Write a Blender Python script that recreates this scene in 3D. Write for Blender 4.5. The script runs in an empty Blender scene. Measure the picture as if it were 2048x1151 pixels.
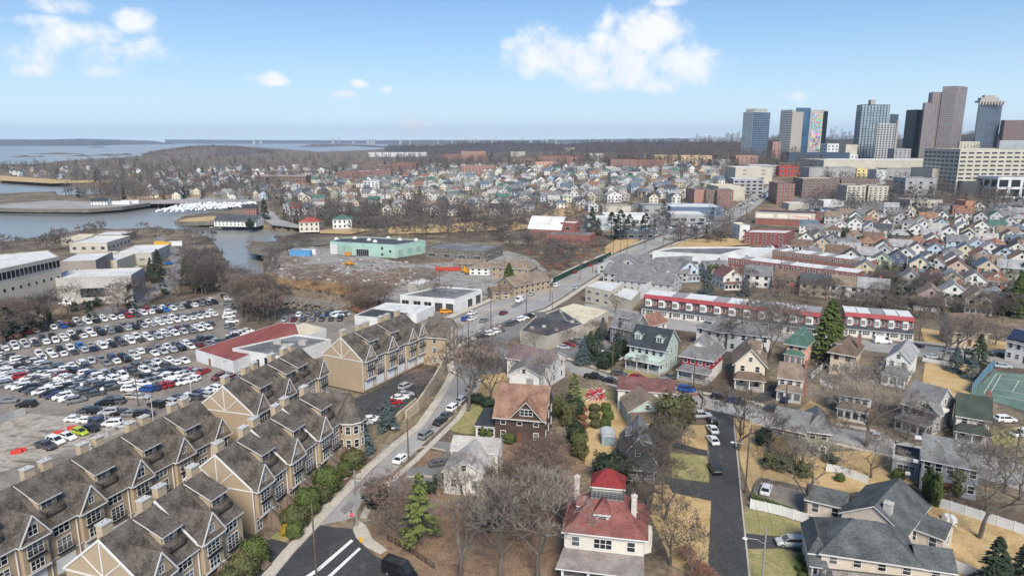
import bpy, math, random
import numpy as np
from mathutils import Vector, Matrix
# ------------------------------------------------------------------ camera, sky, sun, exposure
R = math.radians
SC = bpy.context.scene
COL = SC.collection
PITCH = 12.2; FPX = 1365.0; CAMH = 65.0
cam_d = bpy.data.cameras.new('camera'); cam = bpy.data.objects.new('camera', cam_d); COL.objects.link(cam)
cam_d.sensor_width = 36.0; cam_d.lens = 36.0*FPX/2048.0
cam_d.clip_start = 1.0; cam_d.clip_end = 90000.0
cam.location = (0, 0, CAMH); cam.rotation_euler = (R(90-PITCH), 0, 0)
SC.camera = cam
SC.view_settings.view_transform = 'Standard'
SC.view_settings.look = 'None'
SC.view_settings.exposure = 1.39
SC.view_settings.gamma = 1.0
SC.view_settings.use_curve_mapping = False
SC.cycles.max_bounces = 5; SC.cycles.diffuse_bounces = 2; SC.cycles.glossy_bounces = 2
SC.cycles.transmission_bounces = 2; SC.cycles.volume_bounces = 1; SC.cycles.transparent_max_bounces = 4
SC.cycles.use_denoising = True
SUN_EL, SUN_AZ = 44.0, 172.0
world = bpy.data.worlds.new('World'); SC.world = world; world.use_nodes = True
def build_world():
	nt = world.node_tree; nt.nodes.clear(); N = nt.nodes.new; L = nt.links.new
	out = N('ShaderNodeOutputWorld'); bg = N('ShaderNodeBackground'); L(bg.outputs[0], out.inputs[0])
	sky = N('ShaderNodeTexSky'); sky.sky_type = 'NISHITA'; sky.sun_disc = False
	sky.sun_elevation = R(SUN_EL); sky.sun_rotation = R(SUN_AZ)
	sky.air_density = 1.0; sky.dust_density = 1.0; sky.ozone_density = 2.0; sky.altitude = 60
	geo = N('ShaderNodeTexCoord')
	sep = N('ShaderNodeSeparateXYZ'); L(geo.outputs['Generated'], sep.inputs[0])
	def math_(op, a, b=None, clamp=False):
		n = N('ShaderNodeMath'); n.operation = op; n.use_clamp = clamp
		for i, v in enumerate((a, b)):
			if v is None: continue
			if isinstance(v, (int, float)): n.inputs[i].default_value = v
			else: L(v, n.inputs[i])
		return n.outputs[0]
	X, Y, Z = sep.outputs
	# a thin bright veil of haze, densest at the horizon
	zc = math_('MAXIMUM', Z, 0.0)
	veil = math_('MULTIPLY', math_('POWER', math_('SUBTRACT', 1.0, zc, True), 10.0), 0.92)
	veil = math_('ADD', veil, 0.06, True)
	mixv = N('ShaderNodeMix'); mixv.data_type = 'RGBA'; L(veil, mixv.inputs['Factor'])
	tint = N('ShaderNodeMix'); tint.data_type = 'RGBA'; tint.blend_type = 'MULTIPLY'; tint.inputs['Factor'].default_value = 1
	L(sky.outputs[0], tint.inputs[6]); tint.inputs[7].default_value = (0.235, 0.45, 0.66, 1)
	L(tint.outputs[2], mixv.inputs[6]); mixv.inputs[7].default_value = (5.1, 6.1, 6.7, 1)
	# cumulus clouds: soft blobs of direction, broken up by noise
	noi = N('ShaderNodeTexNoise'); noi.inputs['Scale'].default_value = 13; noi.inputs['Detail'].default_value = 12; noi.inputs['Roughness'].default_value = .68; noi.inputs['Distortion'].default_value = .25
	L(geo.outputs['Generated'], noi.inputs['Vector'])
	def direction(px, py):
		a = (px-1024)/FPX; b = -(py-575.5)/FPX; P = R(PITCH)
		v = Vector((a, math.cos(P)+b*math.sin(P), -math.sin(P)+b*math.cos(P))); return v.normalized()
	clouds = [(165,105,120,46),(270,112,60,34),(130,75,70,30),(60,40,60,14),(110,10,60,16),(270,42,34,24),(75,140,40,14),(215,140,60,16),
              (530,158,34,12),(552,164,24,7),(685,188,30,8),(720,168,18,8),(770,180,14,7),(830,255,34,13),(935,273,26,9),(430,274,18,6),
              (1105,110,86,46),(1160,140,70,44),(1285,60,84,42),(1250,140,80,34),(1375,130,72,36),(1330,170,50,18),(1040,88,40,16),(1200,170,40,18),
              (1590,193,30,12),(1940,259,28,9),(1340,5,40,8),(1220,92,60,30),
              (-300,60,120,50),(2400,90,150,50),(700,-250,160,60),(1500,-330,200,70),(1000,-700,220,80),(200,-500,160,70)]
	acc = None
	for cx, cy, rx, ry in clouds:
		d = direction(cx, cy); rt = Vector((d.y, -d.x, 0)).normalized(); up = rt.cross(d)
		dist = math.sqrt(FPX*FPX+(cx-1024)**2+(cy-575.5)**2)
		vs = []
		for ax, rr in ((rt, rx), (up, ry)):
			n = N('ShaderNodeVectorMath'); n.operation = 'DOT_PRODUCT'; L(geo.outputs['Generated'], n.inputs[0]); n.inputs[1].default_value = ax*(dist/rr)
			vs.append(math_('POWER', n.outputs['Value'], 2.0))
		fw = N('ShaderNodeVectorMath'); fw.operation = 'DOT_PRODUCT'; L(geo.outputs['Generated'], fw.inputs[0]); fw.inputs[1].default_value = d
		r2 = math_('ADD', vs[0], vs[1])
		r2 = math_('ADD', r2, math_('MULTIPLY', math_('LESS_THAN', fw.outputs['Value'], 0.5), 100.0))
		m = math_('SUBTRACT', 1.0, math_('MULTIPLY', r2, 0.62))
		acc = m if acc is None else math_('MAXIMUM', acc, m)
	nn = math_('MULTIPLY', math_('SUBTRACT', noi.outputs['Fac'], 0.5), 5.4)
	den = math_('ADD', acc, nn)
	deck = math_('MULTIPLY', math_('SUBTRACT', Z, 0.30), 4.0, True)     # broken cloud cover added overhead, out of frame, for soft white light
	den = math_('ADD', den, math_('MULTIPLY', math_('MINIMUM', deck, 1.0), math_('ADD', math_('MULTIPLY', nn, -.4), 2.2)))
	mr = N('ShaderNodeMapRange'); mr.interpolation_type = 'SMOOTHSTEP'; L(den, mr.inputs['Value'])
	mr.inputs['From Min'].default_value = 0.0; mr.inputs['From Max'].default_value = 1.5
	noi2 = N('ShaderNodeTexNoise'); noi2.inputs['Scale'].default_value = 26; noi2.inputs['Detail'].default_value = 8; L(geo.outputs['Generated'], noi2.inputs['Vector'])
	cr = N('ShaderNodeMix'); cr.data_type = 'RGBA'; L(noi2.outputs['Fac'], cr.inputs['Factor'])
	cr.inputs[6].default_value = (4.3, 4.5, 4.9, 1); cr.inputs[7].default_value = (6.2, 6.1, 6.05, 1)
	mixc = N('ShaderNodeMix'); mixc.data_type = 'RGBA'; L(math_('MULTIPLY', mr.outputs[0], 0.93), mixc.inputs['Factor'])
	vs_ = N('ShaderNodeVectorMath'); vs_.operation = 'SCALE'; L(cr.outputs[2], vs_.inputs[0]); L(math_('ADD', math_('MULTIPLY', deck, 1.0), 1.0), vs_.inputs['Scale'])  # added overhead clouds made brighter than the visible ones, to light the ground
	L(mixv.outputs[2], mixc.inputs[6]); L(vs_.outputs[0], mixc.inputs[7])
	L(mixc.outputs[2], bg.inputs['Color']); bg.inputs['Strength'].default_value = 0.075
build_world()
sun_d = bpy.data.lights.new('sun', 'SUN'); sun = bpy.data.objects.new('sun', sun_d); COL.objects.link(sun)
sun_d.energy = 2.0; sun_d.angle = R(22); sun_d.color = (1.0, 0.91, 0.78)
# sun_rotation 172 deg (clockwise from +Y) -> the sun stands behind the camera
sun.rotation_euler = (R(90-SUN_EL), 0, R(180-SUN_AZ))
# ------------------------------------------------------------------ terrain function and placing helpers
def sstep(a, b, x):
	t = min(1.0, max(0.0, (x-a)/(b-a))); return t*t*(3-2*t)
def hgt(x, y):
	if y < 360: return 0.0
	az = x/y
	return sstep(-0.30, 0.32, az)*sstep(400, 1150, y)*36.0
def hgt_np(x, y):
	az = x/np.maximum(y, 1.0)
	def ss(a, b, v):
		t = np.clip((v-a)/(b-a), 0, 1); return t*t*(3-2*t)
	return np.where(y < 360, 0.0, ss(-0.30, 0.32, az)*ss(400, 1150, y)*36.0)
_cp, _sp = math.cos(R(PITCH)), math.sin(R(PITCH))
def ray(px, py):
	a = (px-1024)/FPX; b = -(py-575.5)/FPX
	return a, _cp+b*_sp, -_sp+b*_cp
def W(px, py, z=0.0):
	"point of the view line through (px, py) at height z"
	a, dy, dz = ray(px, py); t = (z-CAMH)/dz
	return (a*t, dy*t)
def AT(px, py, Y):
	"point of the view line at distance Y"
	a, dy, dz = ray(px, py); t = Y/dy
	return (a*t, Y, CAMH+dz*t)
def G(px, py, up=0.0):
	"point of the ground under pixel (px, py)"
	a, dy, dz = ray(px, py)
	if dz >= -0.0015: dz = -0.0015
	t0 = CAMH/-dz
	if t0*dy < 360: return (a*t0, dy*t0, 0.0)
	lo, hi = 60.0, t0
	t = lo; prev = lo
	step = 12.0
	while t < hi:
		if CAMH+dz*t <= hgt(a*t, dy*t)+up: break
		prev = t; t += step; step = max(12.0, t*0.02)
	lo, hi = prev, min(t, hi)
	for _ in range(18):
		m = (lo+hi)/2
		if CAMH+dz*m <= hgt(a*m, dy*m)+up: hi = m
		else: lo = m
	return (a*hi, dy*hi, hgt(a*hi, dy*hi))
def PX(x, y, z):
	zz = z-CAMH; d = y*_cp-zz*_sp; u = y*_sp+zz*_cp
	return 1024+FPX*x/d, 575.5-FPX*u/d
# ------------------------------------------------------------------ materials
MATS = {}
def _nt(name):
	m = bpy.data.materials.new(name); m.use_nodes = True; nt = m.node_tree; b = nt.nodes['Principled BSDF']; return m, nt, b
def sq(c, k): return tuple(max(0, min(1, v*k)) for v in c[:3])+(1,)
def mat(name, col, rough=0.85, var=0.14, scale=0.6, bump=0.0, bscale=6.0, metal=0.0, spec=0.3, stretch=None, coat=0.0, rnd=0.0):
	if name in MATS: return MATS[name]
	m, nt, b = _nt(name); N = nt.nodes.new; L = nt.links.new
	b.inputs['Roughness'].default_value = rough; b.inputs['Metallic'].default_value = metal
	b.inputs['Specular IOR Level'].default_value = spec; b.inputs['Coat Weight'].default_value = coat
	tc = N('ShaderNodeTexCoord'); vec = tc.outputs['Object']
	if stretch:
		mp = N('ShaderNodeMapping'); mp.inputs['Scale'].default_value = stretch; L(vec, mp.inputs[0]); vec = mp.outputs[0]
	n = N('ShaderNodeTexNoise'); n.inputs['Scale'].default_value = scale; n.inputs['Detail'].default_value = 6; n.inputs['Roughness'].default_value = .65
	L(vec, n.inputs['Vector'])
	mr = N('ShaderNodeMapRange'); L(n.outputs['Fac'], mr.inputs['Value']); mr.inputs['From Min'].default_value = .3; mr.inputs['From Max'].default_value = .7
	mx = N('ShaderNodeMix'); mx.data_type = 'RGBA'; L(mr.outputs[0], mx.inputs['Factor'])
	mx.inputs[6].default_value = sq(col, 1-var); mx.inputs[7].default_value = sq(col, 1+var)
	o = mx.outputs[2]
	if rnd:
		oi = N('ShaderNodeObjectInfo'); r = N('ShaderNodeMapRange'); L(oi.outputs['Random'], r.inputs['Value'])
		r.inputs['To Min'].default_value = 1-rnd; r.inputs['To Max'].default_value = 1+rnd
		h = N('ShaderNodeHueSaturation'); L(o, h.inputs['Color']); L(r.outputs[0], h.inputs['Value']); o = h.outputs[0]
	L(o, b.inputs['Base Color'])
	if bump:
		bn = N('ShaderNodeTexNoise'); bn.inputs['Scale'].default_value = bscale; bn.inputs['Detail'].default_value = 4; L(tc.outputs['Object'], bn.inputs['Vector'])
		bp = N('ShaderNodeBump'); bp.inputs['Strength'].default_value = min(1, bump); bp.inputs['Distance'].default_value = 0.1
		L(bn.outputs['Fac'], bp.inputs['Height']); L(bp.outputs[0], b.inputs['Normal'])
	MATS[name] = m; return m
def mat2(name, cols, scale=0.1, detail=8, rough=0.9, fine=3.0, fineamt=.35, bump=.4, dist=.6, stretch=(1,1,1), spec=.2, stops=None):
	"several colours blended by a broad noise, modulated by a fine one"
	if name in MATS: return MATS[name]
	m, nt, b = _nt(name); N = nt.nodes.new; L = nt.links.new
	b.inputs['Roughness'].default_value = rough; b.inputs['Specular IOR Level'].default_value = spec
	tc = N('ShaderNodeTexCoord'); mp = N('ShaderNodeMapping'); mp.inputs['Scale'].default_value = stretch; L(tc.outputs['Object'], mp.inputs[0])
	n = N('ShaderNodeTexNoise'); n.inputs['Scale'].default_value = scale; n.inputs['Detail'].default_value = detail
	n.inputs['Roughness'].default_value = .6; n.inputs['Distortion'].default_value = dist; L(mp.outputs[0], n.inputs['Vector'])
	cr = N('ShaderNodeValToRGB'); L(n.outputs['Fac'], cr.inputs[0]); e = cr.color_ramp.elements
	k = len(cols); pos = stops or [0.32+0.36*i/(k-1) for i in range(k)]
	e[0].position = pos[0]; e[0].color = sq(cols[0], 1); e[1].position = pos[-1]; e[1].color = sq(cols[-1], 1)
	for i in range(1, k-1):
		x = e.new(pos[i]); x.color = sq(cols[i], 1)
	f = N('ShaderNodeTexNoise'); f.inputs['Scale'].default_value = fine; f.inputs['Detail'].default_value = 5; L(tc.outputs['Object'], f.inputs['Vector'])
	r = N('ShaderNodeMapRange'); L(f.outputs['Fac'], r.inputs['Value']); r.inputs['From Min'].default_value = .3; r.inputs['From Max'].default_value = .7
	r.inputs['To Min'].default_value = 1-fineamt; r.inputs['To Max'].default_value = 1+fineamt
	h = N('ShaderNodeHueSaturation'); L(cr.outputs[0], h.inputs['Color']); L(r.outputs[0], h.inputs['Value']); L(h.outputs[0], b.inputs['Base Color'])
	if bump:
		bp = N('ShaderNodeBump'); bp.inputs['Strength'].default_value = bump; bp.inputs['Distance'].default_value = .15
		L(f.outputs['Fac'], bp.inputs['Height']); L(bp.outputs[0], b.inputs['Normal'])
	MATS[name] = m; return m
def siding(name, col, pitch=0.22, rough=.7, var=.06, depth=.5):
	"painted lap siding: dark joints between horizontal boards"
	if name in MATS: return MATS[name]
	m = mat(name, col, rough, var, .5); nt = m.node_tree; b = nt.nodes['Principled BSDF']; N = nt.nodes.new; L = nt.links.new
	tc = N('ShaderNodeTexCoord'); w = N('ShaderNodeTexWave'); w.bands_direction = 'Z'; w.wave_profile = 'SAW'; w.inputs['Scale'].default_value = 0.314/pitch
	L(tc.outputs['Object'], w.inputs['Vector'])
	bp = N('ShaderNodeBump'); bp.inputs['Strength'].default_value = depth; bp.inputs['Distance'].default_value = .03; L(w.outputs['Fac'], bp.inputs['Height']); L(bp.outputs[0], b.inputs['Normal'])
	return m
def shingle(name, col, dark=.45, var=.25):
	"asphalt shingles: blotchy granules, streaks running down the slope"
	if name in MATS: return MATS[name]
	m, nt, b = _nt(name); N = nt.nodes.new; L = nt.links.new
	b.inputs['Roughness'].default_value = .92; b.inputs['Specular IOR Level'].default_value = .15
	tc = N('ShaderNodeTexCoord')
	n1 = N('ShaderNodeTexNoise'); n1.inputs['Scale'].default_value = .45; n1.inputs['Detail'].default_value = 5; L(tc.outputs['Object'], n1.inputs['Vector'])
	mp = N('ShaderNodeMapping'); mp.inputs['Scale'].default_value = (1.6, 1.6, .35); L(tc.outputs['Object'], mp.inputs[0])
	n2 = N('ShaderNodeTexNoise'); n2.inputs['Scale'].default_value = 3.0; n2.inputs['Detail'].default_value = 8; n2.inputs['Roughness'].default_value = .75; L(mp.outputs[0], n2.inputs['Vector'])
	v = N('ShaderNodeTexVoronoi'); v.inputs['Scale'].default_value = 4.5; L(tc.outputs['Object'], v.inputs['Vector'])
	a = N('ShaderNodeMath'); a.operation = 'ADD'; L(n1.outputs['Fac'], a.inputs[0]); L(n2.outputs['Fac'], a.inputs[1])
	sp = N('ShaderNodeSeparateXYZ'); L(v.outputs['Color'], sp.inputs[0])
	a2 = N('ShaderNodeMath'); a2.operation = 'MULTIPLY_ADD'; L(sp.outputs[0], a2.inputs[0]); a2.inputs[1].default_value = .22; L(a.outputs[0], a2.inputs[2])
	mr = N('ShaderNodeMapRange'); L(a2.outputs[0], mr.inputs['Value']); mr.inputs['From Min'].default_value = .85; mr.inputs['From Max'].default_value = 1.42
	mx = N('ShaderNodeMix'); mx.data_type = 'RGBA'; L(mr.outputs[0], mx.inputs['Factor'])
	mx.inputs[6].default_value = sq(col, dark); mx.inputs[7].default_value = sq(col, 1+var); L(mx.outputs[2], b.inputs['Base Color'])
	bp = N('ShaderNodeBump'); bp.inputs['Strength'].default_value = .5; bp.inputs['Distance'].default_value = .06; L(n2.outputs['Fac'], bp.inputs['Height']); L(bp.outputs[0], b.inputs['Normal'])
	MATS[name] = m; return m
def glassmat(name='window_glass', lo=(.015,.018,.022), hi=(.22,.23,.24)):
	if name in MATS: return MATS[name]
	m, nt, b = _nt(name); N = nt.nodes.new; L = nt.links.new
	b.inputs['Roughness'].default_value = .12; b.inputs['Specular IOR Level'].default_value = .6
	oi = N('ShaderNodeObjectInfo'); tc = N('ShaderNodeTexCoord'); n = N('ShaderNodeTexNoise'); n.inputs['Scale'].default_value = .9; L(tc.outputs['Object'], n.inputs['Vector'])
	a = N('ShaderNodeMath'); a.operation = 'MULTIPLY'; L(oi.outputs['Random'], a.inputs[0]); L(n.outputs['Fac'], a.inputs[1])
	r = N('ShaderNodeMapRange'); L(a.outputs[0], r.inputs['Value']); r.inputs['From Min'].default_value = .25; r.inputs['From Max'].default_value = .6
	mx = N('ShaderNodeMix'); mx.data_type = 'RGBA'; L(r.outputs[0], mx.inputs['Factor']); mx.inputs[6].default_value = lo+(1,); mx.inputs[7].default_value = hi+(1,)
	L(mx.outputs[2], b.inputs['Base Color']); MATS[name] = m; return m
GLASS = glassmat()
WHITE = mat('white_trim', (.66,.65,.63), .6, .05)
BLACK = mat('black_metal', (.02,.02,.022), .5, .1)
STEEL = mat('grey_metal', (.33,.34,.35), .5, .1, metal=.4)
CONC = mat2('concrete', [(.36,.335,.30),(.43,.40,.36),(.50,.475,.43)], .25, fine=2.5, fineamt=.12, bump=.1)
def brick(name, col):
	if name in MATS: return MATS[name]
	m, nt, b = _nt(name); N = nt.nodes.new; L = nt.links.new; b.inputs['Roughness'].default_value = .9
	tc = N('ShaderNodeTexCoord'); mp = N('ShaderNodeMapping'); mp.inputs['Rotation'].default_value = (R(90), 0, 0); L(tc.outputs['Object'], mp.inputs[0])
	t = N('ShaderNodeTexBrick'); L(mp.outputs[0], t.inputs['Vector']); t.inputs['Scale'].default_value = 2.2
	t.inputs['Color1'].default_value = sq(col, .85); t.inputs['Color2'].default_value = sq(col, 1.15); t.inputs['Mortar'].default_value = sq((.3,.26,.23), 1); t.inputs['Mortar Size'].default_value = .012
	n = N('ShaderNodeTexNoise'); n.inputs['Scale'].default_value = .35; n.inputs['Detail'].default_value = 6; L(tc.outputs['Object'], n.inputs['Vector'])
	r = N('ShaderNodeMapRange'); L(n.outputs['Fac'], r.inputs['Value']); r.inputs['To Min'].default_value = .7; r.inputs['To Max'].default_value = 1.3
	h = N('ShaderNodeHueSaturation'); L(t.outputs['Color'], h.inputs['Color']); L(r.outputs[0], h.inputs['Value']); L(h.outputs[0], b.inputs['Base Color'])
	MATS[name] = m; return m
# ------------------------------------------------------------------ mesh building
class MB:
	def __init__(s): s.v = []; s.f = []; s.m = []
	def poly(s, pts, m=0):
		i = len(s.v); s.v.extend(tuple(p) for p in pts); s.f.append(tuple(range(i, i+len(pts)))); s.m.append(m); return s
	def box(s, x0, x1, y0, y1, z0, z1, m=0, bottom=True):
		i = len(s.v)
		s.v += [(x0,y0,z0),(x1,y0,z0),(x1,y1,z0),(x0,y1,z0),(x0,y0,z1),(x1,y0,z1),(x1,y1,z1),(x0,y1,z1)]
		F = [(4,5,6,7),(0,1,5,4),(1,2,6,5),(2,3,7,6),(3,0,4,7)]+([(3,2,1,0)] if bottom else [])
		for f in F: s.f.append(tuple(i+k for k in f)); s.m.append(m)
		return s
	def ebox(s, c, ax, w, d, z0, z1, m=0):
		"box on the ground plane: centre c, x axis direction ax (unit 2-vector)"
		ux, uy = ax; vx, vy = -uy, ux
		P = [(c[0]+ux*a*w/2+vx*b*d/2, c[1]+uy*a*w/2+vy*b*d/2) for a, b in ((-1,-1),(1,-1),(1,1),(-1,1))]
		return s.prism(P, z0, z1, m)
	def prism(s, P, z0, z1, m=0, mt=None, bottom=True):
		n = len(P); i = len(s.v)
		s.v += [(p[0],p[1],z0) for p in P]+[(p[0],p[1],z1) for p in P]
		for k in range(n):
			s.f.append((i+k, i+(k+1)%n, i+n+(k+1)%n, i+n+k)); s.m.append(m)
		s.f.append(tuple(range(i+n, i+2*n))); s.m.append(m if mt is None else mt)
		if bottom: s.f.append(tuple(range(i+n-1, i-1, -1))); s.m.append(m)
		return s
	def slab(s, top, t, m=0, me=None):
		"sheet with thickness t below its top polygon; edges take material me"
		me = m if me is None else me
		n = len(top); i = len(s.v)
		s.v += [tuple(p) for p in top]+[(p[0],p[1],p[2]-t) for p in top]
		s.f.append(tuple(range(i, i+n))); s.m.append(m)
		s.f.append(tuple(range(i+2*n-1, i+n-1, -1))); s.m.append(me)
		for k in range(n): s.f.append((i+(k+1)%n, i+k, i+n+k, i+n+(k+1)%n)); s.m.append(me)
		return s
	def bar(s, p, q, w, h=None, m=0):
		h = h or w; p = Vector(p); q = Vector(q); d = (q-p)
		if d.length < 1e-6: return s
		d.normalize(); up = Vector((0,0,1)) if abs(d.z) < .98 else Vector((0,1,0))
		sd = d.cross(up).normalized(); up = sd.cross(d)
		i = len(s.v)
		for e in (p, q):
			for a, b in ((-1,-1),(1,-1),(1,1),(-1,1)): s.v.append(tuple(e+sd*(a*w/2)+up*(b*h/2)))
		for f in ((0,1,2,3),(7,6,5,4),(0,4,5,1),(1,5,6,2),(2,6,7,3),(3,7,4,0)): s.f.append(tuple(i+k for k in f)); s.m.append(m)
		return s
	def tube(s, pts, rad, n=6, m=0, cap=True):
		i0 = len(s.v); k = len(pts)
		P = [Vector(p) for p in pts]
		for j, p in enumerate(P):
			d = (P[min(j+1,k-1)]-P[max(j-1,0)]); d = d.normalized() if d.length > 1e-9 else Vector((0,0,1))
			up = Vector((0,0,1)) if abs(d.z) < .95 else Vector((1,0,0)); a = d.cross(up).normalized(); b = a.cross(d); r = rad[j]
			for q in range(n):
				t = 2*math.pi*q/n; s.v.append(tuple(p+a*(math.cos(t)*r)+b*(math.sin(t)*r)))
		for j in range(k-1):
			for q in range(n):
				s.f.append((i0+j*n+q, i0+j*n+(q+1)%n, i0+(j+1)*n+(q+1)%n, i0+(j+1)*n+q)); s.m.append(m)
		if cap:
			s.f.append(tuple(i0+(k-1)*n+q for q in range(n))); s.m.append(m)
			s.f.append(tuple(i0+q for q in range(n-1,-1,-1))); s.m.append(m)
		return s
	def loft(s, rings, m=0, cap=True):
		n = len(rings[0]); i0 = len(s.v)
		for r in rings: s.v += [tuple(p) for p in r]
		for j in range(len(rings)-1):
			for q in range(n):
				s.f.append((i0+j*n+q, i0+j*n+(q+1)%n, i0+(j+1)*n+(q+1)%n, i0+(j+1)*n+q)); s.m.append(m)
		if cap:
			s.f.append(tuple(i0+q for q in range(n-1,-1,-1))); s.m.append(m)
			s.f.append(tuple(i0+(len(rings)-1)*n+q for q in range(n))); s.m.append(m)
		return s
	def add(s, o, loc=(0,0,0), rz=0.0, sc=1.0, mo=0):
		i = len(s.v); c, n = math.cos(rz), math.sin(rz)
		s.v += [((x*c-y*n)*sc+loc[0], (x*n+y*c)*sc+loc[1], z*sc+loc[2]) for x, y, z in o.v]
		s.f += [tuple(i+k for k in f) for f in o.f]; s.m += [k+mo for k in o.m]; return s
	def mesh(s, name, mats):
		me = bpy.data.meshes.new(name); me.from_pydata(s.v, [], s.f)
		if not isinstance(mats, (list, tuple)): mats = [mats]
		for x in mats: me.materials.append(x)
		if len(mats) > 1: me.polygons.foreach_set('material_index', s.m)
		me.update(); return me
def ob(name, me, parent=None, loc=(0,0,0), rz=0.0, sc=None, kind=None):
	o = bpy.data.objects.new(name, me); COL.objects.link(o); o.location = loc
	if rz: o.rotation_euler = (0, 0, rz)
	if sc is not None: o.scale = (sc,)*3 if isinstance(sc, (int, float)) else sc
	if parent is not None: o.parent = parent
	if kind: o['kind'] = kind
	return o
def lettering(body, size, m, parent, loc, ext=0.0):
	cu = bpy.data.curves.new('t', 'FONT'); cu.body = body; cu.size = size; cu.extrude = ext; cu.align_x = cu.align_y = 'CENTER'
	o = bpy.data.objects.new('t', cu); COL.objects.link(o); me = bpy.data.meshes.new_from_object(o.evaluated_get(bpy.context.evaluated_depsgraph_get())); bpy.data.objects.remove(o)
	me.materials.clear(); me.materials.append(m); r = ob('lettering', me, parent, loc); r.rotation_euler = (R(90),0,0); return r
def tag(o, label, cat, group=None, kind=None):
	o['label'] = label; o['category'] = cat
	if group: o['group'] = group
	if kind: o['kind'] = kind
	return o
def thing(name, label, cat, loc=(0,0,0), rz=0.0, group=None):
	return tag(ob(name, None, None, loc, rz), label, cat, group)
def dup(root, loc, rz=0.0, label=None, sc=None):
	kids = [k for k in root.children]
	c = root.copy(); COL.objects.link(c); c.location = loc; c.rotation_euler = (0,0,rz)
	if sc is not None: c.scale = (sc,)*3 if isinstance(sc, (int, float)) else sc
	if label: c['label'] = label
	for k in kids:
		g = k.copy(); COL.objects.link(g); g.parent = c
		for kk in k.children:
			h = kk.copy(); COL.objects.link(h); h.parent = g
	return c
NTH = ['first','second','third','fourth','fifth','sixth','seventh','eighth','ninth','tenth','eleventh','twelfth','thirteenth','fourteenth','fifteenth','sixteenth','seventeenth','eighteenth','nineteenth','twentieth']
def nth(i):
	if i < 20: return NTH[i]
	k = i+1; suf = 'th' if 10 <= k % 100 <= 20 else {1:'st',2:'nd',3:'rd'}.get(k % 10, 'th'); return '%d%s' % (k, suf)
rnd = random.Random(7)
LM = [(470,745,'the white showroom'),(560,670,'the red-roofed workshop'),(860,600,'the repair garage'),(755,500,'the mint warehouse'),(925,505,'the stone warehouse'),(1010,560,'the tan brick station'),(1120,470,'the brick hall'),(1090,670,'the black-roofed restaurant'),(1070,735,'the mauve-roofed house'),(1040,830,'the brown shingled house'),(940,930,'the white ranch house'),(1210,1060,'the red-roofed mansion'),(1275,900,'the blue cape house'),(1295,780,'the maroon-roofed house'),(1305,700,'the mint green house'),(1240,650,'the grey shingled house'),(1410,720,'the red house'),(1500,740,'the cream gabled house'),(1580,760,'the brick-chimneyed colonial'),(1605,690,'the pink house'),(1700,700,'the beige hip-roofed house'),(1810,720,'the blue-grey roofed house'),(1700,800,'the tan-roofed colonial'),(1840,820,'the sun-porch house'),(1950,840,'the green-roofed colonial'),(2000,770,'the tennis court'),(1610,870,'the sage house'),(1900,940,'the long grey house'),(1740,1030,'the slate-roofed houses'),(1945,670,'the timbered house'),(1440,620,'the long row houses'),(1760,650,'the short row houses'),(1300,560,'the grey shingled apartments'),(1210,580,'the cream office'),(1400,510,'the long white building'),(1530,480,'the dark red brick block'),(1570,435,'the pharmacy'),(1430,400,'the salmon gable'),(1240,450,'the white-roofed showroom'),(640,450,'the red-roofed cream house'),(490,445,'the boathouse'),(270,410,'the quay trailers'),(60,570,'the school gym'),(180,590,'the pale school wing'),(200,490,'the cream shore building'),(310,560,'the school road'),(480,560,'the creek'),(620,560,'the contractor yard'),(1840,540,'the pale green house'),(1940,600,'the hillside gables'),(1560,560,'the front brick terrace'),(1660,600,'the small houses row'),(900,440,'the hipped white house'),(1120,410,'the long white house'),(830,480,'the brown wood'),(860,1100,'the leafy garden')]
_lmn = {}
def lm(px, py, head):
	"label by the nearest landmark and the side on which it stands"
	x, y, n = min(LM, key=lambda l: ((l[0]-px))**2+((l[1]-py)*1.8)**2); dx, dy = px-x, (py-y)*1.8
	r = ('left of' if dx < 0 else 'right of') if abs(dx) > abs(dy) else ('in front of' if dy > 0 else 'behind')
	k = (head, r, n); i = _lmn.get(k, 0); _lmn[k] = i+1
	return '%s %s %s' % (head, r, n)+(', %s one outward' % nth(i) if i else ', nearest one')
# ------------------------------------------------------------------ the ground, the water and the paving
WATER_Z = -4.0
def wpoly(px): return [W(x, y, WATER_Z) for x, y in px]
WATERS = [wpoly(p) for p in (
	[(-900,283.5),(700,283.5),(778,288),(770,300),(640,305),(560,298),(440,291),(370,293),(300,303),(290,312),(230,317),(130,323),(60,331),(0,331),(-900,333)],
	[(-900,362),(0,366),(60,369),(130,371),(205,380),(228,392),(120,396),(110,388),(20,392),(-900,402)],
	[(-900,418),(0,421),(180,422),(245,417),(300,409),(400,406),(470,414),(460,428),(375,437),(350,448),(430,448),(440,456),(520,458),(560,464),(640,471),(690,469),(690,476),(600,478),(550,484),(590,490),(560,494),(500,494),(522,512),(528,560),(560,590),(640,598),(705,612),(700,640),(560,634),(525,622),(488,585),(462,545),(446,520),(442,512),(424,486),(380,470),(300,464),(240,468),(200,464),(150,471),(60,487),(0,494),(-900,512)],
)]
def inside(P, X, Y):
	r = np.zeros(X.shape, bool); n = len(P)
	for i in range(n):
		x1, y1 = P[i]; x2, y2 = P[(i+1) % n]
		if y1 == y2: continue
		c = ((y1 > Y) != (y2 > Y)) & (X < (x2-x1)*(Y-y1)/(y2-y1)+x1); r ^= c
	return r
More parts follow.
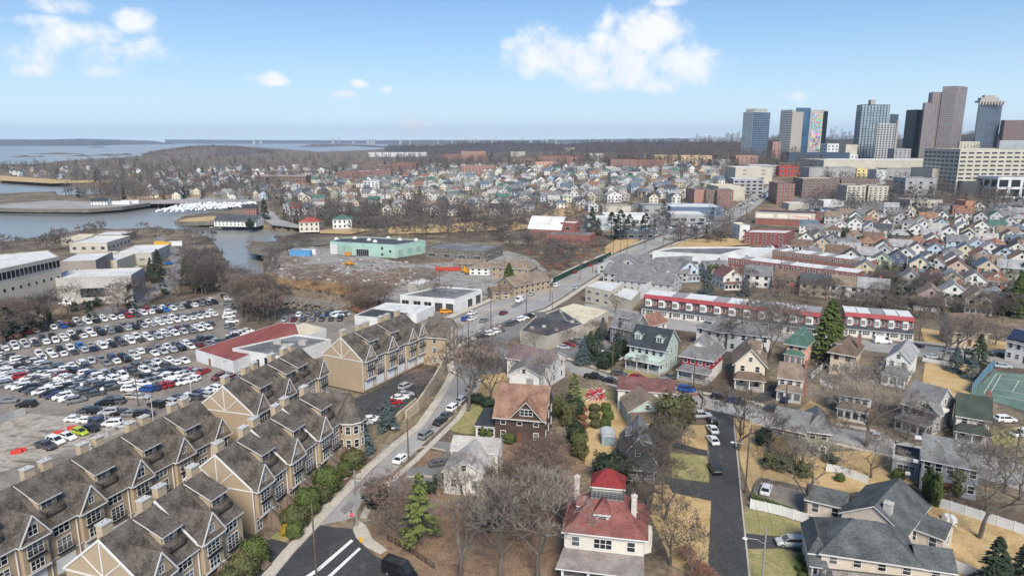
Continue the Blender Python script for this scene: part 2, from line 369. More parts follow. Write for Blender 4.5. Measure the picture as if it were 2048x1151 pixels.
def build_ground():
	az = np.radians(np.concatenate([np.arange(-80,-40,1.0), np.arange(-40,40,.22), np.arange(40,80.5,1.0)]))
	rr = [12.0]
	while rr[-1] < 21000: rr.append(rr[-1]*1.0125+.15)
	rr = np.array(rr); A, Rr = np.meshgrid(az, rr)
	X = Rr*np.sin(A); Y = Rr*np.cos(A)
	Z = hgt_np(X, Y)
	rs = np.random.RandomState(3)
	wet = np.zeros(X.shape, bool)
	for P in WATERS: wet |= inside(P, X, Y)
	Z = np.where(wet, -7.0, Z)
	n, m = X.shape
	co = np.stack([X, Y, Z], -1).reshape(-1, 3)
	idx = np.arange(n*m).reshape(n, m)
	q = np.stack([idx[:-1,:-1], idx[:-1,1:], idx[1:,1:], idx[1:,:-1]], -1).reshape(-1, 4)[:, ::-1]
	me = bpy.data.meshes.new('ground'); me.vertices.add(len(co)); me.vertices.foreach_set('co', co.astype(np.float32).ravel())
	me.loops.add(q.size); me.loops.foreach_set('vertex_index', q.ravel().astype(np.int32))
	me.polygons.add(len(q)); me.polygons.foreach_set('loop_start', np.arange(0, q.size, 4, dtype=np.int32)); me.polygons.foreach_set('loop_total', np.full(len(q), 4, np.int32))
	me.update(calc_edges=True)
	me.materials.append(mat2('winter_ground', [(.07,.055,.042),(.12,.092,.07),(.165,.135,.098),(.24,.19,.12),(.15,.145,.135)], .035, fine=.9, fineamt=.4, bump=.5, dist=1.5, stops=[.3,.42,.52,.6,.7]))
	o = ob('ground', me, kind='structure'); o['label'] = 'brown winter ground with bare soil and dead grass'
build_ground()
def build_water():
	m, nt, b = _nt('water'); N = nt.nodes.new; L = nt.links.new; MATS['water'] = m
	b.inputs['Base Color'].default_value = (.22,.225,.205,1); b.inputs['Roughness'].default_value = .28; b.inputs['Specular IOR Level'].default_value = .5
	tc = N('ShaderNodeTexCoord'); mp = N('ShaderNodeMapping'); mp.inputs['Scale'].default_value = (1,.5,1); L(tc.outputs['Object'], mp.inputs[0])
	n = N('ShaderNodeTexNoise'); n.inputs['Scale'].default_value = .35; n.inputs['Detail'].default_value = 6; L(mp.outputs[0], n.inputs['Vector'])
	bp = N('ShaderNodeBump'); bp.inputs['Strength'].default_value = .35; bp.inputs['Distance'].default_value = .5; L(n.outputs['Fac'], bp.inputs['Height']); L(bp.outputs[0], b.inputs['Normal'])
	mb = MB(); mb.poly([(-19000,-50,WATER_Z),(19000,-50,WATER_Z),(19000,21000,WATER_Z),(-19000,21000,WATER_Z)])
	ob('water', mb.mesh('water', m), kind='structure')
build_water()
import bmesh
NP = [0]
def patch(name, pts, m, layer=1, grid=None, world=False, th=0.0, kind='structure', label=None, cuts=True):
	"paving laid on the ground: outline in photo pixels or, with world, in metres"
	P = [tuple(p[:2]) for p in pts] if world else [G(*p)[:2] for p in pts]
	bm = bmesh.new(); vs = [bm.verts.new((x, y, 0)) for x, y in P]
	try: bm.faces.new(vs)
	except ValueError: bm.free(); return
	far = max(math.hypot(*p) for p in P) > 360
	NP[0] += 1; lift = 0.015*layer+NP[0]*.0007
	if far:
		bmesh.ops.triangulate(bm, faces=bm.faces[:])
		xs = [p[0] for p in P]; ys = [p[1] for p in P]
		g = grid or max(14.0, max(max(xs)-min(xs), max(ys)-min(ys))/24)
		for ax, lo, hi in ((0, min(xs), max(xs)), (1, max(min(ys), 340), max(ys))):
			t = lo+g
			while t < hi:
				co = (t,0,0) if ax == 0 else (0,t,0); no = (1,0,0) if ax == 0 else (0,1,0)
				bmesh.ops.bisect_plane(bm, geom=bm.verts[:]+bm.edges[:]+bm.faces[:], plane_co=co, plane_no=no); t += g
		for v in bm.verts:
			d = math.hypot(v.co.x, v.co.y)
			v.co.z = hgt(v.co.x, v.co.y)+lift+(0 if d < 360 else min(.6, .10*layer+(d-360)*.0008)+NP[0]*.003)
	else:
		for v in bm.verts: v.co.z = lift
	if th:
		r = bmesh.ops.extrude_face_region(bm, geom=bm.faces[:])
		for e in r['geom']:
			if isinstance(e, bmesh.types.BMVert): e.co.z += th
	bmesh.ops.recalc_face_normals(bm, faces=bm.faces[:])
	if not th and bm.faces and sum(f.normal.z for f in bm.faces) < 0: bmesh.ops.reverse_faces(bm, faces=bm.faces[:])
	me = bpy.data.meshes.new(name); bm.to_mesh(me); bm.free(); me.materials.append(m)
	o = ob(name, me, kind=kind)
	if label: o['label'] = label
	return o
def strip(name, line, w, m, layer=2, th=0.0, world=False, label=None):
	"a ribbon of width w along a line"
	P = [tuple(p[:2]) for p in line] if world else [G(*p)[:2] for p in line]
	Q = []; NP[0] += 1; ep = NP[0]*.0007
	for i in range(len(P)-1):
		k = max(1, int(math.dist(P[i], P[i+1])/12)); Q += [(P[i][0]+(P[i+1][0]-P[i][0])*j/k, P[i][1]+(P[i+1][1]-P[i][1])*j/k) for j in range(k)]
	Q.append(P[-1]); mb = MB(); Lf, Rt = [], []
	for i, p in enumerate(Q):
		a = Q[max(i-1,0)]; b = Q[min(i+1,len(Q)-1)]; d = math.dist(a, b) or 1; nx, ny = -(b[1]-a[1])/d, (b[0]-a[0])/d
		for lst, s in ((Lf,1),(Rt,-1)):
			x, y = p[0]+nx*w/2*s, p[1]+ny*w/2*s; dd = math.hypot(x, y)
			lst.append((x, y, hgt(x, y)+.015*layer+ep+th+(0 if dd < 360 else min(.6, .10*layer+(dd-360)*.0008)+ep*4)))
	for i in range(len(Q)-1):
		if th: mb.slab([Rt[i],Rt[i+1],Lf[i+1],Lf[i]], th+.01)
		else: mb.poly([Rt[i],Rt[i+1],Lf[i+1],Lf[i]])
	o = ob(name, mb.mesh(name, m), kind='structure')
	if label: o['label'] = label
	return o
ASPH_DARK = mat2('fresh_asphalt', [(.052,.052,.054),(.066,.066,.068),(.115,.112,.108)], .16, fine=2, fineamt=.25, dist=2.5, stops=[.35,.58,.75], bump=.15, rough=.8)
ASPH = mat2('worn_asphalt', [(.25,.24,.228),(.31,.30,.285),(.37,.36,.34)], .07, fine=1.6, fineamt=.12, bump=.15)
ASPH_MID = mat2('grey_asphalt', [(.15,.147,.144),(.20,.195,.19),(.25,.243,.235)], .06, fine=1.6, fineamt=.14, bump=.15)
LOTM = mat2('lot_asphalt', [(.125,.113,.10),(.195,.172,.15),(.255,.225,.19),(.165,.152,.14)], .045, fine=1.2, fineamt=.2, bump=.2, dist=2)
SOIL = mat2('rubble_soil', [(.08,.06,.045),(.15,.115,.085),(.25,.215,.18),(.13,.105,.085)], .09, fine=1, fineamt=.4, bump=.5, dist=2)
YARDM = mat2('yard_concrete', [(.10,.09,.08),(.24,.22,.20),(.32,.305,.285),(.15,.13,.11)], .05, fine=.7, fineamt=.3, bump=.3, dist=2.5)
PADM = mat2('broken_slab', [(.14,.11,.085),(.30,.265,.22),(.38,.345,.30),(.20,.165,.13)], .10, fine=.8, fineamt=.25, bump=.3, dist=3, stretch=(.6,1.4,1))
LAWN_DRY = mat2('dry_lawn', [(.33,.225,.10),(.43,.30,.145),(.50,.36,.19),(.38,.29,.13)], .18, fine=3, fineamt=.22, bump=.3, dist=1)
LAWN_GRN = mat2('patchy_lawn', [(.38,.295,.15),(.29,.255,.12),(.225,.22,.085),(.37,.30,.16)], .14, fine=3, fineamt=.25, bump=.3, dist=1)
LEAFL = mat2('leaf_litter', [(.12,.085,.065),(.19,.125,.085),(.25,.17,.11),(.22,.18,.12)], .3, fine=4, fineamt=.4, bump=.5, dist=1)
MUD = mat2('tidal_mud', [(.10,.09,.075),(.15,.135,.11),(.19,.17,.14)], .05, fine=.8, fineamt=.25, bump=.3)
WALK = mat2('sidewalk', [(.38,.345,.29),(.46,.42,.355),(.52,.48,.41)], .3, fine=2.5, fineamt=.1, bump=.05)
KERB = mat('kerb_stone', (.40,.37,.33), .85, .15, 1.5)
MARK = mat('road_paint', (.72,.71,.68), .7, .18, 1.5)
MARKY = mat('yellow_road_paint', (.55,.36,.05), .7, .18, 1.5)
S1_L = [(535,1170),(590,1103),(640,1050),(700,985),(745,938),(800,890),(850,850),(882,803),(902,768),(912,745),(906,722),(893,700)]
S1_R = [(1000,745),(950,752),(932,790),(902,835),(852,882),(815,918),(762,962),(722,1005),(706,1035)]
patch('street', S1_L[2:]+S1_R, ASPH, 1, label='pale worn street curving uphill beside the townhouses')
patch('road', [(500,1200),(535,1170),(590,1103),(640,1050),(703,1057),(713,1062),(724,1088),(752,1112),(800,1133),(880,1162),(900,1200)], ASPH_DARK, 2, label='dark resurfaced road at the junction')
patch('road_marking', [(583,1170),(634,1136),(702,1078),(707,1081),(640,1140),(592,1172)], MARK, 3)
patch('road_marking', [(640,1165),(662,1145),(718,1094),(722,1097),(668,1148),(648,1168)], MARK, 3)
def kerb_walk(name, line, w, gap=0.0, side=1):
	P = [G(*p)[:2] for p in line]; Q = []
	for i, p in enumerate(P):
		a = P[max(i-1,0)]; b = P[min(i+1,len(P)-1)]; d = math.dist(a, b); nx, ny = -(b[1]-a[1])/d*side, (b[0]-a[0])/d*side
		Q.append((p[0]+nx*(w/2+.16+gap), p[1]+ny*(w/2+.16+gap)))
	strip(name, Q, w, WALK, 1, th=.13, world=True)
	K = []
	for i, p in enumerate(P):
		a = P[max(i-1,0)]; b = P[min(i+1,len(P)-1)]; d = math.dist(a, b); nx, ny = -(b[1]-a[1])/d*side, (b[0]-a[0])/d*side
		K.append((p[0]+nx*.07, p[1]+ny*.07))
	strip('kerb', K, .15, KERB, 1, th=.14, world=True)
kerb_walk('sidewalk', S1_L[:-1], 1.9, 0.0, 1)
kerb_walk('sidewalk', [(706,1035),(722,1005),(762,962),(815,918),(852,882),(902,835),(932,790),(948,758)], 1.3, 1.0, -1)
patch('sidewalk', [(716,1040),(706,1060),(712,1075),(730,1092),(760,1108),(775,1100),(745,1078),(733,1052)], WALK, 2, th=.12)
patch('kerb_ramp', [(716,1077),(724,1075),(728,1083),(720,1086)], mat('yellow_paving', (.62,.38,.05), .8, .15), 13)
# avenue
AV_L = [(870,650),(886,645),(936,624),(985,603),(1020,590),(1060,582),(1105,566),(1140,546),(1180,527),(1246,502),(1286,487),(1322,472),(1400,447),(1450,424),(1490,399),(1530,377),(1552,362)]
AV_R = [(1562,370),(1535,397),(1495,427),(1432,456),(1350,482),(1305,500),(1262,518),(1200,546),(1154,574),(1128,592),(1089,615),(1036,631),(982,654),(929,677),(894,696),(880,690)]
patch('avenue', AV_L+AV_R, ASPH, 1, label='wide grey avenue running to the high-rises')
strip('road_marking', [(880,668),(965,628),(1060,598),(1140,562),(1226,522),(1300,492),(1380,462)], .35, MARKY, 3)
for a, b in (((900,678),(915,671)),((926,663),(940,657)),((952,652),(968,646)),((985,638),(1000,632)),((1018,624),(1034,617)),((1054,611),(1070,605)),((1085,599),(1097,592)),((908,650),(925,643)),((940,637),(957,630)),((975,622),(990,616))):
	strip('road_marking', [a, b], .22, MARK, 3)
strip('sidewalk', [(p[0]-4, p[1]-4) for p in AV_L[1:14]], 3.0, WALK, 1, th=.12)
strip('sidewalk', [(p[0]+6, p[1]+4) for p in AV_R[3:-1]], 2.4, WALK, 1, th=.12)
patch('junction', [(893,700),(906,722),(912,745),(948,758),(1000,745),(1020,720),(1015,695),(975,690),(935,685)], ASPH_MID, 1)
patch('gravel_bed', [(895,697),(935,682),(980,690),(1000,702),(985,728),(940,735),(912,722)], mat2('red_brown_paving', [(.17,.12,.10),(.23,.165,.135),(.29,.215,.18)], .3, fine=2), 2)
# cross streets
patch('street', [(1060,700),(1134,722),(1220,750),(1290,768),(1361,783),(1429,794),(1500,807),(1536,820),(1679,855),(1751,868),(1845,893),(1950,918),(2048,944),(2300,1010),(2300,1060),(2048,982),(1950,952),(1845,922),(1810,913),(1728,895),(1672,882),(1536,850),(1480,834),(1415,817),(1357,806),(1290,790),(1220,770),(1134,741),(1060,716)], ASPH, 1, label='grey residential street lined with houses')
strip('sidewalk', [(1134,716),(1220,744),(1290,763),(1361,778),(1429,789),(1500,802),(1536,814),(1679,849),(1751,862)], 1.5, WALK, 1, th=.12)
strip('sidewalk', [(1500,842),(1536,855),(1672,887),(1728,900),(1800,916)], 1.3, WALK, 1, th=.12)
patch('street', [(1412,1200),(1416,1150),(1423,1000),(1418,900),(1413,850),(1413,818),(1467,829),(1466,850),(1474,920),(1482,1000),(1498,1150),(1504,1200)], ASPH_DARK, 2, label='freshly surfaced dark street running up from the bottom edge')
strip('kerb', [(1500,1165),(1484,1010),(1476,925),(1468,850)], .3, KERB, 1, th=.12)
patch('street', [(1170,606),(1240,616),(1340,636),(1500,655),(1700,677),(1845,690),(2048,713),(2300,742),(2300,772),(2048,737),(1845,714),(1700,697),(1500,676),(1340,658),(1240,636),(1170,622)], ASPH, 1, label='street in front of the brick row houses')
strip('road_marking', [(1260,630),(1400,652),(1600,678),(1845,702),(2048,725)], .3, mat('faded_road_paint', (.45,.30,.2), .8), 3)
strip('sidewalk', [(1340,632),(1500,650),(1700,672),(1845,685),(2048,708)], 2.5, WALK, 1, th=.12)
patch('street', [(1604,462),(1650,450),(1700,438),(1740,430),(1860,424),(2060,405),(2060,412),(1860,431),(1750,438),(1710,448),(1660,463),(1615,474)], ASPH, 1)
patch('street', [(1900,500),(1960,490),(2010,500),(2060,520),(2060,530),(1975,512),(1920,514),(1940,535),(1990,552),(2060,578),(2060,596),(1970,560),(1925,545)], ASPH_MID, 1)
patch('street', [(1130,470),(1180,440),(1260,412),(1300,392),(1308,396),(1270,420),(1200,452),(1150,476)], ASPH_MID, 1)
patch('street', [(1420,560),(1560,548),(1700,560),(1850,600),(1860,610),(1700,574),(1560,560),(1420,572)], ASPH_MID, 1)
# car lot and pads
patch('car_lot', [(-400,790),(-60,712),(0,694),(60,662),(150,650),(300,618),(420,590),(452,583),(476,600),(486,640),(470,660),(540,672),(600,690),(760,640),(860,640),(880,690),(700,780),(560,850),(300,960),(60,1080),(-400,1250)], LOTM, 1, label='brown-grey worn asphalt car lot')
patch('concrete_slab', [(-200,870),(0,838),(55,826),(180,838),(270,856),(200,880),(110,908),(0,945),(-200,1000)], PADM, 2, label='broken pale concrete slab beside the car lot')
patch('access_road', [(-300,735),(0,700),(130,668),(270,618),(350,575),(376,545),(374,512),(340,486),(318,472),(306,480),(330,505),(345,530),(330,558),(250,600),(100,652),(0,672),(-300,700)], ASPH_MID, 2)
patch('yard', [(545,512),(600,492),(650,495),(700,505),(830,530),(900,525),(1010,500),(1070,520),(1100,545),(1050,565),(960,600),(900,625),(800,628),(700,590),(640,575),(570,560),(535,540)], YARDM, 1, label='cracked concrete contractor yard')
for q in ([(545,535),(640,528),(760,545),(800,560),(760,590),(680,582),(600,572)],[(560,505),(620,520),(600,530),(548,525)],[(760,540),(840,532),(900,545),(860,562),(790,560)]):
	patch('bare_soil', q, SOIL, 2)
patch('parking_lot', [(540,630),(700,622),(760,640),(780,600),(880,600),(940,625),(880,650),(700,700),(600,690),(560,660)], LOTM, 2)
patch('parking_lot', [(940,680),(1036,634),(1060,650),(1000,700)], ASPH_MID, 2)
patch('parking_lot', [(1105,690),(1170,672),(1260,690),(1250,715),(1215,735),(1110,705)], ASPH_MID, 2)
patch('parking_lot', [(1190,548),(1300,525),(1440,498),(1600,500),(1480,545),(1230,560)], ASPH_MID, 1)
patch('parking_lot', [(1800,430),(2100,392),(2150,425),(1960,438),(1850,432)], ASPH_MID, 2)
patch('parking_lot', [(1200,440),(1420,420),(1480,440),(1400,470),(1250,470)], ASPH_MID, 2)
patch('parking_lot', [(1560,398),(1830,398),(1900,415),(1740,432),(1600,425)], ASPH_MID, 2)
# townhouse courts and drives
patch('driveway', [(660,850),(676,812),(735,786),(800,752),(870,735),(893,738),(888,745),(850,790),(790,838),(700,862)], ASPH_DARK, 3, label='fresh black driveway court behind the retaining wall')
patch('driveway', [(478,1080),(560,1078),(578,1088),(548,1128),(500,1175),(440,1170)], ASPH_DARK, 3)
patch('driveway', [(660,870),(720,850),(715,900),(660,900)], ASPH_DARK, 3)
patch('planting_bed', [(560,1060),(600,1080),(640,1045),(700,985),(760,925),(800,885),(845,848),(830,845),(740,920),(690,930),(600,1000)], LEAFL, 2)
for q in ([(585,1070),(620,1050),(606,1040),(575,1056)],[(648,1018),(668,1002),(652,992),(632,1008)],[(690,960),(702,950),(690,942),(676,952)]):
	patch('path', q, WALK, 4)
for q in ([(540,1076),(572,1084),(582,1074),(555,1064)],[(600,1066),(625,1048),(640,1030),(622,1026)],[(655,1000),(672,990),(690,966),(668,972)],[(700,950),(720,938),(730,920),(705,930)],[(840,848),(870,815),(880,800),(860,808)]):
	patch('lawn', q, LAWN_GRN, 3)
# lots right of the curved street
patch('driveway', [(790,945),(812,938),(870,925),(900,900),(930,905),(930,930),(870,965),(800,985),(772,975)], ASPH_MID, 2)
patch('driveway', [(862,880),(905,885),(900,900),(850,895)], ASPH_MID, 2)
strip('kerb', [(800,985),(812,955),(840,952),(880,955)], .3, WALK, 2, th=.2)
strip('kerb', [(815,918),(828,900),(850,893),(905,905)], .3, WALK, 2, th=.2)
patch('lawn', [(900,860),(915,835),(945,800),(970,775),(1000,800),(985,868),(930,868)], LAWN_GRN, 2)
patch('lawn', [(955,785),(960,750),(1010,745),(1020,765),(995,800)], LAWN_DRY, 2)
patch('lawn', [(830,905),(860,900),(885,905),(870,925),(835,935)], LEAFL, 2)
patch('lawn', [(800,990),(870,965),(900,975),(980,985),(1000,1010),(880,1020)], LEAFL, 2)
patch('leaf_bed', [(712,1070),(735,1050),(860,1010),(1100,985),(1130,1100),(1110,1190),(900,1190),(760,1115)], LEAFL, 1)
patch('leaf_bed', [(960,870),(1100,860),(1180,930),(1140,985),(1000,1010),(985,960)], LEAFL, 1)
patch('lawn', [(1345,1130),(1300,1030),(1310,970),(1400,965),(1422,1000),(1414,1170)], LAWN_DRY, 1)
patch('lawn', [(1340,905),(1415,912),(1418,965),(1345,955)], LAWN_GRN, 2)
patch('lawn', [(1362,850),(1412,850),(1415,900),(1365,892)], LAWN_DRY, 2)
patch('driveway', [(1330,955),(1420,966),(1423,1002),(1345,985)], ASPH_DARK, 2)
patch('driveway', [(1350,884),(1415,902),(1415,913),(1345,894)], ASPH_DARK, 3)
patch('lawn', [(1170,800),(1230,800),(1260,850),(1200,940),(1170,930)], LAWN_DRY, 2)
patch('lawn', [(1468,835),(1540,855),(1545,905),(1600,915),(1640,905),(1740,900),(1830,925),(1840,965),(1700,985),(1500,985),(1482,930)], LAWN_DRY, 1)
patch('lawn', [(1492,1068),(1488,1025),(1500,1018),(1570,1035),(1640,1058),(1630,1085),(1560,1072)], LAWN_GRN, 2)
patch('lawn', [(1494,1098),(1560,1098),(1615,1110),(1610,1190),(1498,1190)], LAWN_GRN, 2)
patch('driveway', [(1490,1066),(1560,1074),(1630,1087),(1625,1108),(1560,1096),(1492,1097)], ASPH_DARK, 3)
patch('court', [(1500,985),(1520,958),(1620,985),(1650,1040),(1560,1025),(1500,1008)], mat2('paver_court', [(.20,.17,.145),(.26,.225,.19),(.31,.275,.235)], .4, fine=3, fineamt=.2), 2)
patch('lawn', [(1850,1005),(1940,1020),(2060,1060),(2060,1190),(1900,1190),(1890,1080),(1860,1040)], LAWN_DRY, 1)
patch('lawn', [(1850,725),(1960,730),(1950,775),(1935,795),(1870,790),(1845,765)], LAWN_DRY, 2)
patch('lawn', [(1980,860),(2060,850),(2200,900),(2200,960),(2060,935),(1990,905)], LAWN_GRN, 1)
patch('lawn', [(1620,800),(1650,815),(1720,838),(1675,848),(1590,825)], LAWN_DRY, 1)
patch('lawn', [(1255,735),(1320,748),(1310,765),(1240,745)], LAWN_GRN, 2)
patch('lawn', [(1840,655),(1930,670),(2048,690),(2048,706),(1850,686)], LAWN_DRY, 2)
patch('lawn', [(1150,800),(1160,775),(1240,785),(1240,800)], LAWN_GRN, 1)
patch('driveway', [(1545,800),(1560,770),(1540,770),(1500,806)], ASPH_DARK, 2)
patch('driveway', [(1635,745),(1660,715),(1672,705),(1655,700),(1622,745)], ASPH_DARK, 2)
patch('lawn', [(1206,498),(1240,475),(1280,480),(1262,492),(1215,515)], LAWN_DRY, 2)
patch('lawn', [(1330,500),(1380,480),(1480,478),(1500,490),(1400,500)], LAWN_DRY, 2)
patch('meadow', [(1000,452),(1080,432),(1130,408),(1180,415),(1120,440),(1010,468)], LAWN_DRY, 1)
patch('meadow', [(770,455),(900,448),(1010,440),(1000,462),(780,470)], LAWN_DRY, 1)
patch('tidal_flat', [(490,494),(600,478),(680,478),(660,490),(560,500),(540,515),(500,508)], MUD, 1)
patch('beach_park', [(250,395),(430,385),(540,388),(520,405),(420,408),(250,410)], mat2('park_ground', [(.25,.17,.10),(.33,.23,.14),(.38,.28,.18)], .03, fine=.5), 1)
patch('quay', [(-300,412),(0,410),(110,402),(240,408),(300,402),(470,392),(540,400),(470,412),(400,406),(300,409),(245,417),(180,421),(0,419),(-300,419)], ASPH, 1)
patch('lawn', [(0,352),(60,356),(150,362),(240,360),(250,366),(100,368),(0,362)], LAWN_DRY, 1)
patch('street', [(518,425),(545,424),(560,440),(600,452),(600,458),(545,452),(525,440)], ASPH, 1)
patch('lawn', [(640,463),(700,458),(740,462),(700,470),(640,468)], LAWN_DRY, 2)
patch('lawn', [(350,446),(375,438),(470,431),(500,436),(430,446)], LAWN_DRY, 2)
# tennis court
patch('tennis_court', [(1941,788),(1988,742),(2200,765),(2200,850),(2048,822),(2001,808)], mat2('court_green', [(.10,.155,.13),(.125,.185,.155),(.155,.215,.18)], .1, fine=1.5, fineamt=.12, bump=.05), 2, label='faded green tennis court')
tc = [W(1969,782), W(1993,748), W(2200,772), W(2200,838)]
for a, b in (((1968,786),(1993,747)),((1979,789),(2002,750)),((1993,747),(2150,765)),((1999,757),(2150,775)),((2025,783),(2038,761)),((1990,778),(2120,800)),((1968,786),(2120,815))):
	strip('court_line', [a, b], .12, MARK, 3)
for q in ([(760,900),(790,880),(796,886),(768,908)],[(680,1020),(700,1002),(708,1010),(690,1028)],[(850,862),(862,846),(868,850),(858,866)],[(1240,757),(1290,768),(1290,774),(1240,762)],[(1560,832),(1620,844),(1618,850),(1558,838)],[(1700,872),(1760,884),(1758,892),(1698,878)],[(1428,900),(1446,900),(1446,930),(1428,930)],[(1450,1040),(1468,1040),(1472,1090),(1452,1090)],[(1020,612),(1050,598),(1056,601),(1028,616)],[(1580,672),(1640,679),(1638,684),(1578,677)]):
	patch('road_patch', q, ASPH_MID if q[0][0] not in (1428,1450) else ASPH_DARK, 3)
# ------------------------------------------------------------------ windows, doors, houses
_wc = {}
def win_meshes(w, h, nx=1, ny=2, fr=.11, fm=None, sill=True):
	key = (round(w,2), round(h,2), nx, ny, (fm or WHITE).name)
	if key not in _wc:
		f = MB(); t = .07
		f.box(-w/2-fr, w/2+fr, -t, .02, h, h+fr*1.3); f.box(-w/2-fr, w/2+fr, -t-.03, .02, -fr, 0)
		f.box(-w/2-fr, -w/2, -t, .02, 0, h); f.box(w/2, w/2+fr, -t, .02, 0, h)
		for i in range(1, nx): x = -w/2+w*i/nx; f.box(x-.05, x+.05, -t+.01, .0, 0, h)
		for j in range(1, ny): z = h*j/ny; f.box(-w/2, w/2, -t+.015, .0, z-.035, z+.035)
		g = MB(); g.poly([(-w/2,-.015,0),(w/2,-.015,0),(w/2,-.015,h),(-w/2,-.015,h)])
		_wc[key] = (f.mesh('window', fm or WHITE), g.mesh('pane', GLASS))
	return _wc[key]
def window(parent, x, y, z, w=1.0, h=1.4, rz=0.0, nx=1, ny=2, fm=None, pane=True, name='window'):
	f, g = win_meshes(w, h, nx, ny, fm=fm)
	o = ob(name, f, parent, (x, y, z), rz)
	if pane: ob('pane', g, o)
	return o
def win1(parent, x, y, z, w, h, rz=0.0, nx=1, ny=2, name='window'):
	"window with its pane in one mesh, for the third level"
	key = ('one', round(w,2), round(h,2), nx, ny)
	if key not in _wc:
		mb = MB(); fr = .1
		mb.poly([(-w/2,-.03,0),(w/2,-.03,0),(w/2,-.03,h),(-w/2,-.03,h)], 1)
		mb.box(-w/2-fr, w/2+fr, -.08, 0, h, h+fr); mb.box(-w/2-fr, w/2+fr, -.08, 0, -fr, 0)
		mb.box(-w/2-fr, -w/2, -.08, 0, 0, h); mb.box(w/2, w/2+fr, -.08, 0, 0, h)
		for i in range(1, nx): xx = -w/2+w*i/nx; mb.box(xx-.04, xx+.04, -.07, 0, 0, h)
		for j in range(1, ny): zz = h*j/ny; mb.box(-w/2, w/2, -.07, 0, zz-.03, zz+.03)
		_wc[key] = mb.mesh(name, [WHITE, GLASS])
	return ob(name, _wc[key], parent, (x, y, z), rz)
def wall_quads(mb, p, q, z0, z1, nx, nz, fw=.5, fh=.55, frame=.12, mf=0, mp=1, off=.05, skip=0.0):
	"frames and panes standing proud of the wall from p to q (outside on the right hand when walking p to q)"
	L = math.dist(p, q)
	if L < .5: return
	ux, uy = (q[0]-p[0])/L, (q[1]-p[1])/L; nx_, ny_ = uy, -ux
	cw = L/nx; ch = (z1-z0)/nz
	for i in range(nx):
		for j in range(nz):
			if skip and rnd.random() < skip: continue
			c = (i+.5)*cw; zc = z0+(j+.5)*ch; hw = cw*fw/2; hh = ch*fh/2
			for k, (e, o) in enumerate(((frame, off), (0, off*1.8))):
				if k == 0 and not frame: continue
				P = []
				for s, t in ((-1,-1),(1,-1),(1,1),(-1,1)):
					d = c+s*(hw+e); P.append((p[0]+ux*d+nx_*o, p[1]+uy*d+ny_*o, zc+t*(hh+e)))
				mb.poly(P, mf if k == 0 else mp)
def roof_mb(w, d, h, rh, kind='gx', ov=.5, t=.22, hip=None):
	"roof over a w x d box with eaves at height h; gx/gy gable with the ridge along x/y, hip, pyr, gamb"
	mb = MB(); a, b = w/2, d/2
	if kind in ('gy', 'gamb_y'):
		m2 = roof_mb(d, w, h, rh, {'gy':'gx','gamb_y':'gamb'}[kind], ov, t)
		r = MB(); r.v = [(-y, x, z) for x, y, z in m2.v]; r.f = m2.f; r.m = m2.m; return r
	if kind == 'gx':
		s = rh/b
		for sg in (-1, 1):
			P = [(-a-ov*.7, sg*(b+ov), h-s*ov), (a+ov*.7, sg*(b+ov), h-s*ov), (a+ov*.7, 0, h+rh), (-a-ov*.7, 0, h+rh)]
			if sg > 0: P = P[::-1]
			mb.slab([(x, y, z+t) for x, y, z in P], t, 0, 1)
	elif kind == 'gamb':
		r1 = rh*.68; bb = b*.55
		for sg in (-1, 1):
			P = [(-a-.3, sg*(b+ov*.6), h-.25), (a+.3, sg*(b+ov*.6), h-.25), (a+.3, sg*bb, h+r1), (-a-.3, sg*bb, h+r1)]
			Q = [(-a-.3, sg*bb, h+r1), (a+.3, sg*bb, h+r1), (a+.3, 0, h+rh), (-a-.3, 0, h+rh)]
			for P_ in (P, Q):
				if sg > 0: P_ = P_[::-1]
				mb.slab([(x, y, z+t) for x, y, z in P_], t, 0, 1)
	else:
		g = min(a, b) if hip is None else hip; s = rh/min(a, b)
		lx, ly = (a-min(a,b), 0) if a >= b else (0, b-min(a,b))
		E = [(-a-ov,-b-ov),(a+ov,-b-ov),(a+ov,b+ov),(-a-ov,b+ov)]; z0 = h-s*ov*.6+t
		A_ = (-lx,-ly,h+rh+t); B_ = (lx,ly,h+rh+t); e = [(x,y,z0) for x,y in E]
		if a >= b: F = [(e[0],e[1],B_,A_),(e[1],e[2],B_),(e[2],e[3],A_,B_),(e[3],e[0],A_)]
		else: F = [(e[0],e[1],A_),(e[1],e[2],B_,A_),(e[2],e[3],B_),(e[3],e[0],A_,B_)]
		for f in F: mb.poly(f, 0)
		mb.poly([(x,y,z0-.02) for x,y in E[::-1]], 1)
		n = 4
		for k in range(4):
			p, q = E[k], E[(k+1)%4]; mb.poly([(p[0],p[1],z0-.25),(q[0],q[1],z0-.25),(q[0],q[1],z0),(p[0],p[1],z0)], 1)
	return mb
def walls_mb(w, d, h, rh, kind, z0=-.3):
	mb = MB(); a, b = w/2, d/2
	mb.box(-a, a, -b, b, z0, h)
	if kind == 'gx':
		for s in (-1, 1):
			P = [(s*a,-b,h),(s*a,b,h),(s*a,0,h+rh)]; mb.poly(P if s > 0 else P[::-1])
	elif kind == 'gy':
		for s in (-1, 1):
			P = [(-a,s*b,h),(a,s*b,h),(0,s*b,h+rh)]; mb.poly(P if s < 0 else P[::-1])
	elif kind == 'gamb':
		for s in (-1, 1):
			P = [(s*a,-b,h),(s*a,b,h),(s*a,b*.55,h+rh*.68),(s*a,0,h+rh),(s*a,-b*.55,h+rh*.68)]; mb.poly(P if s > 0 else P[::-1])
	elif kind == 'gamb_y':
		for s in (-1, 1):
			P = [(-a,s*b,h),(a,s*b,h),(a*.55,s*b,h+rh*.68),(0,s*b,h+rh),(-a*.55,s*b,h+rh*.68)]; mb.poly(P if s < 0 else P[::-1])
	return mb
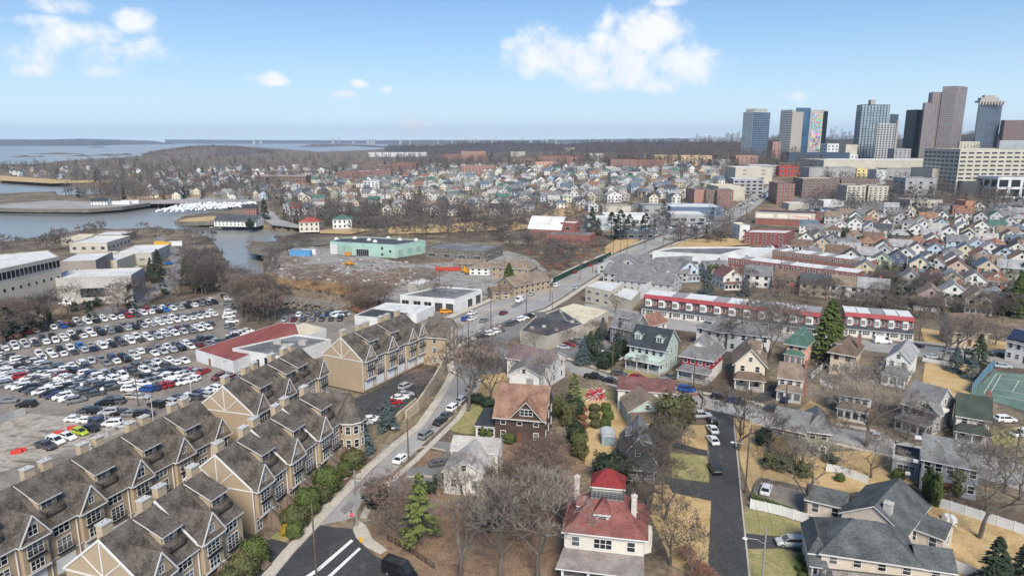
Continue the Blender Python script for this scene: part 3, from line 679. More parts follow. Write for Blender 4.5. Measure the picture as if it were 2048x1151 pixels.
def dormer(parent, x, y, z, w, h, back, wm, rm, kind='gable', rz=0.0, nx=2, rh=None):
	"dormer with its front at local y, base z, running back"
	rh = rh or w*.42
	mb = MB(); mb.box(-w/2, w/2, 0, back, -.4, h)
	if kind == 'gable': mb.poly([(-w/2,0,h),(w/2,0,h),(0,0,h+rh)])
	o = ob('dormer', mb.mesh('dormer', wm), parent, (x, y, z), rz)
	r = MB(); ov = .25
	if kind == 'gable':
		s = rh/(w/2)
		for sg in (-1, 1):
			P = [(sg*(w/2+ov), -ov, h-s*ov+.15), (sg*(w/2+ov), back+.3, h-s*ov+.15), (0, back+.3, h+rh+.15), (0, -ov, h+rh+.15)]
			if sg < 0: P = P[::-1]
			r.slab(P, .15, 0, 1)
	elif kind == 'shed':
		r.slab([(-w/2-ov,-ov*1.6,h+.05),(w/2+ov,-ov*1.6,h+.05),(w/2+ov,back+.3,h+.05+rh),(-w/2-ov,back+.3,h+.05+rh)], .16, 0, 1)
	else:
		q = roof_mb(w, back*1.2, h, rh, 'hip', .25, .1); r.add(q, (0, back*.5, 0))
	ob('dormer_roof', r.mesh('dormer_roof', [rm, WHITE]), o)
	win1(o, 0, 0, .25, w*.62, h-.45, nx=nx, ny=2)
	return o
def chimney(parent, x, y, z0, z1, w=.9, d=.7, m=None):
	mb = MB(); mb.box(x-w/2, x+w/2, y-d/2, y+d/2, z0, z1); mb.box(x-w/2-.08, x+w/2+.08, y-d/2-.08, y+d/2+.08, z1-.2, z1-.05); mb.box(x-.15, x+.15, y-.15, y+.15, z1, z1+.25)
	return ob('chimney', mb.mesh('chimney', m or BRICKM), parent)
BRICKM = brick('red_brick', (.27,.10,.075));
WALLC = {'white':(.70,.69,.66),'off-white':(.66,.63,.57),'cream':(.63,.58,.46),'pale yellow':(.64,.58,.43),'yellow':(.60,.51,.32),'light grey':(.48,.48,.48),'grey':(.32,.32,.32),
 'pale blue':(.45,.55,.64),'sky blue':(.36,.54,.60),'navy blue':(.09,.11,.19),'sage green':(.33,.34,.25),'pale green':(.47,.57,.42),'mint green':(.45,.58,.50),'pink':(.74,.45,.36),
 'beige':(.52,.43,.32),'tan':(.45,.33,.22),'brown':(.19,.125,.09),'red':(.36,.05,.05),'peach':(.56,.41,.33),'green':(.15,.32,.22),'dark grey':(.16,.16,.165),'mauve':(.40,.30,.29),'red brick':(.28,.10,.075),'brown brick':(.24,.14,.105)}
ROOFC = {'grey':(.20,.20,.20),'light grey':(.34,.34,.34),'dark grey':(.085,.092,.10),'brown':(.17,.125,.095),'tan':(.25,.195,.15),'orange':(.30,.175,.115),'rust':(.26,.14,.105),'maroon':(.18,.09,.085),
 'red':(.37,.085,.07),'green':(.085,.16,.13),'dark green':(.065,.08,.065),'charcoal':(.05,.058,.066),'mauve':(.20,.15,.15),'pale':(.42,.40,.37),'blue-grey':(.13,.17,.22)}
def wallm(c):
	if 'brick' in c: return brick('wall_'+c.replace(' ','_'), WALLC[c])
	return siding('siding_'+c.replace(' ','_'), WALLC[c])
def roofm(c): return shingle('roof_'+c.replace(' ','_'), ROOFC[c], .55 if c not in ('charcoal',) else .6)
def house(label, loc, rz, w, d, h=6.0, rh=2.6, kind='gx', wall='white', roof='grey', near=True, group=None, porch=None, dormers=(), chim=(), wins=None, side=None, ov=.5, door=True, name='house', cat='house', z0=-.4, fm=None, storeys=2):
	t = thing(name, label, cat, loc, rz, group)
	wm = wallm(wall) if isinstance(wall, str) else wall; rm = roofm(roof) if isinstance(roof, str) else roof
	ob('wall', walls_mb(w, d, h, rh, kind, z0).mesh('wall', wm), t)
	ob('roof', roof_mb(w, d, h, rh, kind, ov, .22 if near else .13).mesh('roof', [rm, WHITE if near else mat('weathered_trim', (.48,.47,.45), .8)]), t)
	fl = h/storeys
	nf = wins if wins is not None else max(2, int(w/3.2)); ns = side if side is not None else max(1, int(d/3.6))
	if near:
		for k in range(storeys):
			z = k*fl+fl*.36; wh = min(1.5, fl*.48)
			for i in range(nf):
				x = -w/2+w*(i+.5)/nf
				if k == 0 and porch and porch.get('full'):
					continue
				if k == 0 and door and i == nf//2: continue
				window(t, x, -d/2, z, 1.0, wh, 0, fm=fm)
			for i in range(ns):
				y = -d/2+d*(i+.5)/ns
				window(t, w/2, y, z, .9, wh, R(90), fm=fm); window(t, -w/2, y, z, .9, wh, R(-90), fm=fm)
		if kind == 'gy': window(t, 0, -d/2, h+rh*.18, .9, 1.1, 0, fm=fm)
		if kind in ('gx', 'gamb'):
			for s in (-1, 1): window(t, s*w/2, 0, h+rh*.15, .9, 1.0, R(90)*s, fm=fm)
		if door:
			mb = MB(); mb.box(-.5, .5, -.08, 0, 0, 2.1); ob('door', mb.mesh('door', mat('door_brown', (.16,.07,.05), .6)), t, (-w/2+w*(nf//2+.5)/nf, -d/2, .3))
	else:
		mb = MB(); fq = max(2, int(w/3)); sd = max(1, int(d/3.6)); a, b = w/2, d/2
		wall_quads(mb, (-a,-b), (a,-b), .2, h-.1, fq, storeys, .36, .48); wall_quads(mb, (a,-b), (a,b), .2, h-.1, sd, storeys, .3, .48)
		wall_quads(mb, (-a,b), (-a,-b), .2, h-.1, sd, storeys, .3, .48)
		if kind in ('gy','gamb_y'): wall_quads(mb, (-.9,-b), (.9,-b), h+.1, h+rh*.62, 1, 1, .6, .7)
		if kind in ('gx','gamb'): wall_quads(mb, (a,-.9), (a,.9), h+.1, h+rh*.62, 1, 1, .6, .7); wall_quads(mb, (-a,.9), (-a,-.9), h+.1, h+rh*.62, 1, 1, .6, .7)
		ob('windows', mb.mesh('windows', [WHITE, GLASS]), t, kind='stuff')
	if porch:
		pd = porch.get('d', 2.2); ph = porch.get('h', 2.7); pw = porch.get('w', w); px = porch.get('x', 0.0)
		prm = porch.get('roof', roof); prm = roofm(prm) if isinstance(prm, str) else prm
		if porch.get('closed'):
			mb = MB(); mb.box(px-pw/2, px+pw/2, -d/2-pd, -d/2+.02, z0, ph); pw_o = ob('porch', mb.mesh('porch', wm), t)
			n = max(3, int(pw/1.5)); mb = MB(); wall_quads(mb, (px-pw/2,-d/2-pd), (px+pw/2,-d/2-pd), .6, ph-.2, n, 1, .7, .8)
			wall_quads(mb, (px+pw/2,-d/2-pd), (px+pw/2,-d/2), .6, ph-.2, 2, 1, .6, .8)
			ob('porch_windows', mb.mesh('porch_windows', [WHITE, GLASS]), t, kind='stuff')
		else:
			mb = MB(); mb.box(px-pw/2, px+pw/2, -d/2-pd, -d/2+.02, z0, .45)
			ob('porch_floor', mb.mesh('porch_floor', mat('porch_floor', (.33,.30,.27))), t)
			n = max(2, int(pw/3))+1
			cm = MB(); cm.box(-.12, .12, -.12, .12, .45, ph)
			cme = cm.mesh('porch_post', WHITE)
			for i in range(n): ob('porch_post', cme, t, (px-pw/2+.2+(pw-.4)*i/(n-1), -d/2-pd+.2, 0))
			mb = MB();
			for zz in (.6, 1.25): mb.box(px-pw/2+.2, px+pw/2-.2, -d/2-pd+.17, -d/2-pd+.23, zz, zz+.08)
			k = int(pw/.3)
			for i in range(k): xx = px-pw/2+.2+(pw-.4)*i/max(1,k-1); mb.box(xx-.02, xx+.02, -d/2-pd+.18, -d/2-pd+.22, .6, 1.3)
			if near: ob('railing', mb.mesh('railing', WHITE), t)
		r = MB(); s = porch.get('rise', .9)
		y0, y1 = -d/2-pd-.35, -d/2
		if porch.get('deck'):
			r.box(px-pw/2-.2, px+pw/2+.2, y0+.15, y1, ph, ph+.25, 1); r.box(px-pw/2-.1, px+pw/2+.1, y0+.2, y0+.35, ph+.25, ph+1.2, 2); r.box(px+pw/2-.05, px+pw/2+.1, y0+.2, y1, ph+.25, ph+1.2, 2); r.box(px-pw/2-.1, px-pw/2+.05, y0+.2, y1, ph+.25, ph+1.2, 2)
		else:
			e0, e1 = (px-pw/2-.35, y0, ph), (px+pw/2+.35, y0, ph)
			i_ = .9 if porch.get('hip', True) else 0
			t0, t1 = (px-pw/2+i_, y1, ph+s), (px+pw/2-i_, y1, ph+s)
			r.slab([(x,y,z+.15) for x,y,z in (e0,e1,t1,t0)], .16, 0, 1)
			if i_:
				r.poly([(e1[0],e1[1],ph+.15),(e1[0],y1,ph+.15),(t1[0],y1,ph+s+.15)],0); r.poly([(e0[0],y1,ph+.15),(e0[0],e0[1],ph+.15),(t0[0],y1,ph+s+.15)],0)
				r.poly([(e0[0],y1,ph-.01),(e0[0],e0[1],ph-.01),(e1[0],e1[1],ph-.01),(e1[0],y1,ph-.01)],1)
				r.poly([(e1[0],y0,ph),(e1[0],y1,ph),(e1[0],y1,ph+.15),(e1[0],y0,ph+.15)],1); r.poly([(e0[0],y1,ph),(e0[0],y0,ph),(e0[0],y0,ph+.15),(e0[0],y1,ph+.15)],1)
		ob('porch_roof', r.mesh('porch_roof', [prm, WHITE, wm]), t)
	for dm in dormers: dormer(t, *dm[:6], dm[6] if len(dm) > 6 and dm[6] else wm, rm, *(dm[7:] if len(dm) > 7 else ()))
	for c in chim: chimney(t, *c)
	return t
def fr(p1, p2, z, d):
	"frame of a building whose front eave runs from pixel p1 to pixel p2 at height z: centre, rotation, width"
	a = W(*p1, z); b = W(*p2, z); w = math.dist(a, b); th = math.atan2(b[1]-a[1], b[0]-a[0])
	cx = (a[0]+b[0])/2-math.sin(th)*d/2; cy = (a[1]+b[1])/2+math.cos(th)*d/2
	return (cx, cy, 0.0), th, w
# ------------------------------------------------------------------ flat-roofed buildings given by their roof outline
def block(name, label, cat, px, z, wallmat, roofmat, parapet=.5, faces=None, world=False, base=None, group=None, extras=None, wm2=None):
	P = [tuple(p[:2]) for p in px] if world else [W(*p, z) for p in px]
	ar = sum(P[i][0]*P[(i+1)%len(P)][1]-P[(i+1)%len(P)][0]*P[i][1] for i in range(len(P)))
	if ar < 0: P = P[::-1]
	cx = sum(p[0] for p in P)/len(P); cy = sum(p[1] for p in P)/len(P)
	g = base if base is not None else min(hgt(*p) for p in P)
	t = thing(name, label, cat, (cx, cy, g), 0, group)
	Q = [(p[0]-cx, p[1]-cy) for p in P]; H = z-g
	mb = MB(); mb.prism(Q, -1.0, H, 0); ob('wall', mb.mesh('wall', wallmat), t)
	mb = MB(); n = len(Q)
	if parapet:
		S = [(x*(1-.35/max(1,math.hypot(x,y))), y*(1-.35/max(1,math.hypot(x,y)))) for x, y in Q]
		for i in range(n):
			a, b, c, d = Q[i], Q[(i+1)%n], S[(i+1)%n], S[i]
			mb.prism([(a[0]*1.002,a[1]*1.002),(b[0]*1.002,b[1]*1.002),c,d], H, H+parapet, 0)
		ob('parapet', mb.mesh('parapet', wm2 or wallmat), t)
	mb = MB(); mb.prism([(x*.995, y*.995) for x, y in Q], H, H+.08, 0); ob('roof', mb.mesh('roof', roofmat), t)
	if faces:
		mb = MB()
		for (nx, nz, fw, fh, z0, z1) in [faces]:
			for i in range(n):
				L = math.dist(Q[i], Q[(i+1)%n]); k = max(1, int(L/nx))
				wall_quads(mb, Q[i], Q[(i+1)%n], z0*H, z1*H, k, nz, fw, fh)
		ob('windows', mb.mesh('windows', [WHITE, GLASS]), t, kind='stuff')
	t['_Q'] = 0
	del t['_Q']
	return t, Q, H
# ------------------------------------------------------------------ cars
TYRE = mat('tyre_rubber', (.018,.018,.018), .8, .1); RIM = mat('wheel_rim', (.35,.35,.36), .35, .1, metal=.6)
CARGLASS = mat('car_glass', (.02,.024,.028), .08, .1, spec=.7)
LAMP = mat('head_lamp', (.62,.62,.60), .2, .05); TAIL = mat('tail_lamp', (.30,.02,.02), .3, .05)
PAINT = {'white':(.78,.78,.77),'black':(.012,.012,.014),'dark grey':(.07,.072,.076),'grey':(.20,.205,.21),'silver':(.42,.43,.44),'red':(.33,.012,.02),'maroon':(.13,.015,.02),'blue':(.02,.07,.30),'navy':(.018,.028,.09),'bright blue':(.02,.16,.52),
 'lime':(.40,.50,.03),'orange':(.72,.30,.02),'yellow':(.75,.42,.01),'beige':(.40,.36,.29),'brown':(.12,.08,.06)}
def paint(c):
	col = PAINT[c]; return mat('paint_'+c.replace(' ','_'), col, .28, .02, spec=.5, coat=.4)
CARS = {}
def car_shape(kind):
	"body, glass, lamps as MBs; wheels positions. x forward."
	if kind in CARS: return CARS[kind]
	B = MB(); Gs = MB(); La = MB()
	spec = dict(
      sedan=dict(L=4.7, W=1.82, prof=[(-2.35,.55,.88,.80),(-2.2,.3,.98,.9),(-1.55,.24,1.02,.91),(-.6,.22,.98,.91),(.8,.22,.96,.91),(1.6,.24,.90,.89),(2.2,.28,.76,.84),(2.35,.42,.62,.74)], cab=[(-1.95,1.0),(-1.25,1.42),(.15,1.45),(1.15,.95)], tw=.66),
      suv=dict(L=4.7, W=1.9, prof=[(-2.35,.6,1.0,.84),(-2.25,.36,1.12,.93),(-1.5,.3,1.14,.95),(0,.28,1.12,.95),(1.2,.28,1.08,.94),(1.9,.32,1.0,.91),(2.25,.38,.88,.86),(2.35,.5,.72,.78)], cab=[(-2.2,1.1),(-1.95,1.66),(.45,1.70),(1.35,1.07)], tw=.72),
      hatch=dict(L=4.1, W=1.76, prof=[(-2.05,.55,.95,.78),(-1.95,.3,1.02,.87),(-1.2,.25,1.04,.88),(.6,.24,.98,.88),(1.4,.26,.92,.86),(1.9,.32,.78,.8),(2.05,.42,.65,.72)], cab=[(-1.95,1.0),(-1.6,1.5),(.1,1.52),(1.15,.97)], tw=.66),
      pickup=dict(L=5.5, W=1.95, prof=[(-2.75,.55,1.1,.9),(-2.65,.4,1.12,.95),(-.9,.38,1.12,.96),(1.4,.38,1.12,.96),(2.2,.42,1.08,.93),(2.65,.5,1.0,.9),(2.75,.6,.85,.82)], cab=[(-.95,1.1),(-.75,1.78),(.75,1.8),(1.45,1.1)], tw=.74),
      van=dict(L=5.6, W=2.0, prof=[(-2.8,.5,1.5,.95),(-2.7,.35,1.6,1.0),(-.5,.32,1.6,1.0),(1.2,.32,1.4,.99),(2.1,.36,1.15,.95),(2.7,.42,.95,.9),(2.8,.5,.8,.82)], cab=[(-2.75,1.5),(-2.65,2.45),(.9,2.5),(2.0,1.2)], tw=.88))[kind]
	rings = []
	for x, zb, zt, hw in spec['prof']:
		m = (zb+zt)/2
		rings.append([(x,-hw*.9,zb),(x,hw*.9,zb),(x,hw,m-.05),(x,hw*.97,zt-.12),(x,hw*.84,zt),(x,-hw*.84,zt),(x,-hw*.97,zt-.12),(x,-hw,m-.05)])
	B.loft(rings)
	W2 = spec['W']/2; tw = spec['tw']; c = spec['cab']; bw = W2*.86
	lo0, hi0, hi1, lo1 = c
	def sec(x, z, hw): return [(x,-hw,z),(x,hw,z)]
	# greenhouse: dark box with painted roof plate and pillars
	p = dict(a=(lo0[0],lo0[1]-.06,bw), b=(hi0[0],hi0[1],tw), c=(hi1[0],hi1[1],tw), d=(lo1[0],lo1[1]-.06,bw))
	A_, Bb, C_, D_ = (p[k] for k in 'abcd')
	def P(q, s, ins=0): return (q[0], s*(q[2]-ins), q[1])
	gm = Gs
	gm.poly([P(A_,-1),P(Bb,-1),P(Bb,1),P(A_,1)]); gm.poly([P(C_,-1),P(D_,-1),P(D_,1),P(C_,1)])
	for s in (-1, 1):
		q = [P(A_,s),P(D_,s),P(C_,s),P(Bb,s)]; gm.poly(q if s < 0 else q[::-1])
	gm.poly([P(Bb,-1),P(C_,-1),P(C_,1),P(Bb,1)])
	r = .05
	B.box(Bb[0]-.03, C_[0]+.03, -tw-.02, tw+.02, min(Bb[1],C_[1])-.04, max(Bb[1],C_[1])+.035)
	for s in (-1, 1):
		for a, b in ((A_,Bb),(D_,C_)): B.bar((a[0],s*a[2],a[1]), (b[0],s*b[2],b[1]), .09, .07)
		mx = (Bb[0]+C_[0])/2-.1; B.bar((mx,s*(bw+.0),A_[1]), (mx,s*(tw+.01),Bb[1]), .08, .05)
		if kind == 'suv': mx -= 1.05; B.bar((mx,s*bw,A_[1]), (mx,s*(tw+.01),Bb[1]), .16, .05)
		if kind == 'van': B.poly([(c_[0], s*(c_[2]+.012), c_[1]) for c_ in ((A_[0],0,0),)]*0 or [(-2.7,s*(bw+.02),1.45),(.3,s*(bw+.02),1.45),(.3,s*(tw+.02),2.45),(-2.62,s*(tw+.02),2.4)])
		B.box(lo1[0]-.25, lo1[0]-.08, s*(W2+.02)-.08, s*(W2+.02)+.08, lo1[1]+.0, lo1[1]+.14)
	if kind == 'pickup':
		La.box(-2.6, -1.0, -.72, .72, 1.1, 1.13, 2)
	xf = spec['prof'][-2][0]; xr = spec['prof'][1][0]; zf = spec['prof'][-2][2]; zr = spec['prof'][1][2]
	for s in (-1, 1):
		y0, y1 = sorted((s*W2*.5, s*W2*.88))
		La.box(xf-.12, xf+.07, y0, y1, zf-.26, zf-.12, 0)
		La.box(xr-.09, xr+.05, *sorted((s*W2*.6, s*W2*.92)), zr-.32, zr-.12, 1)
	wr = .33 if kind in ('sedan','hatch') else .37
	wx = spec['L']*.30; wheels = [(wx, W2-.12), (wx, -W2+.12), (-wx, W2-.12), (-wx, -W2+.12)]
	CARS[kind] = (B, Gs, La, wr, wheels); return CARS[kind]
_cm = {}
def wheel_me(r):
	if ('w', r) not in _cm:
		mb = MB(); n = 12
		mb.loft([[(r*math.cos(2*math.pi*k/n), y, r*math.sin(2*math.pi*k/n)) for k in range(n)] for y in (-.12, .12)], 0)
		mb.loft([[(r*.6*math.cos(2*math.pi*k/n), y, r*.6*math.sin(2*math.pi*k/n)) for k in range(n)] for y in (-.13, .13)], 1)
		_cm[('w', r)] = mb.mesh('wheel', [TYRE, RIM])
	return _cm[('w', r)]
def car(label, loc, rz, kind='sedan', colour='white', group=None, cat='car', name='parked_car', lamps=True):
	B, Gs, La, wr, wh = car_shape(kind)
	if (kind, colour) not in _cm: _cm[(kind, colour)] = B.mesh('body', paint(colour))
	if ('g', kind) not in _cm: _cm[('g', kind)] = Gs.mesh('cabin_glass', CARGLASS); _cm[('l', kind)] = La.mesh('lamps', [LAMP, TAIL, BLACK])
	t = thing(name, label, cat, loc, rz, group)
	ob('body', _cm[(kind, colour)], t); ob('cabin_glass', _cm[('g', kind)], t)
	if lamps: ob('lamps', _cm[('l', kind)], t)
	for x, y in wh: ob('wheel', wheel_me(wr), t, (x, y, wr))
	return t
CARLIST = []     # (x, y, z, heading, kind, colour, label, group, category)
def carq(p, hd, kind, colour, label, group='cars parked along the streets', cat='car', world=False):
	x, y, z = p if world else G(*p); CARLIST.append((x, y, z, hd, kind, colour, label, group, cat))
def pick_colour(r):
	return r.choices(['white','silver','grey','dark grey','black','red','maroon','blue','navy','beige','bright blue'], [40,13,12,15,15,2.2,1.5,1,2,1,.5])[0]
def pick_kind(r): return r.choices(['sedan','suv','hatch','pickup'], [40,45,12,3])[0]
def flush_cars():
	L = sorted(CARLIST, key=lambda c: math.hypot(c[0], c[1]))
	for c in L[:300]:
		car(c[6], c[:3], c[3], c[4], c[5], c[7], {'pickup':'pickup truck','van':'van'}.get(c[4], c[8]), name={'pickup':'pickup_truck','van':'van'}.get(c[4], 'parked_car'))
	mb = MB(); cols = {}
	mats = [CARGLASS, TYRE]
	for c in L[300:]:
		B, Gs, La, wr, wh = car_shape(c[4])
		if c[5] not in cols: cols[c[5]] = len(mats); mats.append(paint(c[5]))
		mb.add(B, c[:3], c[3], 1, cols[c[5]]); mb.add(Gs, c[:3], c[3], 1, 0)
		q = MB();
		for x, y in wh: q.box(x-wr*.8, x+wr*.8, y-.11, y+.11, 0, wr*1.8, 1)
		mb.add(q, c[:3], c[3])
	o = ob('distant_cars', mb.mesh('distant_cars', mats)); tag(o, 'small far parked cars filling the back of the lots and the far streets', 'cars', None, 'stuff')
	print('cars', len(L))
# ------------------------------------------------------------------ trees
def twig(mb, p, q, r):
	p = Vector(p); q = Vector(q); d = q-p; L_ = d.length
	if L_ < 1e-4: return
	d /= L_; up = Vector((0,0,1)) if abs(d.z) < .9 else Vector((1,0,0)); a = d.cross(up).normalized()*r; b = a.cross(d)
	i = len(mb.v); mb.v += [tuple(p+a), tuple(p-a*.5+b*.87), tuple(p-a*.5-b*.87), tuple(q)]
	mb.f += [(i,i+1,i+3),(i+1,i+2,i+3),(i+2,i,i+3)]; mb.m += [0,0,0]
def bare_tree(seed, H=14, spread=.38, levels=5, ntw=3, trunk_r=.28, fork=.28, up=.35, tw_r=.025, vase=False, multi=1):
	r = random.Random(seed); T = MB(); C = MB()
	def grow(p, d, L, rad, lev):
		n = 3; pts = [p]; cur = p; dd = d.copy()
		for k in range(n):
			dd = (dd+Vector((r.uniform(-1,1), r.uniform(-1,1), r.uniform(-.4,.8)))*.16).normalized(); cur = cur+dd*(L/n); pts.append(cur)
		r1 = rad*.62
		if lev <= 2: T.tube(pts, [rad, rad*.88, rad*.76, r1], 6 if lev == 0 else 4, cap=False)
		else:
			for a, b, q in ((0,1,1),(1,2,.85),(2,3,.7)): twig(C, pts[a], pts[b]+(pts[b]-pts[a])*.15, max(rad*q, tw_r))
		if lev >= levels:
			for k in range(ntw):
				t = r.random(); bp = pts[1].lerp(pts[3], t)
				dv = (dd+Vector((r.uniform(-1,1), r.uniform(-1,1), r.uniform(-.6,.9)))*.85).normalized(); twig(C, bp, bp+dv*L*r.uniform(.5,1.05), tw_r)
			return
		k = 3 if lev == 0 else r.choice([2,3,3])
		if lev == 0 and vase: k = 4
		a0 = r.uniform(0, 6.28)
		for i in range(k):
			an = a0+i*6.283/k+r.uniform(-.5,.5); tl = spread*(1.15 if lev else 1)+r.uniform(-.12,.15)
			side = Vector((math.cos(an), math.sin(an), 0)); side = (side-dd*side.dot(dd))
			nd = (dd*math.cos(tl*1.6)+side*math.sin(tl*1.6)+Vector((0,0,up*.35))).normalized()
			st = pts[3] if i == 0 or r.random() < .6 else pts[2].lerp(pts[3], r.random())
			grow(st, nd, L*r.uniform(.66,.86), r1*r.uniform(.7,.95), lev+1)
	for m in range(multi):
		d0 = Vector((0,0,1)) if multi == 1 else Vector((math.cos(m*6.28/multi)*.35, math.sin(m*6.28/multi)*.35, 1)).normalized()
		grow(Vector((0,0,-.3)), d0, H*fork, trunk_r, 0)
	return T, C
BARK = mat2('bark', [(.075,.062,.052),(.13,.112,.095),(.21,.185,.16)], 1.2, fine=6, fineamt=.2, stretch=(1,1,.3))
TWIG = mat('twigs_grey_brown', (.15,.125,.11), .95, .25, .2, rnd=.25)
TWIGF = mat('twigs_far', (.115,.10,.095), .95, .4, .03)
TWIGR = mat('twigs_reddish', (.185,.138,.115), .95, .25, .2, rnd=.2)
TWIGP = mat('twigs_russet', (.32,.17,.115), .95, .3, .3, rnd=.2)
TWIGD = mat('twigs_dark', (.085,.072,.064), .95, .25, .2, rnd=.2)
TWIGL = mat('twigs_pale', (.22,.19,.165), .95, .25, .2, rnd=.2)
PROTO = {}
def tree_meshes(kind):
	if kind in PROTO: return PROTO[kind]
	base, var = kind
	if base in ('bare','bare_red','bare_dark','bare_pale'):
		T, C = bare_tree(100+var, 13, .36+.05*(var % 3), 6, 5, .36, .30, tw_r=.030)
		tm = {'bare':TWIG,'bare_red':TWIGR,'bare_dark':TWIGD,'bare_pale':TWIGL}[base]
	elif base == 'great': T, C = bare_tree(600+var, 13, .38, 7, 4, .30, .27, tw_r=.028, up=.3); tm = TWIGL
	elif base == 'fine': T, C = bare_tree(200+var, 9, .42, 6, 6, .2, .24, tw_r=.030, multi=2); tm = TWIGR
	elif base == 'bush': T, C = bare_tree(300+var, 4.2, .5, 4, 7, .07, .22, tw_r=.028, multi=5); tm = TWIGP
	elif base == 'bushg': T, C = bare_tree(320+var, 4.0, .5, 4, 6, .07, .22, tw_r=.02, multi=5); tm = TWIG
	elif base == 'far': T, C = bare_tree(400+var, 13, .42, 3, 7, .24, .27, tw_r=.07); tm = TWIG
	PROTO[kind] = (T.mesh('trunk', BARK), C.mesh('crown', tm), T, C, tm); return PROTO[kind]
TREECOUNT = [0]
def tree(label, p, kind='bare', var=0, sc=1.0, group='bare winter trees', rz=None, world=False, szf=1.0, cat='tree', name='bare_tree'):
	x, y, z = p if world else G(*p); tm = tree_meshes((kind, var)); s = (sc, sc, sc*szf)
	t = thing(name, label, cat, (x, y, z), rnd.uniform(0, 6.28) if rz is None else rz, group); t.scale = s
	ob('trunk', tm[0], t); ob('crown', tm[1], t); TREECOUNT[0] += 1
	return t
def leafmat(name, col, var=.45):
	return mat(name, col, .8, var, .9, rnd=.12)
EVG = leafmat('needles_dark', (.034,.052,.030)); EVB = leafmat('needles_blue', (.085,.115,.115), .3); EVY = leafmat('needles_yellow_green', (.125,.15,.045), .4); EVM = leafmat('foliage_mid_green', (.085,.115,.032), .45)
EVO = leafmat('foliage_olive', (.10,.105,.042), .4); EVGO = leafmat('foliage_golden', (.36,.25,.03), .35)
def conifer(seed, H=10, Rd=3, n=2600, m=EVG, droop=.25, bare=.06, size=.42, gaps=.2):
	r = random.Random(seed); T = MB(); C = MB(); T.tube([(0,0,-.3),(0,0,H*.5),(0,0,H*.97)], [H*.022,H*.014,.03], 6)
	nb = int(n/16)
	for b in range(nb):
		u = r.random()**.8; z = H*(bare+(1-bare)*u)
		rad = Rd*(1-u)**.8*r.uniform(.75,1.08)+.12; an = r.uniform(0,6.283)
		if r.random() < gaps*.3: continue
		for k in range(16):
			t = r.uniform(.25,1)**.7; rr = rad*t; a2 = an+r.uniform(-.28,.28)
			p = Vector((math.cos(a2)*rr, math.sin(a2)*rr, z-droop*rr*t+r.uniform(-.12,.12)*H*.06))
			q = Vector((math.cos(a2)*1, math.sin(a2)*1, -droop-.1)).normalized(); s = size*r.uniform(.6,1.2)
			sd = q.cross(Vector((0,0,1))).normalized()*s*.42+Vector((0,0,r.uniform(-.2,.2)*s))
			i = len(C.v); C.v += [tuple(p-q*s*.6), tuple(p+sd), tuple(p+q*s*.7+Vector((0,0,-.1*s))), tuple(p-sd)]; C.f.append((i,i+1,i+2,i+3)); C.m.append(0)
	return T, C
def shrubby(seed, rx=1.6, rz=2.0, n=1700, core=.84, size=.2, lumps=.16):
	r = random.Random(seed); T = MB(); C = MB(); T.tube([(0,0,-.2),(0,0,rz*.8)], [.09,.06], 5)
	def bump(v): return 1+lumps*(math.sin(v[0]*5+seed)*math.sin(v[1]*4+1.3*seed)+.6*math.sin(v[2]*7+seed))
	rings = []
	for j in range(9):
		ph = math.pi*(j/8.0); rr = []
		for k in range(12):
			th = 6.283*k/12; v = (math.sin(ph)*math.cos(th), math.sin(ph)*math.sin(th), math.cos(ph)); q = bump(v)*core
			rr.append((v[0]*rx*q, v[1]*rx*q, rz+v[2]*rz*q*.98))
		rings.append(rr[::-1])
	C.loft(rings)
	for k in range(n):
		z = r.uniform(-.95,1); th = r.uniform(0,6.283); s = math.sqrt(1-z*z); v = (s*math.cos(th), s*math.sin(th), z); q = bump(v)*r.uniform(min(.86,core+.05),1.08)
		p = Vector((v[0]*rx*q, v[1]*rx*q, rz+v[2]*rz*q)); n_ = Vector(v); a = n_.cross(Vector((r.uniform(-1,1),r.uniform(-1,1),r.uniform(-1,1)))).normalized()
		n2 = (n_+Vector((r.uniform(-1,1),r.uniform(-1,1),r.uniform(-1,1)))*.7).normalized(); a = n2.cross(a).normalized(); b = n2.cross(a); e = size*r.uniform(.6,1.2)
		i = len(C.v); C.v += [tuple(p+a*e), tuple(p+b*e*.6), tuple(p-a*e), tuple(p-b*e*.6)]; C.f.append((i,i+1,i+2,i+3)); C.m.append(0)
	return T, C
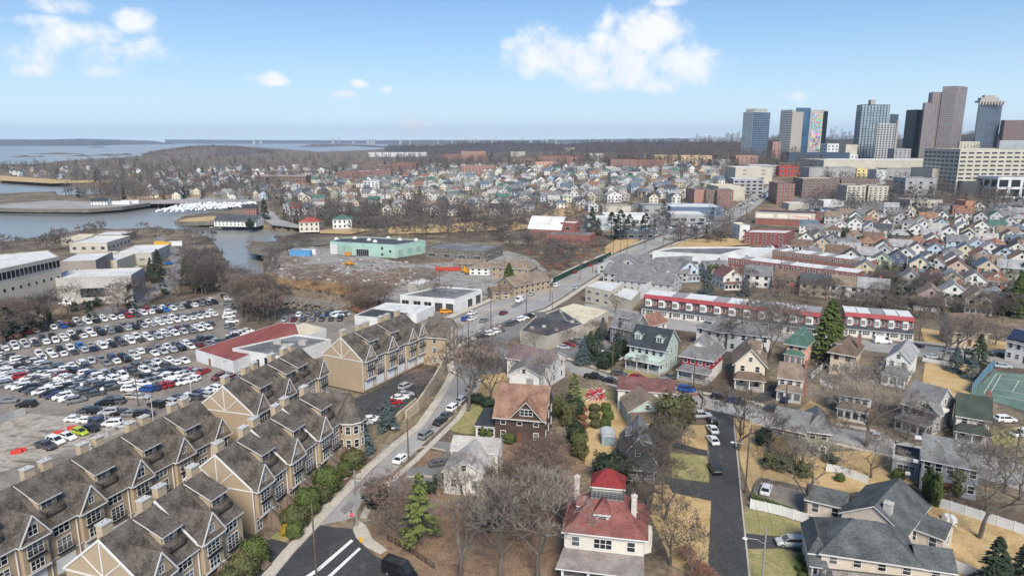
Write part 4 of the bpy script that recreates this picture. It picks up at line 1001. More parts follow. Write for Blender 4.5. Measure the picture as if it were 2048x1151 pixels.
def green_meshes(kind, var):
	k = (kind, var)
	if k not in PROTO:
		if kind == 'spruce': T, C = conifer(var, 10, 3.0, 3400, EVG); m = EVG
		elif kind == 'bluespruce': T, C = conifer(20+var, 9, 3.2, 4200, EVB, size=.4); m = EVB
		elif kind == 'pine': T, C = conifer(40+var, 13, 4.6, 2600, EVG, droop=-.05, bare=.35, size=.7, gaps=1.2); m = EVG
		elif kind == 'yellowpine': T, C = conifer(60+var, 8, 2.8, 2600, EVY, droop=.05, bare=.12, size=.42, gaps=1); m = EVY
		elif kind == 'bigfir': T, C = conifer(80+var, 17, 6.2, 7000, EVO, droop=.18, size=.75); m = EVM
		elif kind == 'arb': T, C = shrubby(var, .55, 1.6, 700, .8, .16); m = EVM
		elif kind == 'round': T, C = shrubby(10+var, 1.9, 1.9, 2600, .86, .19); m = EVM
		elif kind == 'roundo': T, C = shrubby(12+var, 1.9, 1.7, 2200, .86, .2); m = EVO
		elif kind == 'gold': T, C = shrubby(14+var, 1.9, 1.9, 2400, .82, .24, .25); m = EVGO
		elif kind == 'loose': T, C = shrubby(16+var, 1.9, 2.5, 3600, .5, .3, .45); m = EVO
		elif kind == 'dark': T, C = shrubby(18+var, 1.9, 2.1, 3400, .6, .26, .38); m = EVG
		elif kind == 'russet': T, C = shrubby(22+var, 1.5, 1.1, 1800, .8, .2, .25); m = mat('russet_leaves', (.20,.10,.06), .9, .3, 1.2)
		PROTO[k] = (T.mesh('trunk', BARK), C.mesh('crown', m), T, C, m)
	return PROTO[k]
GNAME = dict(spruce='spruce_tree', bluespruce='blue_spruce', pine='pine_tree', yellowpine='pine_tree', bigfir='fir_tree', arb='columnar_shrub', round='round_shrub', roundo='round_shrub', gold='golden_shrub', loose='evergreen_tree', dark='evergreen_tree', russet='russet_shrub')
def green(label, p, kind, var=0, sc=1.0, szf=1.0, group=None, world=False):
	x, y, z = p if world else G(*p); tm = green_meshes(kind, var)
	cat = 'shrub' if 'shrub' in GNAME[kind] else 'tree'
	t = thing(GNAME[kind], label, cat, (x, y, z), rnd.uniform(0, 6.28), group); t.scale = (sc, sc, sc*szf)
	ob('trunk', tm[0], t); ob('crown', tm[1], t); return t
# ------------------------------------------------------------------ the tan townhouses
STUC = siding('tan_clapboard', (.40,.31,.215), .2, .8, .05, .35)
STUCL = siding('light_tan_clapboard', (.46,.365,.255), .2, .8, .05, .35)
TROOF = shingle('townhouse_shingle', (.125,.108,.093), .32, .5)
UW, TD, TE, TR = 4.7, 13.5, 8.3, 13.6
SL = (TR-TE)/(TD/2)
def rail_mb(w, h=.95, proj=.4, z=0):
	mb = MB(); n = int(w/.16)
	for zz in (z+.05, z+h): mb.box(-w/2, w/2, -proj-.02, -proj+.02, zz-.03, zz+.02)
	for i in range(n+1): x = -w/2+w*i/n; mb.box(x-.012, x+.012, -proj-.012, -proj+.012, z, z+h)
	for s in (-1, 1):
		for zz in (z+.05, z+h): mb.box(s*w/2-.02, s*w/2+.02, -proj, 0, zz-.03, zz+.02)
	mb.box(-w/2, w/2, -proj, 0, z-.1, z-.02)
	return mb
def chim_part(parent, x, y):
	mb = MB(); mb.box(x-.8, x+.8, y-.55, y+.55, TR-1.6, TR+1.55); o = ob('chimney', mb.mesh('chimney', STUCL), parent)
	mb = MB(); mb.box(x-.9, x+.9, y-.65, y+.65, TR+1.55, TR+1.72)
	for s in (-.4, .4): mb.tube([(x+s,y,TR+1.7),(x+s,y,TR+2.0)], [.13,.13], 8)
	ob('chimney_cap', mb.mesh('chimney_cap', mat('cap_metal', (.5,.49,.47), .5)), o)
def town_unit(kind, ground, label):
	t = thing('townhouse', label, 'townhouse', (0,0,0), 0, 'tan townhouses in long rows')
	mb = MB(); mb.box(0, UW, 0, TD, -.5, TE)
	for x, s in ((0,-1),(UW,1)):
		P = [(x,0,TE),(x,TD,TE),(x,TD/2,TR)]; mb.poly(P if s > 0 else P[::-1])
	ob('wall', mb.mesh('wall', STUC), t)
	r = MB()
	r.slab([(0,-.5,TE-.5*SL+.2),(UW,-.5,TE-.5*SL+.2),(UW,TD/2,TR+.2),(0,TD/2,TR+.2)], .22, 0, 1)
	r.slab([(UW,TD+.5,TE-.5*SL+.2),(0,TD+.5,TE-.5*SL+.2),(0,TD/2,TR+.2),(UW,TD/2,TR+.2)], .22, 0, 1)
	ob('roof', r.mesh('roof', [TROOF, WHITE]), t)
	tr = MB(); tr.box(-.06,.06,-.16,0,.3,TE-.2); tr.box(.1,UW-.1,-.06,0,2.72,2.92); ob('trim', tr.mesh('trim', WHITE), t)
	c = UW/2
	if kind in ('G', 'H'):
		b = MB(); b.box(.45, UW-.45, -.75, 0, 2.95, TE); gz = 3.55
		b.poly([(.3,-.75,TE),(UW-.3,-.75,TE),(c,-.75,TE+gz)]); ob('bay_wall', b.mesh('bay_wall', STUC), t)
		r = MB(); pz = TE+gz
		for s in (-1, 1):
			P = [(c+s*(c+.12),-1.15,TE-.35),(c,-1.15,pz+.2),(c,(pz-TE)/SL+.2,pz+.2),(c+s*(c+.12),-.2,TE-.1)]
			if s > 0: P = P[::-1]
			r.slab(P[::-1], .2, 0, 1)
		r.slab([(.2,-1.25,TE-.25),(UW-.2,-1.25,TE-.25),(UW-.2,-.7,TE+.25),(.2,-.7,TE+.25)], .12, 0, 1)
		gr = ob('gable_roof', r.mesh('gable_roof', [TROOF, WHITE]), t)
		k = MB()
		for s in (-1, 1): k.bar((c+s*(c+.1),-1.17,TE-.38),(c,-1.17,pz+.08), .08, .22)
		k.bar((c,-.82,pz-1.3),(c,-.82,pz-.2), .1, .12); k.bar((c-.45,-.82,pz-1.2),(c+.45,-.82,pz-1.2), .1, .1)
		for s in (-1, 1): k.bar((c,-.82,pz-1.2),(c+s*.35,-.82,pz-.65), .08, .08)
		k.box(.35, UW-.35, -.85, -.75, 2.9, 3.1); k.box(.1, UW-.1, -1.27, -1.19, TE-.5, TE-.3)
		ob('gable_trim', k.mesh('gable_trim', WHITE), t)
		if kind == 'G': window(t, c, -.75, TE+.65, .8, .95, nx=2)
		else: window(t, c, -.75, TE+.5, 1.3, 1.5, nx=2)
		window(t, c, -.75, 5.65, 2.3, 2.05, nx=3, ny=4); ob('balcony', rail_mb(2.8).mesh('balcony', BLACK), t, (c, -.78, 5.45))
		window(t, c, -.75, 3.35, 1.9, 1.4, nx=3)
		chim_part(t, c-.9, TD/2+.5)
	else:
		window(t, c-.1, 0, 6.3, 2.5, 1.45, nx=3)
		window(t, c+.1, 0, 3.35, 2.2, 2.05, nx=3, ny=4); ob('balcony', rail_mb(2.7).mesh('balcony', BLACK), t, (c+.1, -.02, 3.2))
		yb = 2.3; zb = TE+yb*SL; w = 2.9
		dm = MB(); dm.box(c-w/2, c+w/2, yb, yb+4.2, zb-.2, zb+1.75); o = ob('dormer', dm.mesh('dormer', STUCL), t)
		r = MB(); r.slab([(c-w/2-.45,yb-.75,zb+1.7),(c+w/2+.45,yb-.75,zb+1.7),(c+w/2+.45,TD/2-.3,TR+.25),(c-w/2-.45,TD/2-.3,TR+.25)], .2, 0, 1); ob('dormer_roof', r.mesh('dormer_roof', [TROOF, WHITE]), o)
		win1(o, c-.2, yb, zb-.1, 1.6, 1.7, nx=2, ny=3)
		f = MB(); f.box(c-w/2, c+w/2, yb-1.5, yb, zb-1.1, zb-.75); f.box(c-w/2-.1,c-w/2+.1,yb-1.5,yb,zb-1,zb+.1); f.box(c+w/2-.1,c+w/2+.1,yb-1.5,yb,zb-1,zb+.1)
		ob('roof_deck', f.mesh('roof_deck', mat('deck_dark', (.06,.055,.05))), t)
		ob('deck_railing', rail_mb(w, .8, 0).mesh('deck_railing', BLACK), t, (c, yb-1.5, zb-.8))
		chim_part(t, c+.9, TD/2+.5)
	if ground == 'garage':
		g = MB(); g.box(.75, UW-.75, -.06, 0, 0, 2.35)
		for z in (.6,1.2,1.8): g.box(.75, UW-.75, -.075, -.05, z-.02, z+.02)
		ob('garage_door', g.mesh('garage_door', mat('garage_white', (.66,.68,.70), .5, .04)), t)
	else:
		g = MB(); g.box(.45, 1.55, -.07, 0, 2.95, 5.15); ob('door', g.mesh('door', WHITE), t) if kind == 'D2' else None
		ent = MB(); ent.box(.3, 1.9, -.02, .9, 2.7, 5.2);
		window(t, 1.15, -.02 if kind == 'D' else -.03, .5, 1.3, 1.7, nx=2)
		s = MB(); n = 13
		for i in range(n): s.box(UW-1.7, UW-.2, -1.0-.3*i-.32, -1.0-.3*i, -.1, 2.7-.2*i)
		s.box(UW-1.9, UW-.1, -1.1, 0, 0, 2.75)
		so = ob('steps', s.mesh('steps', mat('step_brown', (.22,.165,.13), .9, .2, 3)), t)
		q = MB()
		for xx in (UW-1.7, UW-.2):
			q.bar((xx,-1.0,3.65),(xx,-4.9,1.1), .05)
			for i in range(10): q.bar((xx,-1.0-.42*i,2.6-.28*i),(xx,-1.0-.42*i,3.6-.28*i), .03)
		ob('stair_railing', q.mesh('stair_railing', BLACK), t)
	return t
def end_trim(t, z=0):
	k = MB(); x = -.07; m = TD/2
	k.bar((x,-.4,TE-.35),(x,m,TR-.02), .12, .26); k.bar((x,TD+.4,TE-.35),(x,m,TR-.02), .12, .26)
	k.bar((x,0,TE-.35),(x,TD,TE-.35), .08, .24); k.bar((x,m,TE-.3),(x,m,TR-.3), .08, .2)
	k.bar((x,m,TE-.2),(x,m-3.3,TE+2.5), .08, .17); k.bar((x,m,TE-.2),(x,m+3.3,TE+2.5), .08, .17)
	ob('end_gable_trim', k.mesh('end_gable_trim', WHITE), t)
_tp = {}
def row(O, th, kinds, ground, desc, dz=None, end=True, endw=()):
	ux = (math.cos(th), math.sin(th)); s = 0
	for i, k in enumerate(kinds):
		p = (O[0]+ux[0]*s, O[1]+ux[1]*s, (dz[i] if dz else 0)); s += UW
		lb = '%s, %s from near end %s' % ({'G':'gabled tan townhouse','H':'large-windowed gabled tan townhouse','D':'tan townhouse with shed dormer'}[k], nth(i), desc)
		if (k, ground) not in _tp:
			t = town_unit(k, ground, lb); _tp[(k, ground)] = t; t.location = p; t.rotation_euler = (0,0,th)
		else:
			t = dup(_tp[(k, ground)], p, th, lb)
		for ch in [c for c in t.children if c.name.startswith('end_gable')]: bpy.data.objects.remove(ch)
		ENDS.append((t, end and (i == 0 or i in endw)))
	return s
ENDS = []
row((-48.0,78.7), R(72), 'GDGD', 'stair', 'of the foreground row', [0,0,.55,.55], endw=(2,))
row((-43.2,103.7), R(73.2), 'GDGDGD', 'stair', 'of the middle row by the street', [0,0,.5,.5,.9,.9], endw=(2,4))
row((-73.0,83.4), R(70), 'DHDGDHDGDG', 'garage', 'of the long back row', None, end=False)
row((-53.9,133.0), R(73.5), 'GDHDDG', 'garage', 'of the black driveway row', [1.3]*6)
row((-38.9,169.0), R(62.5), 'GDHDGH', 'garage', 'of the avenue row', [.9,.9,.9,.9,.9,.9])
for t, e in ENDS:
	if e: end_trim(t)
# the corner turret ending the middle row
def turret():
	c = (-43.2+math.cos(R(73.2))*30.2+1.0, 103.7+math.sin(R(73.2))*30.2)
	t = thing('corner_turret_house', 'tan corner townhouse with a round turret under a pointed brown roof', 'townhouse', (c[0], c[1], 0), 0, None)
	mb = MB(); n = 10; r = 2.7
	mb.prism([(r*math.cos(2*math.pi*k/n), r*math.sin(2*math.pi*k/n)) for k in range(n)], -.4, 9.0); ob('wall', mb.mesh('wall', STUC), t)
	m2 = MB(); m2.loft([[(q*math.cos(2*math.pi*k/n), q*math.sin(2*math.pi*k/n), z) for k in range(n)] for q, z in ((3.25,8.75),(3.2,9.0),(2.3,10.4),(1.1,12.6),(.05,14.6))]); ob('roof', m2.mesh('roof', TROOF), t)
	m3 = MB(); m3.loft([[(q*math.cos(2*math.pi*k/n), q*math.sin(2*math.pi*k/n), z) for k in range(n)] for q, z in ((3.28,8.55),(3.28,8.8))]); ob('fascia', m3.mesh('fascia', WHITE), t)
	for k in (5.5, 6.5, 7.5, 8.5, 9.5):
		a = 2*math.pi*k/n; x, y = math.cos(a)*r*.955, math.sin(a)*r*.955
		for z in (3.4, 6.3): window(t, x, y, z, .9, 1.6, a+R(90))
	b = MB(); b.box(-7.5,-1.5,-1.5,8,-.4,8.9); ob('rear_wall', b.mesh('rear_wall', STUC), t)
	r_ = roof_mb(7, 10, 8.9, 4, 'gx', .4); m4 = MB(); m4.add(r_, (-4.5,3.2,0)); ob('rear_roof', m4.mesh('rear_roof', [TROOF, WHITE]), t)
turret()
loc, th, w = fr((852,674),(883,676), 8.6, 13)
t = house('tan end townhouse with a broad dark roof where the street meets the avenue', (loc[0],loc[1],0), th, 7.0, 12, 8.7, 4.2, 'gx', STUC, TROOF, near=True, wins=1, side=3, door=False, name='townhouse', cat='townhouse', storeys=3, group='tan townhouses in long rows')
# stucco retaining wall with doors, below the court
def wall_run(name, label, pts, h, m, th=.35, cat='wall', cap=None, posts=None, z=0.0, postm=None, panels=None, world=False, group=None):
	P = [tuple(p[:2]) for p in pts] if world else [G(*p)[:2] for p in pts]
	g0 = hgt(*P[0]); t = thing(name, label, cat, (P[0][0], P[0][1], g0), 0, group); Q = [(x-P[0][0], y-P[0][1], hgt(x,y)-g0) for x, y in P]
	if not isinstance(h, (list, tuple)): h = [h]*len(Q)
	if panels:
		for i in range(len(Q)-1):
			L = math.dist(Q[i][:2], Q[i+1][:2]); n = max(1, round(L/panels)); ux, uy = (Q[i+1][0]-Q[i][0])/L, (Q[i+1][1]-Q[i][1])/L; l = L/n
			key = (name, round(l,2), h[i], m.name)
			if key not in _wc:
				mb = MB(); mb.box(.06, l-.06, -th/2, th/2, .05, h[i]); a = mb.mesh('panel', m); mb = MB(); mb.box(-.07,.07,-.07,.07,-.2,h[i]+.12); _wc[key] = (a, mb.mesh('post', postm or m))
			for k in range(n):
				x, y = Q[i][0]+ux*l*k, Q[i][1]+uy*l*k; zz = hgt(P[0][0]+x, P[0][1]+y)-g0
				ob('panel', _wc[key][0], t, (x, y, zz), math.atan2(uy, ux)); ob('post', _wc[key][1], t, (x, y, zz))
		return t
	mb = MB()
	for i in range(len(Q)-1):
		a, b = Q[i], Q[i+1]; d = math.dist(a[:2], b[:2]); nx, ny = -(b[1]-a[1])/d*th/2, (b[0]-a[0])/d*th/2
		k = len(mb.v);
		for p, hh in ((a,h[i]),(b,h[i+1])):
			mb.v += [(p[0]+nx,p[1]+ny,p[2]-.3),(p[0]-nx,p[1]-ny,p[2]-.3),(p[0]-nx,p[1]-ny,p[2]+hh),(p[0]+nx,p[1]+ny,p[2]+hh)]
		for f in ((0,4,5,1),(1,5,6,2),(2,6,7,3),(3,7,4,0),(0,1,2,3),(7,6,5,4)): mb.f.append(tuple(k+j for j in f)); mb.m.append(0)
	ob(name.split('_')[-1]+'_body', mb.mesh('wall_body', m), t)
	return t
STW = mat2('stucco_wall', [(.40,.33,.23),(.48,.40,.285),(.54,.46,.34)], .3, fine=1.5, fineamt=.12, bump=.1)
wall_run('retaining_wall', 'long cream stucco retaining wall curving beside the street sidewalk', [(893,728),(884,752),(866,782),(836,822),(812,838)], [4.2,4.0,3.6,2.8,2.2], STW, .5)
wall_run('retaining_wall', 'low cream stucco wall along the parked cars of the black court', [(833,812),(800,838),(770,862)], [2.2,2.0,1.3], STW, .4)
wall_run('retaining_wall', 'short cream stucco wall beside the townhouse drive near the spruces', [(722,866),(735,880),(716,900)], [1.0,1.0,1.0], STW, .4)
# ------------------------------------------------------------------ houses near the camera
ROOFRED = shingle('faded_red_shingle', (.26,.105,.092), .5, .2)
def red_mansion():
	(x,y,_), th, w = fr((1122,1061),(1297,1080), 7.4, 0)
	bl = W(1144,994,7.4); a = W(1122,1061,7.4); d = math.dist(a, bl)*.98
	cx = x-math.sin(th)*d/2; cy = y+math.cos(th)*d/2
	t = thing('mansion', 'cream house with a broad faded red hip roof, black roof deck and red cupola', 'house', (cx,cy,0), th)
	w0, d0 = w-1.1, d-1.1
	CR = siding('cream_clapboard', (.66,.62,.53), .2)
	mb = MB(); mb.box(-w0/2,w0/2,-d0/2,d0/2,-.5,7.1); ob('wall', mb.mesh('wall', CR), t)
	dw, dd, dz = 5.0, 2.4, 10.9; dy = .5
	r = MB(); A = [(-w/2,-d/2,7.3),(w/2,-d/2,7.3),(w/2,d/2,7.3),(-w/2,d/2,7.3)]
	M1 = [(-w/2*.74,-d/2*.74,8.5),(w/2*.74,-d/2*.74,8.5),(w/2*.74,d/2*.74,8.5),(-w/2*.74,d/2*.74,8.5)]
	D = [(-dw/2,dy-dd/2,dz),(dw/2,dy-dd/2,dz),(dw/2,dy+dd/2,dz),(-dw/2,dy+dd/2,dz)]
	for P, Q in ((A, M1), (M1, D)):
		for k in range(4): r.poly([P[k],P[(k+1)%4],Q[(k+1)%4],Q[k]], 0)
	r.poly(D, 0); r.poly([(a_,b_,7.25) for a_,b_,c_ in A[::-1]], 1)
	for k in range(4):
		p, q = A[k], A[(k+1)%4]; r.poly([(p[0],p[1],7.05),(q[0],q[1],7.05),(q[0],q[1],7.3),(p[0],p[1],7.3)], 1)
	ob('roof', r.mesh('roof', [ROOFRED, WHITE]), t)
	k = MB(); k.box(-dw/2-.1,dw/2+.1,dy-dd/2-.1,dy+dd/2+.1,dz,dz+.12); ob('deck', k.mesh('deck', mat('deck_grey', (.22,.22,.21), .8, .2, 2)), t)
	k = MB()
	for yy in (dy-dd/2, dy+dd/2):
		for zz in (.35,.7,1.0): k.box(-dw/2,dw/2,yy-.03,yy+.03,dz+zz,dz+zz+.05)
	for i in range(9): xx = -dw/2+dw*i/8; k.box(xx-.04,xx+.04,dy-dd/2-.04,dy-dd/2+.04,dz,dz+1.2)
	for xx in (-dw/2, dw/2): k.box(xx-.03,xx+.03,dy-dd/2,dy+dd/2,dz+.9,dz+1.0); k.box(xx-.05,xx+.05,dy-dd/2,dy-dd/2+.1,dz,dz+1.7)
	ob('deck_railing', k.mesh('deck_railing', BLACK), t)
	q = MB(); q.box(-2.3,2.3,dy+dd/2,dy+dd/2+3.6,8,dz+1.0); ob('cupola_wall', q.mesh('cupola_wall', CR), t)
	q = MB(); q.add(roof_mb(4.6,3.6,dz+1.0,1.9,'hip',.45), (0,dy+dd/2+1.8,0)); ob('cupola_roof', q.mesh('cupola_roof', [mat('deep_red_shingle', (.20,.028,.028), .9, .25, 1.5), WHITE]), t)
	dormer(t, -.5, -d/2+1.9, 8.3, 2.1, 1.8, 2.5, CR, ROOFRED, 'hip', 0, 1, 1.6)
	dormer(t, -w/2+2.0, .5, 8.3, 2.0, 1.2, 2.5, CR, ROOFRED, 'gable', R(-90), 1, .9)
	dormer(t, w/2-2.0, .5, 8.3, 2.0, 1.2, 2.5, CR, ROOFRED, 'gable', R(90), 1, .9)
	chimney(t, w/2-2.3, -1.2, 8, 12.4, .8, .6, mat('painted_brick', (.52,.48,.43), .9, .2, 2)); chimney(t, -w/2+1.6, 2.5, 8, 12.8, .8, .6, MATS['painted_brick'])
	for xx, ww, nx in ((-4.3,1.1,1),(-.2,2.6,3),(4.0,1.1,1)): window(t, xx, -d0/2, 4.9, ww, 1.5, 0, nx)
	for xx in (-3.9,0,3.9): window(t, xx, -d0/2, 1.2, 1.2, 1.6)
	bw = MB(); bw.prism([(w0/2,-2.8),(w0/2+1.1,-2.0),(w0/2+1.1,.2),(w0/2,1.0)], 3.6, 6.7); ob('bay_window_wall', bw.mesh('bay_window_wall', CR), t)
	window(t, w0/2+1.1, -.9, 4.5, 1.3, 1.5, R(90));
	for yy in (-4, 3.5): window(t, w0/2, yy, 4.9, 1.0, 1.5, R(90)); window(t, -w0/2, yy, 4.9, 1.0, 1.5, R(-90))
	p = MB(); y0 = -d0/2-3.6; p.box(-w0/2-.2,w0/2,y0,-d0/2,-.4,.8); ob('porch_floor', p.mesh('porch_floor', mat('porch_floor', (.33,.30,.27))), t)
	p = MB(); p.slab([(-w0/2-.9,y0-.5,3.45),(w0/2+.2,y0-.5,3.45),(w0/2,-d0/2,4.35),(-w0/2-.2,-d0/2,4.35)], .2, 0, 1); ob('porch_roof', p.mesh('porch_roof', [shingle('weathered_grey_mauve', (.27,.235,.22), .6), WHITE]), t)
	pm = MB(); pm.box(-.18,.18,-.18,.18,.8,3.35); pme = pm.mesh('porch_post', WHITE)
	for i in range(4): ob('porch_post', pme, t, (-w0/2+.1+(w0-.4)*i/3, y0+.2, 0))
	p = MB(); p.box(-w0/2,w0/2-.2,y0+.15,y0+.25,1.75,1.85)
	for i in range(40): xx = -w0/2+w0*i/40; p.box(xx-.03,xx+.03,y0+.17,y0+.23,.8,1.75)
	ob('railing', p.mesh('railing', WHITE), t)
red_mansion()
def H(label, p1, p2, z, d, rh, kind, wall, roof, **k):
	sh = k.pop('shrink', 1.0)
	loc, th, w = fr(p1, p2, z, d); w -= sh
	dy = k.pop('dy', 0)
	if dy: loc = (loc[0]-math.sin(th)*dy, loc[1]+math.cos(th)*dy, 0)
	return house(label, loc, th, w, d-.6, z, rh, kind, wall, roof, **k)
CH = lambda x, y, z0, z1, **k: (x, y, z0, z1, k.get('w', .9), k.get('d', .7), k.get('m'))
# white ranch in two blocks
H('white ranch house with pale grey roofs beside the curved street', (896,900),(1000,908), 5.4, 6.5, 1.7, 'gx', 'off-white', 'pale', wins=2, side=1, storeys=2, ov=.3)
def ranch_wing():
	loc, th, w = fr((883,941),(973,949), 4.6, 9.5)
	t = house('white front wing of the ranch house with a low pale grey gable roof', loc, th, w-.8, 9.5, 4.6, 2.3, 'gy', 'off-white', 'pale', wins=2, side=2, storeys=1, ov=.45, door=False, name='house_wing')
ranch_wing()
# brown shingled house with a rust roof
BRW = siding('dark_brown_shingle_wall', (.085,.062,.05), .25, .95, .3)
RUST = shingle('rust_shingle', (.28,.165,.12), .5, .3)
loc, th, w = fr((986,829),(1092,838), 6.2, 12)
t = house('brown shingled house with a big rust-orange roof and front cross gable', loc, th, w-.8, 11.5, 6.2, 5.2, 'gx', BRW, RUST, wins=3, side=3, ov=.7)
def crossg(t, cx, w, yf, h, rh, depth, wm, rm, wn=3):
	b = MB(); b.box(cx-w/2,cx+w/2,yf,yf+depth,h-.5,h); b.poly([(cx-w/2,yf,h),(cx+w/2,yf,h),(cx,yf,h+rh)]); ob('cross_gable', b.mesh('cross_gable', wm), t)
	r = MB()
	for s in (-1,1):
		P = [(cx+s*(w/2+.5), yf-.6, h-.5*rh/(w/2)+.18),(cx+s*(w/2+.5), yf+depth*.25, h-.5*rh/(w/2)+.18),(cx, yf+depth, h+rh+.18),(cx, yf-.6, h+rh+.18)]
		if s < 0: P = P[::-1]
		r.slab(P, .2, 0, 1)
	ob('cross_gable_roof', r.mesh('cross_gable_roof', [rm, WHITE]), t)
	window(t, cx, yf, h+.5, w*.4, 1.3, nx=wn)
crossg(t, 1.6, 6.6, -6.3, 6.3, 3.6, 6, BRW, RUST)
chimney(t, 1.0, .6, 9, 12.6, 1.4, .9, mat('stone_chimney', (.30,.28,.26), .9, .2, 3))
sr = MB(); sr.box(-w/2-4.2,-w/2+.4,-5.2,3,-.3,3.0); ob('sunroom_wall', sr.mesh('sunroom_wall', wallm('off-white')), t)
sr = MB(); sr.slab([(-w/2-4.5,-5.5,3.1),(-w/2+.4,-5.5,3.1),(-w/2+.4,3.3,3.9),(-w/2-4.5,3.3,3.9)], .2, 0, 1); ob('sunroom_roof', sr.mesh('sunroom_roof', [roofm('charcoal'), WHITE]), t)
window(t, -w/2-1.9, -5.2, .8, 3.6, 1.7, nx=5)
# white house with mauve roof and gable wing
loc, th, w = fr((1017,714),(1097,729), 6.0, 9)
t = house('white house with a mauve-brown gable roof beside the small lawn', loc, th, w+1, 9, 6.0, 2.4, 'gx', 'white', 'mauve', wins=2, side=2)
loc, th, w = fr((1016,747),(1079,752), 5.0, 9)
house('white gable-fronted wing with a grey roof, before the mauve-roofed house', loc, th, w-.4, 8.5, 5.0, 2.2, 'gy', 'white', 'grey', wins=0, side=1, door=False, name='house_wing')
# ranch with maroon roof and the cottage in front
H('cream house with a long maroon roof facing the street corner', (1232,778),(1353,787), 5.6, 8.5, 1.9, 'gx', 'off-white', 'maroon', wins=3, side=2, ov=.4)
loc, th, w = fr((1257,823),(1332,822), 4.2, 9)
t = house('pale cottage with a tan-orange gable roof behind the maroon-roofed house', loc, th, w-.6, 9, 4.2, 2.6, 'gy', 'mint green', 'tan', wins=0, side=1, storeys=1, door=False, porch=dict(d=3.4, h=2.7, rise=1.3, roof='brown', closed=True, hip=False))
# blue cape
BLU = siding('slate_blue_clapboard', (.105,.14,.185), .2)
loc, th, w = fr((1238,915),(1313,921), 3.4, 12)
t = house('slate blue cape house with a steep grey roof and white-edged gable', loc, th, w-.5, 12, 3.4, 4.4, 'gy', BLU, 'grey', wins=2, side=2, storeys=1, door=False, porch=dict(d=2.6, h=2.4, rise=.9, hip=False))
dormer(t, w/2-1.4, -1.5, 4.4, 4.5, 1.7, 3.0, BLU, roofm('grey'), 'shed', R(90), 2, .9); dormer(t, -w/2+1.4, 1.0, 4.4, 4.0, 1.7, 3.0, BLU, roofm('grey'), 'shed', R(-90), 2, .9)
# garden shed
def shed():
	loc, th, w = fr((1204,872),(1232,872), 2.2, 3.6)
	t = thing('garden_shed', 'small pale blue metal shed with a rounded grey roof in the yard', 'shed', loc, th)
	mb = MB(); mb.box(-w/2,w/2,-1.8,1.8,0,2.1); ob('wall', mb.mesh('wall', mat('shed_blue', (.25,.33,.38), .6)), t)
	r = MB(); A = [(-1,0),(-.8,.45),(-.4,.75),(0,.85),(.4,.75),(.8,.45),(1,0)]
	for (a,b),(c,d) in zip(A, A[1:]): r.poly([(a*w/2*1.06,-2,2.1+b),(c*w/2*1.06,-2,2.1+d),(c*w/2*1.06,2,2.1+d),(a*w/2*1.06,2,2.1+b)])
	r.poly([(a*w/2,-1.85,2.1+b) for a,b in A]); r.poly([(a*w/2,1.85,2.1+b) for a,b in A[::-1]]); ob('roof', r.mesh('roof', mat('shed_roof', (.45,.46,.47), .5)), t)
	for s in (-1,1): mb = MB(); mb.box(s*.5-.45,s*.5+.45,-1.86,-1.8,.1,1.95); ob('door', mb.mesh('door', mat('shed_door', (.20,.27,.32), .6)), t)
shed()
# the row across the street
MINT = siding('mint_clapboard', (.47,.58,.53), .2)
loc, th, w = fr((1257,686),(1331,699), 7.2, 11)
t = house('mint green three-storey house with a dark slate roof, two dormers and full porch', loc, th, w-.6, 10.5, 7.2, 4.4, 'gx', MINT, 'charcoal', wins=5, side=3, ov=.8, porch=dict(d=3.0, h=3.2, deck=True))
for x in (-3.4, 3.2): dormer(t, x, -4.0, 8.4, 2.1, 1.7, 2.6, MINT, roofm('charcoal'), 'gable', 0, 2)
REDW = siding('red_clapboard', (.33,.035,.05), .2)
loc, th, w = fr((1360,708),(1426,719), 6.6, 12)
t = house('red and white house with a tall grey hip roof and wide front porch', loc, th, w-.8, 11, 6.6, 5.2, 'hip', REDW, 'grey', wins=4, side=3, ov=.8, porch=dict(d=3.4, h=3.0, roof='grey'), fm=WHITE)
b = MB(); b.box(-w/2+.36, w/2-.36, -5.54, 5.54, -.4, 3.4); ob('lower_wall', b.mesh('lower_wall', wallm('white')), t)
dormer(t, 0, -3.8, 7.6, 2.8, 1.7, 3.2, wallm('white'), roofm('grey'), 'gable', 0, 3); dormer(t, w/2-2.2, 0, 7.6, 2.6, 1.7, 3, wallm('white'), roofm('grey'), 'gable', R(90), 2)
loc, th, w = fr((1468,725),(1534,731), 6.6, 13)
t = house('cream front-gabled house with a brown roof and brown porch roof', loc, th, w-.8, 12.5, 6.6, 4.0, 'gy', siding('pale_cream_clapboard', (.68,.60,.47), .2), 'tan', wins=2, side=3, ov=.8, porch=dict(d=3.2, h=3.1, roof='brown', rise=1.2), dormers=())
dormer(t, w/2-1.6, 1, 7, 4.5, 2.2, 3, siding('pale_cream_clapboard', (.68,.60,.47), .2), roofm('tan'), 'gable', R(90), 2)
t = H('white colonial house with a tan roof and tall red brick side chimney', (1553,753),(1610,761), 5.6, 8.5, 2.8, 'gx', 'off-white', 'tan', wins=3, side=2, porch=dict(d=2.4, h=2.8, roof='tan', closed=True, rise=1.0)); chimney(t, 3.25, -.5, 0, 9.6, .8, 1.6)
PNK = mat2('pink_stucco', [(.66,.37,.29),(.72,.42,.33),(.78,.47,.38)], .3, fine=2, fineamt=.08, bump=.1)
t = H('pink stucco house with a dark green pyramid roof and small green entry roof', (1571,682),(1613,689), 6.6, 10, 3.6, 'hip', PNK, 'green', wins=2, side=3, ov=.9, porch=dict(d=2.0, w=5, h=3.2, rise=1.0, closed=True)); dormer(t, 0, -3.0, 7.6, 2.0, 1.3, 2.4, PNK, roofm('green'), 'shed', 0, 2, .5)
